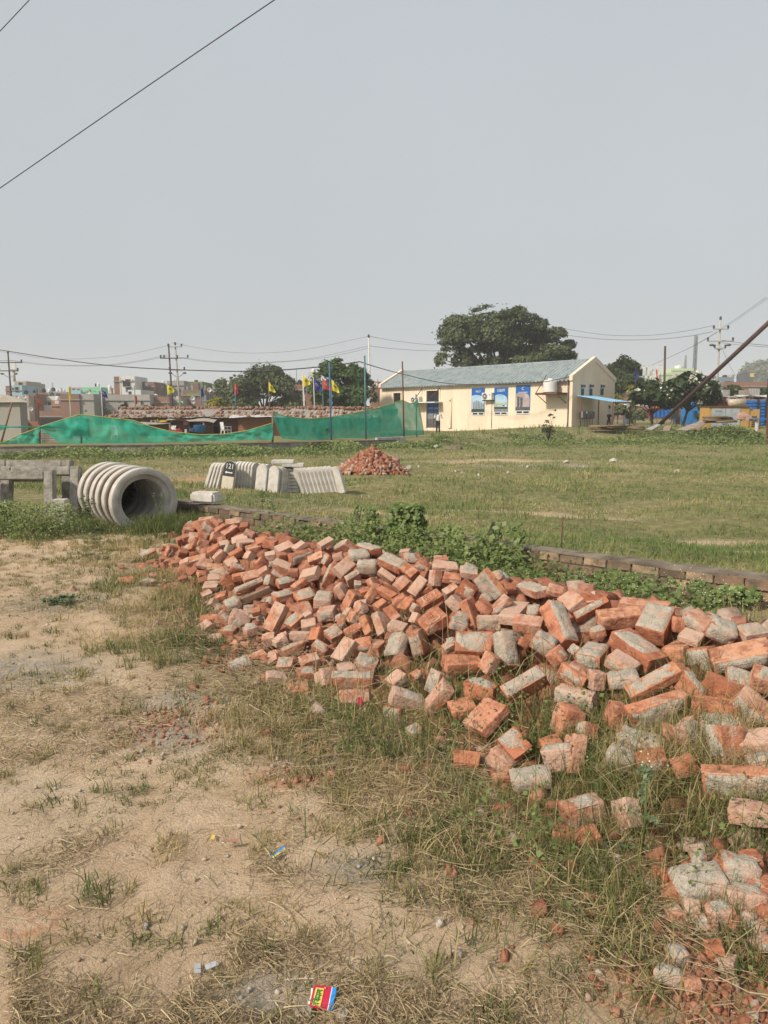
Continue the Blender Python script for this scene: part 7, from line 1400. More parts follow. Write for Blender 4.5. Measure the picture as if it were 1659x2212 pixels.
rg = random.Random(6); Lb = [lobe_px(z3, 84, x, y, r, 0, rg.uniform(-2.5, 2.5)) for x, y, r in ((730, 190, 1.5), (850, 160, 1.6), (960, 130, 1.7), (1080, 145, 1.7), (1190, 125, 1.5), (1290, 190, 1.7), (1370, 200, 1.2), (680, 260, 1.5), (800, 270, 2.0), (930, 250, 2.1), (1060, 260, 2.1), (1200, 260, 2.1), (1330, 290, 1.9), (1440, 290, 1.4), (1530, 260, .95), (700, 350, 1.5), (650, 480, 1.2), (760, 460, 1.6), (850, 520, 1.5), (700, 550, 1.3), (960, 400, 1.5), (1200, 380, 1.7), (1350, 390, 1.8), (1480, 380, 1.4), (1560, 390, 1.1), (1610, 350, .8), (1530, 450, 1.4), (1430, 470, 1.5), (1280, 480, 1.5), (780, 580, 1.2), (900, 570, 1.2), (1620, 440, .8), (1100, 520, 1.2), (640, 240, .7), (620, 450, .8), (590, 570, .7), (1210, 85, .7), (900, 100, .8), (880, 440, 1.6), (1000, 490, 1.6), (1080, 430, 1.7), (1180, 480, 1.6), (1290, 420, 1.6), (1000, 560, 1.3), (1360, 500, 1.4), (1120, 340, 1.8))]
tree('very large spreading tree rising behind the office roof', at_y(*z3(1090, 600), 84), Lb, 80000, .21, 'leaf_dark', 3, .55, fork=.35)
rg = random.Random(16); Lb = [lobe_px(z2, 72, x, y, r, 0, rg.uniform(-1.5, 1.5)) for x, y, r in ((1350, 350, 1.0), (1270, 370, 1.0), (1440, 380, 1.1), (1520, 430, 1.1), (1220, 430, 1.1), (1340, 440, 1.6), (1450, 480, 1.5), (1560, 510, 1.2), (1190, 530, 1.1), (1280, 540, 1.5), (1400, 570, 1.6), (1520, 590, 1.4), (1600, 600, 1.0), (1210, 620, 1.0), (1320, 640, 1.2), (1440, 650, 1.2), (1560, 650, 1.0))]
tree('round dense green tree behind the bunch of flags', at_y(*z2(1390, 700), 72), Lb, 26000, .19, 'leaf_fern', 4, .3, flat=.85)
rg = random.Random(26); Lb = [lobe_px(z2, 88, x, y, r, 0, rg.uniform(-2, 2)) for x, y, r in ((640, 440, 1.3), (720, 420, 1.6), (800, 430, 1.5), (870, 460, 1.4), (560, 500, 1.3), (660, 510, 2.0), (780, 520, 2.2), (900, 530, 1.8), (500, 560, 1.3), (600, 590, 2.0), (720, 610, 2.2), (850, 610, 2.1), (960, 600, 1.6), (530, 650, 1.5), (660, 670, 1.6), (800, 670, 1.8), (930, 670, 1.6), (1000, 640, 1.2), (510, 470, .9), (845, 385, .7), (950, 520, 1.2), (460, 640, 1.2))]
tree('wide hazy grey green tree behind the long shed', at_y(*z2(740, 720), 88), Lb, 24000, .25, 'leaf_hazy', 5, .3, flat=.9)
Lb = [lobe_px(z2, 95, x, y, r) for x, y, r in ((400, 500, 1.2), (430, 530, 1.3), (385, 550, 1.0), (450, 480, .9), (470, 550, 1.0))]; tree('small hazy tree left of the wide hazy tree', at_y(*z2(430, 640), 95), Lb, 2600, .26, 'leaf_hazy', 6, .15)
rg = random.Random(36); Lb = [lobe_px(z4, 80, x, y, r, 0, rg.uniform(-1, 1)) for x, y, r in ((470, 510, 1.2), (420, 560, 1.1), (520, 540, 1.1), (570, 580, 1.0), (400, 620, 1.1), (480, 620, 1.2), (560, 640, 1.0), (420, 680, 1.0), (510, 690, 1.1), (590, 660, .9), (360, 560, .8), (590, 530, .5), (440, 730, .8), (600, 700, .6))]
tree('feathery green tree standing right of the office gable', at_y(*z4(400, 850), 80), Lb, 9000, .2, 'leaf_mid', 7, .18)
def frangi(lab, base, lobes, seed):
    t_ = tree(lab, base, lobes, 2600, .42, 'leaf_gloss', seed, .13, name='flowering_tree', fork=.45); rng = np.random.default_rng(seed); C = []
    for l in lobes:
        for _ in range(3): d = rng.normal(size=3); d /= np.linalg.norm(d); d[1] = -abs(d[1]); d[2] = abs(d[2]) * .8; C.append(np.array(l[:3]) + d * l[3] * 1.0)
    C = np.repeat(np.array(C), 5, 0) + rng.normal(0, .10, (len(C) * 5, 3)); V, Q, T = quads_cloud(C, rng.normal(size=C.shape) + np.array([0, -1.2, .6]), np.full(len(C), .2), rng, rng.random(len(C)), 1.1); link('blossoms', mesh_np('blossoms', V - np.array(t_.location), quads=Q, tint=T), M['petal'], t_)
Lf = lambda d, L: [lobe_px(z4, d, x, y, r, 0, (i % 3 - 1) * .7) for i, (x, y, r) in enumerate(L)]
frangi('white flowered tree, left of two, behind the foot of the leaning pipe', at_y(*z4(728, 955), 61), Lf(61, ((640, 760, .85), (720, 720, .9), (800, 730, .9), (860, 780, .8), (600, 820, .65), (690, 800, .9), (780, 800, .95), (850, 840, .6), (560, 850, .4))), 8); frangi('white flowered tree, right of two, crossed by the leaning pipe', at_y(*z4(968, 965), 61), Lf(61, ((950, 690, 1.0), (1030, 660, 1.0), (1100, 680, 1.0), (1160, 730, 1.0), (920, 770, .9), (1010, 760, 1.0), (1100, 780, 1.0), (1190, 790, .9), (960, 830, .7), (1150, 830, .7), (1060, 640, .7), (1220, 760, .5))), 9)
for k, (x, y, w, h, l) in enumerate(((448, 760, 48, 130, 'golden clipped shrub, rounder one, behind the drum'), (570, 705, 46, 175, 'golden clipped shrub, taller one, left of the flowering trees'))):
    Lb = [lobe_px(z4, 76, x + (i % 2 - .5) * w * .4, y + 12 + h * i / 5, (.32 + .5 * math.sin(math.pi * (i + 1) / 7)) * w / 48) for i in range(6)]; tree(l, at_y(*z4(x, 905), 76), Lb, 2600, .13, 'leaf_yellow', 30 + k, .07, 'shrub', 'golden_shrub', .2)
def bush(lab, Z, d, L, n, size, m, seed, base, grp=None): return tree(lab, at_y(*base, d), [lobe_px(Z, d, x, y, r, 0, .4 * (i % 3 - 1)) for i, (x, y, r) in enumerate(L)], n, size, m, seed, .06, 'shrub', 'shrub', .25, grp)
bush('loose shrub in front of the wide grey house', z1, 62, ((905, 700, .5), (940, 680, .7), (985, 690, .8), (1020, 700, .6), (960, 720, .9), (1030, 675, .3)), 1500, .18, 'leaf_mid', 41, z1(955, 755)); bush('low hedge like shrub behind the shed roof', z1, 62, ((1175, 722, .5), (1220, 715, .6), (1270, 715, .6), (1320, 722, .5)), 1500, .15, 'leaf_mid', 42, z1(1250, 760)); bush('small shrubs by the foot of the pale utility pole', z2, 62, ((90, 715, .4), (130, 712, .5), (170, 715, .4)), 800, .15, 'leaf_mid', 43, z2(130, 740)); bush('yellow flowered shrub by the dark box house', z2, 63, ((320, 660, .6), (350, 640, .6), (385, 680, .6), (340, 695, .7)), 1100, .17, 'leaf_yellow', 44, z2(345, 735)); bush('yellow flowered shrub before the hazy tree', z2, 63, ((575, 680, .6), (615, 650, .5), (640, 670, .6), (600, 690, .7)), 1000, .17, 'leaf_mid', 45, z2(605, 735)); bush('low bright hedge behind the shed near the first yellow shrub', z2, 62, ((420, 705, .4), (480, 700, .5), (540, 705, .5)), 1000, .14, 'leaf_fern', 46, z2(480, 735)); bush('dark spiky shrub on the lawn beside the drum', z4, 70, ((600, 940, .7), (640, 930, .7), (560, 930, .6), (500, 890, .6), (450, 905, .6)), 1800, .2, 'leaf_dark', 47, z4(580, 985)); bush('shrub beside the tall corrugated sheet', z4, 72, ((1370, 740, .9), (1395, 760, .9), (1385, 725, .6)), 1200, .2, 'leaf_mid', 48, z4(1385, 830)); bush('shrub at the right end of the corrugated sheets', z4, 72, ((1600, 755, .7), (1625, 770, .7)), 800, .2, 'leaf_mid', 49, z4(1610, 830)); bush('small shrub on the lawn between chairs and generator', z4, 60, ((1140, 940, .5), (1165, 950, .5)), 700, .15, 'leaf_mid', 50, z4(1150, 985))
bush('thin feathery sapling before the right end of the office', z3, 47, ((1440, 950, .16), (1470, 900, .15), (1460, 1000, .24), (1500, 860, .10), (1425, 1020, .28), (1480, 1030, .25), (1420, 980, .14), (1500, 920, .12), (1455, 1060, .35)), 700, .07, 'leaf_mid', 51, z3(1450, 1065))
Lb = [lobe_px(z4, 420, x, y, r) for x, y, r in ((1545, 625, 9), (1580, 605, 10), (1620, 605, 11), (1660, 615, 12), (1700, 620, 12), (1560, 650, 9), (1610, 650, 10))]; o = crown('distant_trees', Lb, 5000, 1.6, 'leaf_dark', None, 77); tag(o, 'hazy mass of distant trees on the right horizon', 'trees', kind='stuff')
# ================================================================ grass, straw, weeds, creepers
GST = [(0, (.52, .41, .235)), (.28, (.40, .31, .15)), (.5, (.26, .235, .09)), (.72, (.15, .17, .055)), (1, (.085, .125, .036))]
M['grass'] = rampmat('grass', GST, .22, .6); M['straw'] = rampmat('straw', [(0, (.16, .115, .068)), (.35, (.27, .20, .115)), (.75, (.39, .30, .175)), (1, (.54, .44, .28))], .1, .7)
M['field'] = rampmat('field', [(0, (.46, .38, .21)), (.3, (.36, .32, .145)), (.55, (.255, .265, .10)), (.8, (.185, .23, .078)), (1, (.13, .18, .055))], .2, .65)
M['weed'] = rampmat('weed', [(0, (.075, .115, .03)), (.5, (.15, .195, .06)), (1, (.26, .30, .11))], .25, .6); M['vine'] = rampmat('vine', [(0, (.075, .115, .028)), (.5, (.14, .195, .055)), (1, (.23, .29, .10))], .3, .45)
def blades(P, h, w, tint, rng, lean=.5, flat=0.):
    n = len(P); az = rng.uniform(0, 2 * math.pi, n); L = np.abs(rng.normal(0, lean, n)) + flat; ld = np.stack([np.cos(az), np.sin(az), np.zeros(n)], 1); up = np.array([0, 0, 1.])
    ya = rng.uniform(0, 2 * math.pi, n); sd = np.stack([np.cos(ya), np.sin(ya), np.zeros(n)], 1) * (w * .5)[:, None]
    def c(t): return P + up * (h * t * (1 - .35 * np.clip(L, 0, 1.5) * t))[:, None] + ld * (h * L * t ** 1.7)[:, None]
    m1, m2, tp = c(.4), c(.75), c(1.)
    V = np.stack([P - sd, P + sd, m1 - sd * .9, m1 + sd * .9, m2 - sd * .55, m2 + sd * .55, tp], 1).reshape(-1, 3); b = (np.arange(n) * 7)[:, None]
    return V, np.concatenate([b + np.array([[0, 1, 3, 2]]), b + np.array([[2, 3, 5, 4]])]), b + np.array([[4, 5, 6]]), np.repeat(tint, 7)
def merge(parts):
    V = []; Q = []; T = []; t = []; o = 0
    for v, q, tr, ti in parts: V.append(v); Q.append(q + o); T.append(tr + o); t.append(ti); o += len(v)
    return np.concatenate(V), np.concatenate(Q), np.concatenate(T), np.concatenate(t)
def stuff(name, parts, m, lab):
    V, Q, T, t = merge(parts); o = link(name, mesh_np(name, V, quads=Q, tris=T if len(T) else None, tint=np.clip(t, 0, 1)), M[m]); return tag(o, lab, name.replace('_', ' '), kind='stuff')
rg = np.random.default_rng(101)
def fov(x, y, m=.6): return (np.abs(x / np.maximum(y, .3)) < .512 * 1.03 + m) & (y > 1.25)
def tufted(x, y, k, spread, rng):
    """k blades round each centre"""
    n = len(x); return np.repeat(x, k) + rng.normal(0, spread, n * k), np.repeat(y, k) + rng.normal(0, spread, n * k)
parts = []
# -- the band along the foot of the heap, growing up between the lower bricks
n = 8200; s_ = rg.uniform(-3.4, 4.6, n); off = rg.normal(.0, 1, n); wd = heap_w(s_); inner = np.interp(s_, [-3.4, -1, 0, .8, 3], [.15, .14, .25, .58, .75]); outer = np.interp(s_, [-3.4, -2.4, -1, .2, 1.5, 3], [.5, 1.0, .75, .55, .62, .55])
u_ = wd + np.where(off < 0, off * inner * .62, off * outer * .5); x = HC[0] + HD[0] * s_ + HN[0] * u_; y = HC[1] + HD[1] * s_ + HN[1] * u_
den = ss(fbm(x * 2.1, y * 2.1, 61, 3), .42, .66) * np.where(u_ < wd * .7, .45, 1); k = (rg.random(n) < den) & fov(x, y); x, y, u_, wd = x[k], y[k], u_[k], wd[k]
X, Y = tufted(x, y, 9, .022, rg); hz_ = heap(X, Y); Z = gz(X, Y) + np.where(hz_ > .03, hz_ - .07, 0) - .01
cl = np.repeat(rg.uniform(.45, 1.15, len(x)), 9); grn = fbm(X * 1.6, Y * 1.6, 62, 3); s2, _ = heap_su(X, Y)
h = (.03 + .095 * rg.random(len(X)) ** 1.4) * cl * (1 + .3 * ss(s2, .5, 2.2)); tint = np.clip(.54 + 1.8 * (grn - .5) + rg.normal(0, .17, len(X)) + .12 * ss(s2, -.5, 1.5), 0, 1); tint = np.where(rg.random(len(X)) < .27, rg.uniform(0.05, .36, len(X)), tint)
parts.append(blades(np.column_stack([X, Y, Z]), h, rg.uniform(.002, .0042, len(X)) * (1 + .12 * Y), tint, rg, .95))
# long arching stalks thrown over the near bricks
n = 620; s_ = rg.uniform(.3, 3.6, n); u_ = heap_w(s_) * rg.uniform(.42, 1.12, n); x = HC[0] + HD[0] * s_ + HN[0] * u_; y = HC[1] + HD[1] * s_ + HN[1] * u_; k = fov(x, y) & (rg.random(n) < ss(fbm(x * 2, y * 2, 61, 3), .3, .6)); x, y = x[k], y[k]
parts.append(blades(np.column_stack([x, y, gz(x, y) + np.clip(heap(x, y) - .05, 0, 1)]), rg.uniform(.18, .38, len(x)), rg.uniform(.0025, .004, len(x)), rg.choice([.1, .3, .75, .8], len(x)) + rg.normal(0, .08, len(x)), rg, .9))
n = 1050; s_ = rg.uniform(.2, 4.2, n); u_ = heap_w(s_) * rg.uniform(.45, 1.08, n); x = HC[0] + HD[0] * s_ + HN[0] * u_; y = HC[1] + HD[1] * s_ + HN[1] * u_; k = fov(x, y) & (rg.random(n) < ss(fbm(x * 2.4, y * 2.4, 69, 3), .40, .58) * ss(s_, .2, 1.6)); X, Y = tufted(x[k], y[k], 12, .03, rg); parts.append(blades(np.column_stack([X, Y, gz(X, Y) + np.clip(heap(X, Y) - .07, 0, 1)]), rg.uniform(.04, .17, len(X)), rg.uniform(.0018, .0034, len(X)), np.clip(rg.normal(.72, .22, len(X)), 0, 1), rg, .85))
# -- round the rings, frames and the far left
n = 5200; y = rg.uniform(6.4, 11.6, n); x = rg.uniform(-6.6, -1.6, n); ov = overgrown(x, y); s_, u_ = heap_su(x, y); k = (ov > .25) & (rg.random(n) < .35 + .65 * ss(fbm(x * 1.3, y * 1.3, 63, 3), .35, .6)) & fov(x, y) & (wall_s(x, y) < .3) & (heap(x, y) < .03)
k &= ~((np.abs((x + 4.0) * .62 - (y - 10.9) * -.785) < -1)); x, y = x[k], y[k]; X, Y = tufted(x, y, 9, .03, rg); cl = np.repeat(rg.uniform(.4, 1.2, len(x)), 9); near = ss(Y + .25 * X, 7.6, 9.0)
grn = fbm(X * .9, Y * .9, 64, 3); tint = np.clip(.47 + 2.2 * (grn - .5) + rg.normal(0, .15, len(X)), 0, 1); parts.append(blades(np.column_stack([X, Y, gz(X, Y) - .01]), (.04 + .12 * rg.random(len(X)) * near) * cl, rg.uniform(.004, .008, len(X)), tint, rg, .8))
# grass inside and before the open ring
n = 260; a = rg.normal(0, 1, (n, 2)); x = -2.75 + a[:, 0] * .28; y = 9.75 + a[:, 1] * .3; X, Y = tufted(x, y, 10, .03, rg); parts.append(blades(np.column_stack([X, Y, gz(X, Y) - .01]), rg.uniform(.1, .28, len(X)), rg.uniform(.005, .009, len(X)), rg.normal(.85, .12, len(X)), rg, .5))
# -- tufts on the bare dirt
n = 900; y = 1.5 + 7.0 * rg.random(n) ** 1.5; x = y * rg.uniform(-.55, .45, n); ov = overgrown(x, y); s_, u_ = heap_su(x, y); k = (u_ > heap_w(s_) + .15) & fov(x, y) & (ov < .7) & (rg.random(n) < ss(fbm(x * 1.5, y * 1.5, 66, 3), .42, .62)); x, y = x[k], y[k]
kk = 22; X, Y = tufted(x, y, kk, .022, rg); cl = np.repeat(rg.uniform(.3, 1.2, len(x)), kk); tn = np.repeat(rg.normal(.62, .22, len(x)), kk); parts.append(blades(np.column_stack([X, Y, gz(X, Y) - .004]), (.02 + .055 * rg.random(len(X))) * cl, rg.uniform(.0022, .0042, len(X)) * (1 + .1 * Y), np.clip(tn + rg.normal(0, .12, len(X)), 0, 1), rg, .85))
for (u, v, sp, num, hh) in ((375, 1400, .28, 110, .15), (345, 1320, .22, 70, .15), (430, 1290, .2, 90, .17), (175, 1460, .06, 14, .06), (120, 1395, .12, 18, .05), (230, 1400, .12, 24, .08), (640, 1560, .22, 110, .11), (560, 1580, .25, 100, .10), (740, 1700, .18, 70, .09), (900, 1760, .2, 60, .08), (800, 1640, .2, 80, .10), (1010, 1700, .2, 90, .12), (960, 1860, .08, 26, .07), (800, 1795, .04, 12, .07), (870, 1865, .05, 12, .05), (1120, 1800, .16, 70, .11), (1230, 1870, .12, 60, .12), (1310, 1750, .14, 75, .24), (1430, 1740, .16, 85, .30), (1540, 1690, .15, 70, .28), (1620, 1790, .12, 50, .24), (1240, 1640, .12, 45, .2), (1360, 1630, .12, 40, .2), (1490, 1600, .12, 34, .18), (30, 1170, .45, 170, .09), (110, 1150, .35, 150, .10), (190, 1180, .35, 150, .10), (60, 1235, .4, 140, .06), (230, 1215, .3, 140, .09), (150, 1270, .3, 90, .05), (300, 1180, .25, 120, .12), (20, 1290, .3, 60, .05), (1340, 1960, .07, 34, .08), (1320, 2030, .06, 22, .05), (480, 1650, .10, 30, .05), (90, 1590, .25, 40, .05), (150, 1490, .1, 20, .05), (420, 1660, .12, 26, .04), (300, 1690, .15, 30, .05), (370, 1830, .05, 20, .06), (560, 1830, .05, 14, .06), (210, 1530, .1, 20, .04), (1640, 2060, .10, 40, .14), (540, 1980, .08, 18, .04), (440, 2150, .05, 14, .03), (600, 2010, .07, 16, .04)):
    p = hit(u, v, gz); x = p[0] + rg.normal(0, sp, num) * .8; y = p[1] + rg.normal(0, sp, num); X, Y = tufted(x, y, 14, .016, rg); hp = heap(X, Y); parts.append(blades(np.column_stack([X, Y, gz(X, Y) + np.where(hp > .04, hp - .05, 0) - .006]), hh * rg.uniform(.25, .9, len(X)), rg.uniform(.0018, .0034, len(X)) * (1 + .1 * Y), np.clip(.5 + .2 * (hh > .17) + 1.6 * (fbm(X * 3, Y * 3, 67, 2) - .5) + rg.normal(0, .22, len(X)), 0, 1), rg, 1.0))
n = 2600; s_ = rg.uniform(-3.2, 4.5, n); ub = rg.uniform(.6, 2.1, n); x = HC[0] + HD[0] * s_ - HN[0] * ub; y = HC[1] + HD[1] * s_ - HN[1] * ub; w_ = wall_s(x, y); k = (w_ < -.15) & (heap(x, y) < .05) & fov(x, y) & (rg.random(n) < ss(fbm(x * 1.7, y * 1.7, 68, 3), .35, .6)); X, Y = tufted(x[k], y[k], 9, .03, rg)
parts.append(blades(np.column_stack([X, Y, gz(X, Y) - .01]), rg.uniform(.05, .2, len(X)), rg.uniform(.003, .006, len(X)), np.clip(rg.normal(.45, .28, len(X)), 0, 1), rg, .7))
stuff('grass', parts, 'grass', 'wiry green and straw coloured grass along the heap and in tufts on the dirt')
# -- dry straw lying on the dirt
def stalks(x, y, rng, L0, L1, wmul=1.):
    n = len(x); az = rng.uniform(0, math.pi * 2, n); L = rng.uniform(L0, L1, n) * rng.uniform(.5, 1, n); d = np.stack([np.cos(az), np.sin(az)], 1); nr = np.stack([-np.sin(az), np.cos(az)], 1); bend = rng.normal(0, .075, n); w = rng.uniform(.0005, .0012, n) * wmul * (1 + .12 * y); lift = .003 + np.abs(rng.normal(0, .008, n)); rise = rng.normal(0, .1, n); V = []
    for t in (0, .33, .66, 1.):
        c = np.column_stack([x, y]) + d * (L * (t - .5))[:, None] + nr * (bend * L * (t - .5) ** 2 * 4)[:, None]; z = gz(c[:, 0], c[:, 1]) + lift + np.abs(rise * L * (t - .5)) + .004 * math.sin(t * 3) + ((fbm(c[:, 0] * 14, c[:, 1] * 14, 40, 3) - .5) * .022); 
        for sgn in (-1, 1): q = c + nr * (sgn * w * (1 - .5 * t))[:, None]; V.append(np.column_stack([q, z + (.0012 if sgn > 0 else 0)]))
    V = np.stack(V, 1).reshape(-1, 3); b = (np.arange(n) * 8)[:, None]; Q = np.concatenate([b + np.array([[2 * k, 2 * k + 1, 2 * k + 3, 2 * k + 2]]) for k in range(3)]); return V, Q, np.zeros((0, 3), int), np.repeat(np.clip(rng.normal(.5, .25, n), 0, 1), 8)
parts = []
n = 150000; y = 1.45 + 6.6 * rg.random(n) ** 2.0; x = y * rg.uniform(-.60, .58, n); s_, u_ = heap_su(x, y); den = 1.25 * ss(fbm(x * 1.4, y * 1.4, 71, 4), .39, .58) + .12 + .45 * ss(u_, heap_w(s_) + .75, heap_w(s_) + .15) - .05 * ss(y, 2.6, 1.7) - .75 * ss(x, .1, .6) * ss(y, 2.9, 2.2)
bare = 0
for u, v, a, b in ((735, 1850, .22, .13), (570, 2140, .16, .08), (640, 1990, .1, .05), (1000, 2050, .35, .16), (200, 1420, .7, .35), (390, 1525, .25, .15)): p = hit(u, v, lambda a_, b_: a_ * 0); bare = np.maximum(bare, blob(x, y, p[0], p[1], a, b))
k = (rg.random(n) < den * .6 * (1 - .93 * np.clip(bare * 1.6, 0, 1))) & fov(x, y, .02) & (u_ > heap_w(s_) - .1) & (y < 8.2); parts.append(stalks(x[k], y[k], rg, .02, .11)); print('straw', k.sum())
n = 5000; s_ = rg.uniform(-1.5, 3.5, n); u_ = heap_w(s_) + rg.normal(.1, .22, n); x = HC[0] + HD[0] * s_ + HN[0] * u_; y = HC[1] + HD[1] * s_ + HN[1] * u_; v_ = stalks(x, y, rg, .08, .24); hp = heap(v_[0][:, 0], v_[0][:, 1]); v_[0][:, 2] += np.clip(hp - .03, 0, .4) + .015; parts.append(v_)
stuff('dry_straw', parts, 'straw', 'dry yellow straw lying in mats over the bare dirt')
# -- field beyond the low wall (blades coarser with distance)
parts = []
n = 175000; Y0 = 5.2 * (62 / 5.2) ** rg.random(n); X0 = Y0 * rg.uniform(-.66, .66, n); ov = overgrown(X0, Y0); ws = wall_s(X0, Y0); k = (ws > .12) & (ov > .22 + .4 * rg.random(n)) & (rg.random(n) < .25 + .75 * ss(fbm(X0 * .7, Y0 * .7, 88, 3), .36, .5)) & (Y0 < edge_y(X0) + 24 * (X0 > 3) - .3) & ~((np.abs(X0 + 2.0) < 1.9) & (np.abs(Y0 - 18.1) < .5) & (rg.random(n) < .9)) & ~(((X0 + .4) ** 2 + (Y0 - 23.2) ** 2) < 1.0)
c0, s0 = math.cos(BANG), math.sin(BANG); lx = c0 * (X0 - BA[0]) + s0 * (Y0 - BA[1]); ly = -s0 * (X0 - BA[0]) + c0 * (Y0 - BA[1]); k &= ~((lx > -.3) & (lx < BL + .5) & (ly > -.6)); X, Y, ws = X0[k], Y0[k], ws[k]
big = fbm(X * .22, Y * .33, 81, 4); loc = fbm(X * 1.1, Y * 1.1, 82, 3); edge = ss(Y, edge_y(X) - 5, edge_y(X) - 1); cl = .45 + 1.1 * loc; h = (.03 + .075 * rg.random(len(X))) * cl * (1 + .016 * Y) * (1 + 1.0 * edge * ss(loc, .4, .6)); tint = np.clip(.72 + 2.6 * (big - .5) + 1.1 * (loc - .5) + rg.normal(0, .16, len(X)) + .1 * edge - .12 * ss(Y, 16, 9), 0, 1)
parts.append(blades(np.column_stack([X, Y, gz(X, Y) - .015]), h, rg.uniform(.5, 1, len(X)) * (.0035 + .00095 * Y), tint, rg, 1.05)); print('field', len(X))
n = 900; Y0 = 5.8 * (46 / 5.8) ** rg.random(n); X0 = Y0 * rg.uniform(-.55, .55, n); k = (wall_s(X0, Y0) > .3) & (overgrown(X0, Y0) > .45) & (Y0 < edge_y(X0) - 1) & (fbm(X0 * .35, Y0 * .35, 89, 3) > .5) & ~((np.abs(X0 + 2.0) < 2.2) & (np.abs(Y0 - 18) < 1.2)) & ~(((X0 + .4) ** 2 + (Y0 - 23.2) ** 2) < 2.5); x, y = X0[k], Y0[k]; kk = 60
X = np.repeat(x, kk) + rg.normal(0, 1, len(x) * kk) * np.repeat(.10 + .006 * y, kk); Y = np.repeat(y, kk) + rg.normal(0, 1, len(x) * kk) * np.repeat(.08 + .005 * y, kk); tn = np.repeat(np.clip(rg.normal(.78, .18, len(x)), .1, 1), kk); cl = np.repeat(rg.uniform(.4, 1.1, len(x)), kk)
parts.append(blades(np.column_stack([X, Y, gz(X, Y) - .015]), rg.uniform(.06, .26, len(X)) * cl, rg.uniform(.5, 1, len(X)) * (.003 + .0009 * Y), np.clip(tn + rg.normal(0, .12, len(X)), 0, 1), rg, .6))
stuff('field_grass', parts, 'field', 'rough green and straw coloured grass covering the field')
# -- broad leaved weeds : bank along the terrace, mound on the right, strip behind the heap
def leafy(x, y, z, size, rng, tint): return quads_cloud(np.column_stack([x, y, z]), rng.normal(0, .6, (len(x), 3)) + np.array([0, -.25, 1.]), size, rng, tint, 1.25)
def q2(v): return v[0], v[1], np.zeros((0, 3), int), v[2]
parts = []
n = 60000; X = rg.uniform(-22, 28, n); Y = edge_y(X) - np.abs(rg.normal(0, 2.2, n)) + np.where(X > 3, rg.uniform(-2, 2.5, n), -.25); lo = fbm(X * .5, Y * .5, 83, 3); k = (np.abs(X / Y) < .57) & (rg.random(n) < ss(lo, .42, .58)) & ~((X > 4) & (X < 8) & (rg.random(n) < .6)); X, Y, lo = X[k], Y[k], lo[k]; h = .5 * ss(lo, .42, .68) * rg.random(len(X)); parts.append(q2(leafy(X, Y, gz(X, Y) + h * .8, rg.uniform(.05, .12, len(X)), rg, np.clip(.35 + h * .9 + rg.normal(0, .2, len(X)), 0, 1))))
n = 16000; X = rg.normal(22.5, 2.6, n); Y = rg.normal(48, 1.3, n); lo = fbm(X * .6, Y * .6, 84, 3); h = .85 * np.exp(-((X - 22.8) / 2.6) ** 2) * ss(lo, .3, .6) * rg.random(n) ** .7; parts.append(q2(leafy(X, Y, gz(X, Y) + h, rg.uniform(.06, .14, n), rg, np.clip(.3 + .5 * rg.random(n), 0, 1))))
n = 26000; s_ = rg.uniform(-3.2, 4.5, n); x = HC[0] + HD[0] * s_ - HN[0] * rg.uniform(.55, 2.1, n); y = HC[1] + HD[1] * s_ - HN[1] * rg.uniform(.55, 2.1, n); y = y + rg.normal(0, .1, n); lo = fbm(x * 1.4, y * 1.4, 85, 3); w_ = wall_s(x, y); k = (w_ < -.15) & (w_ > -1.4) & (heap(x, y) < .04) & fov(x, y) & (rg.random(n) < np.maximum(ss(lo, .42, .60) * (1 - .4 * ss(s_, 0, 1)), .6 * ss(s_, .2, -1.))); x, y, lo = x[k], y[k], lo[k]; h = (.03 + .17 * ss(lo, .4, .7) + .16 * ss(heap_su(x, y)[0], .4, -.8) * ss(lo, .38, .5)) * rg.random(len(x)) ** .9; parts.append(q2(leafy(x, y, gz(x, y) + h, rg.uniform(.018, .045, len(x)), rg, np.clip(.25 + 1.2 * h + rg.normal(0, .18, len(x)), 0, 1)))); print('strip', len(x))
n = 42000; x = rg.uniform(-6.4, -2.9, n); y = rg.uniform(8.6, 10.8, n); lo = fbm(x * 1.5, y * 1.5, 86, 3); mk = np.maximum(blob(x, y, -5.2, 9.4, 1.1, .55), blob(x, y, -4.3, 9.2, .75, .45)); k = (rg.random(n) < ss(lo, .36, .52) * np.clip(mk * 1.5, 0, 1)) & fov(x, y); x, y, lo, mk = x[k], y[k], lo[k], mk[k]; h = (.06 + .36 * ss(lo, .35, .65)) * rg.random(len(x)) ** .6 * np.clip(mk * 1.4, .2, 1); parts.append(q2(leafy(x, y, gz(x, y) + h, rg.uniform(.012, .03, len(x)), rg, np.clip(.4 + 1.1 * h + rg.normal(0, .2, len(x)), 0, 1))))
n = 5200; s_ = rg.uniform(1.2, 4.2, n); u_ = heap_w(s_) * rg.uniform(.62, 1.2, n); x = HC[0] + HD[0] * s_ + HN[0] * u_; y = HC[1] + HD[1] * s_ + HN[1] * u_; lo = fbm(x * 2.6, y * 2.6, 87, 3); k = fov(x, y) & (lo > .5); x, y = x[k], y[k]; h = rg.random(len(x)) * .2; parts.append(q2(leafy(x, y, gz(x, y) + np.clip(heap(x, y) - .06, 0, 1) + h, rg.uniform(.006, .018, len(x)), rg, np.clip(.25 + h + rg.normal(0, .2, len(x)), 0, 1))))
stuff('weeds', parts, 'weed', 'leafy green weeds on the banks, behind the heap and by the frames')
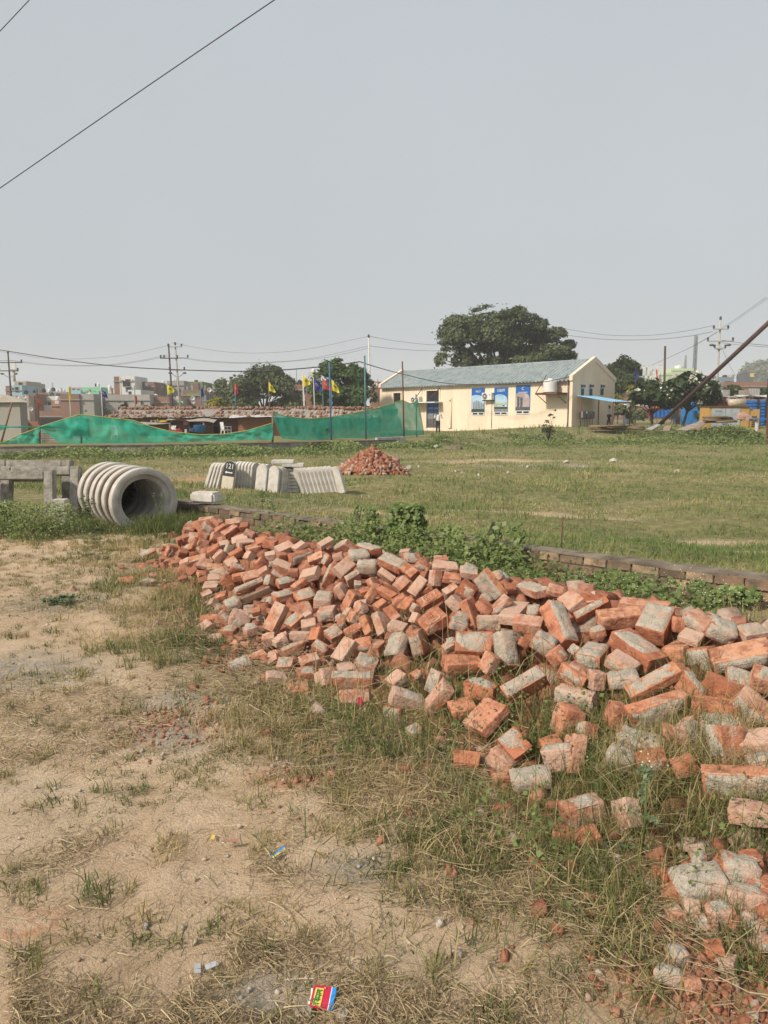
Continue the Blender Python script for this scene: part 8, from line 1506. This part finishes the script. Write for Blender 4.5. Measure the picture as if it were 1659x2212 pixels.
# white flower heads on the feverfew like weeds
pts = []
for (u, v, d, sx, sz, n) in ((60, 1110, 9.4, .55, .16, 420), (130, 1150, 9.2, .35, .12, 260), (560, 1085, 10.0, .35, .10, 180), (620, 1075, 10.6, .3, .08, 120), (1300, 1275, 5.6, .28, .10, 150), (1470, 1265, 5.2, .3, .10, 170), (1230, 1255, 5.9, .25, .06, 90), (1560, 1290, 4.9, .2, .08, 80), (1320, 1640, 2.95, .05, .05, 26), (1290, 1625, 2.9, .04, .04, 18), (1440, 1560, 3.2, .06, .03, 18), (1520, 1610, 3.1, .05, .04, 16), (1380, 1560, 3.2, .05, .02, 12), (1610, 1600, 2.9, .04, .04, 12), (970, 1120, 9.6, .2, .1, 50), (1180, 1490, 3.6, .02, .02, 0), (700, 1090, 9.6, .25, .06, 70)):
    p = at_y(u, v, d); pts.append(np.column_stack([p[0] + rg.normal(0, sx, n), p[1] + rg.normal(0, sx * .6, n), p[2] + rg.normal(0, sz * .7, n)]))
pts = np.concatenate(pts); k = pts[:, 2] > gz(pts[:, 0], pts[:, 1]) + .04; pts = pts[k]; V, Q, T = quads_cloud(pts, rg.normal(0, .5, pts.shape) + np.array([0, -.5, 1.]), .0016 * pts[:, 1] ** .5 + .0035 + 0 * pts[:, 1], rg, rg.random(len(pts)), 1.0); tag(link('small_white_flowers', mesh_np('small_white_flowers', V, quads=Q, tint=T), M['petal']), 'tiny white flower heads among the weeds', 'flowers', kind='stuff')
# -- creepers on the low wall
def creeper(lab, u0, u1, v0, v1, n, seed, size=.05, base=None, dens=1.):
    rng = np.random.default_rng(seed); A = np.array(WA); P = []
    um, vm = (u0 + u1) / 2, (v0 + v1) / 2; d = ray(um, vm); t_ = (-.22 - ((ORG[0] - WA[0]) * WN[0] + (ORG[1] - WA[1]) * WN[1])) / (d[0] * WN[0] + d[1] * WN[1]); Y0 = float(ORG[1] + d[1] * t_)
    c = at_y(um, vm, Y0); sc = Y0 / F; wd = (u1 - u0) * sc / 2; hh = (v1 - v0) * sc; z0 = gzv_(c[0], c[1]); z1_ = at_y(um, v0, Y0)[2]; a = rng.uniform(-1, 1, n); zz = z0 + (z1_ - z0) * rng.random(n) ** .8; msk = fbm(a * 2.2 + seed, zz * 6, seed, 3); wz = 1 - .45 * (zz - z0) / max(.05, z1_ - z0); k = (np.abs(a) < wz) & (msk > .5 - .12 * dens); a, zz = a[k], zz[k]; dep = np.abs(rng.normal(0, .07, len(a))); rise = ss(zz, .22, .34)
    X = c[0] + WD[0] * a * wd * 1.25 - WN[0] * (dep - .1 * rise); Y = c[1] + WD[1] * a * wd * 1.25 - WN[1] * (dep - .1 * rise); t = thing('creeper', lab, 'creeper', (c[0], c[1], z0)); N = rng.normal(0, .45, (len(a), 3)) + np.array([-WN[0], -WN[1] - .3, .75]); V, Q, T = quads_cloud(np.column_stack([X, Y, zz]), N, np.full(len(a), size), rng, np.clip(rng.normal(.5, .25, len(a)), 0, 1), 1.15); link('leaves', mesh_np('leaves', V - np.array(t.location), quads=Q, tint=T), M['vine'], t)
    mb = MB()
    for q in range(5): x0 = rng.uniform(-.6, .6) * wd; mb.path([(c[0] + WD[0] * x0, c[1] + WD[1] * x0, z0), (c[0] + WD[0] * x0 * 1.2 - .03, c[1] + WD[1] * x0 * 1.2, z0 + (z1_ - z0) * .5), (c[0] + WD[0] * x0 * .8, c[1] + WD[1] * x0 * .8, z1_ - .02)], .004, 5)
    mb.build('stems', 'bark', t)
creeper('dense heart leaved creeper climbing the broken end of the low wall', 828, 924, 1090, 1200, 1700, 1, .05, dens=1.9); creeper('dark leaved creeper left of the dense one on the low wall', 735, 830, 1095, 1175, 800, 2, .035, dens=1.2); creeper('two thin trailing strands of creeper right of the dense one', 935, 1015, 1140, 1205, 420, 3, .04, dens=.4); creeper('bushy creeper spilling over the middle of the low wall', 1030, 1140, 1125, 1235, 560, 4, .045, dens=.7); creeper('low straggling creeper on the right part of the low wall', 1280, 1420, 1238, 1290, 500, 5, .04, dens=.4); creeper('sparse creeper at the right end of the low wall', 1430, 1660, 1258, 1340, 700, 6, .04, dens=.5)
# -- single standing plants
def herb(lab, p, h, n, leaf, m, seed, stems=1, flowers=0, spread=.1):
    rng = np.random.default_rng(seed); t = thing('weed_plant', lab, 'plant', tuple(p)); mb = MB(); L = []; Fl = []
    for q in range(stems):
        a = rng.uniform(0, 6.28); tip = np.array([math.cos(a) * spread * (q > 0), math.sin(a) * spread * (q > 0), h * rng.uniform(.75, 1)]); pts = [np.array([0, 0, 0.]), tip * .5 + rng.normal(0, .012, 3), tip]; mb.path(pts, [.005, .004, .002], 5)
        for k in range(n): f = rng.uniform(.08, .98); b = pts[0] * (1 - f) + tip * f; az = rng.uniform(0, 6.28); ln = leaf * (1.15 - f * .75) * rng.uniform(.6, 1.2); dv = np.array([math.cos(az), math.sin(az), .25]); nl = 9; L += [b + dv * ln * (i + 1) / nl + np.array([0, 0, -.22 * ln * ((i + 1) / nl) ** 2]) + rng.normal(0, ln * .09, 3) for i in range(nl) for _ in range(3)]
        Fl += [tip + rng.normal(0, .02, 3) for _ in range(flowers)]
    mb.build('stem', 'weed_stem', t, world=False); L = np.array(L); V, Q, T = quads_cloud(L, rng.normal(0, .5, L.shape) + np.array([0, -.3, 1]), np.full(len(L), leaf * .11), rng, np.clip(rng.normal(.35, .2, len(L)), 0, 1), 1.8); link('leaves', mesh_np('leaves', V, quads=Q, tint=T), M[m], t)
    if Fl: Fl = np.array(Fl); V, Q, T = quads_cloud(Fl, rng.normal(0, .5, Fl.shape) + np.array([0, -.4, 1]), np.full(len(Fl), .007), rng, rng.random(len(Fl)), 1.); link('blossoms', mesh_np('blossoms', V, quads=Q, tint=T), M['petal'], t)
M['weed_grey'] = rampmat('weed_grey', [(0, (.09, .125, .06)), (.5, (.15, .19, .10)), (1, (.22, .26, .14))], .2, .6); M['weed_stem'] = pbr('weed_stem', (.12, .16, .05), None, 8, .7, 0)
herb('tall green weed with jagged leaves in the near grass, largest of its kind', hit(1385, 1850, gz), .34, 10, .10, 'weed_grey', 1, 1, 14); herb('tall leafy weed with pale flower tips before the marker stones', on(568, 1110), .5, 16, .09, 'weed', 2, 1, 10, .05); herb('shorter leafy weed right of the tall one before the marker stones', on(590, 1108), .34, 12, .08, 'weed', 3, 1, 8, .05); herb('pair of thin weed stalks growing inside the open ring', (-2.98, 9.98, .0), .52, 12, .06, 'weed', 4, 2, 16, .13); herb('spreading dark weed growing against the front frame', (-5.1, 10.2, 0), .42, 26, .14, 'vine', 5, 4, 6, .2); herb('mass of dark weeds added to darken the far mouth of the concrete rings', (-3.95, 11.35, 0), .75, 60, .2, 'vine', 14, 9, 0, .38); herb('weed growing up beside the pale concrete blocks', (-3.95, 9.9, 0), .5, 16, .10, 'vine', 6, 3, 6, .12); herb('low dark rosette weed at the left foot of the heap', hit(575, 1375, gz), .07, 12, .08, 'weed_grey', 7, 2, 0, .06); herb('small blue green rosette weed on the dirt', hit(130, 1305, gz), .08, 12, .1, 'weed_grey', 8, 3, 0, .12); herb('bushy dry topped weed on the terrace by the net pole', on(690, 950), .9, 30, .35, 'weed', 9, 5, 8, .5)  # weeds at the rings' far mouth are added so the hollow reads dark
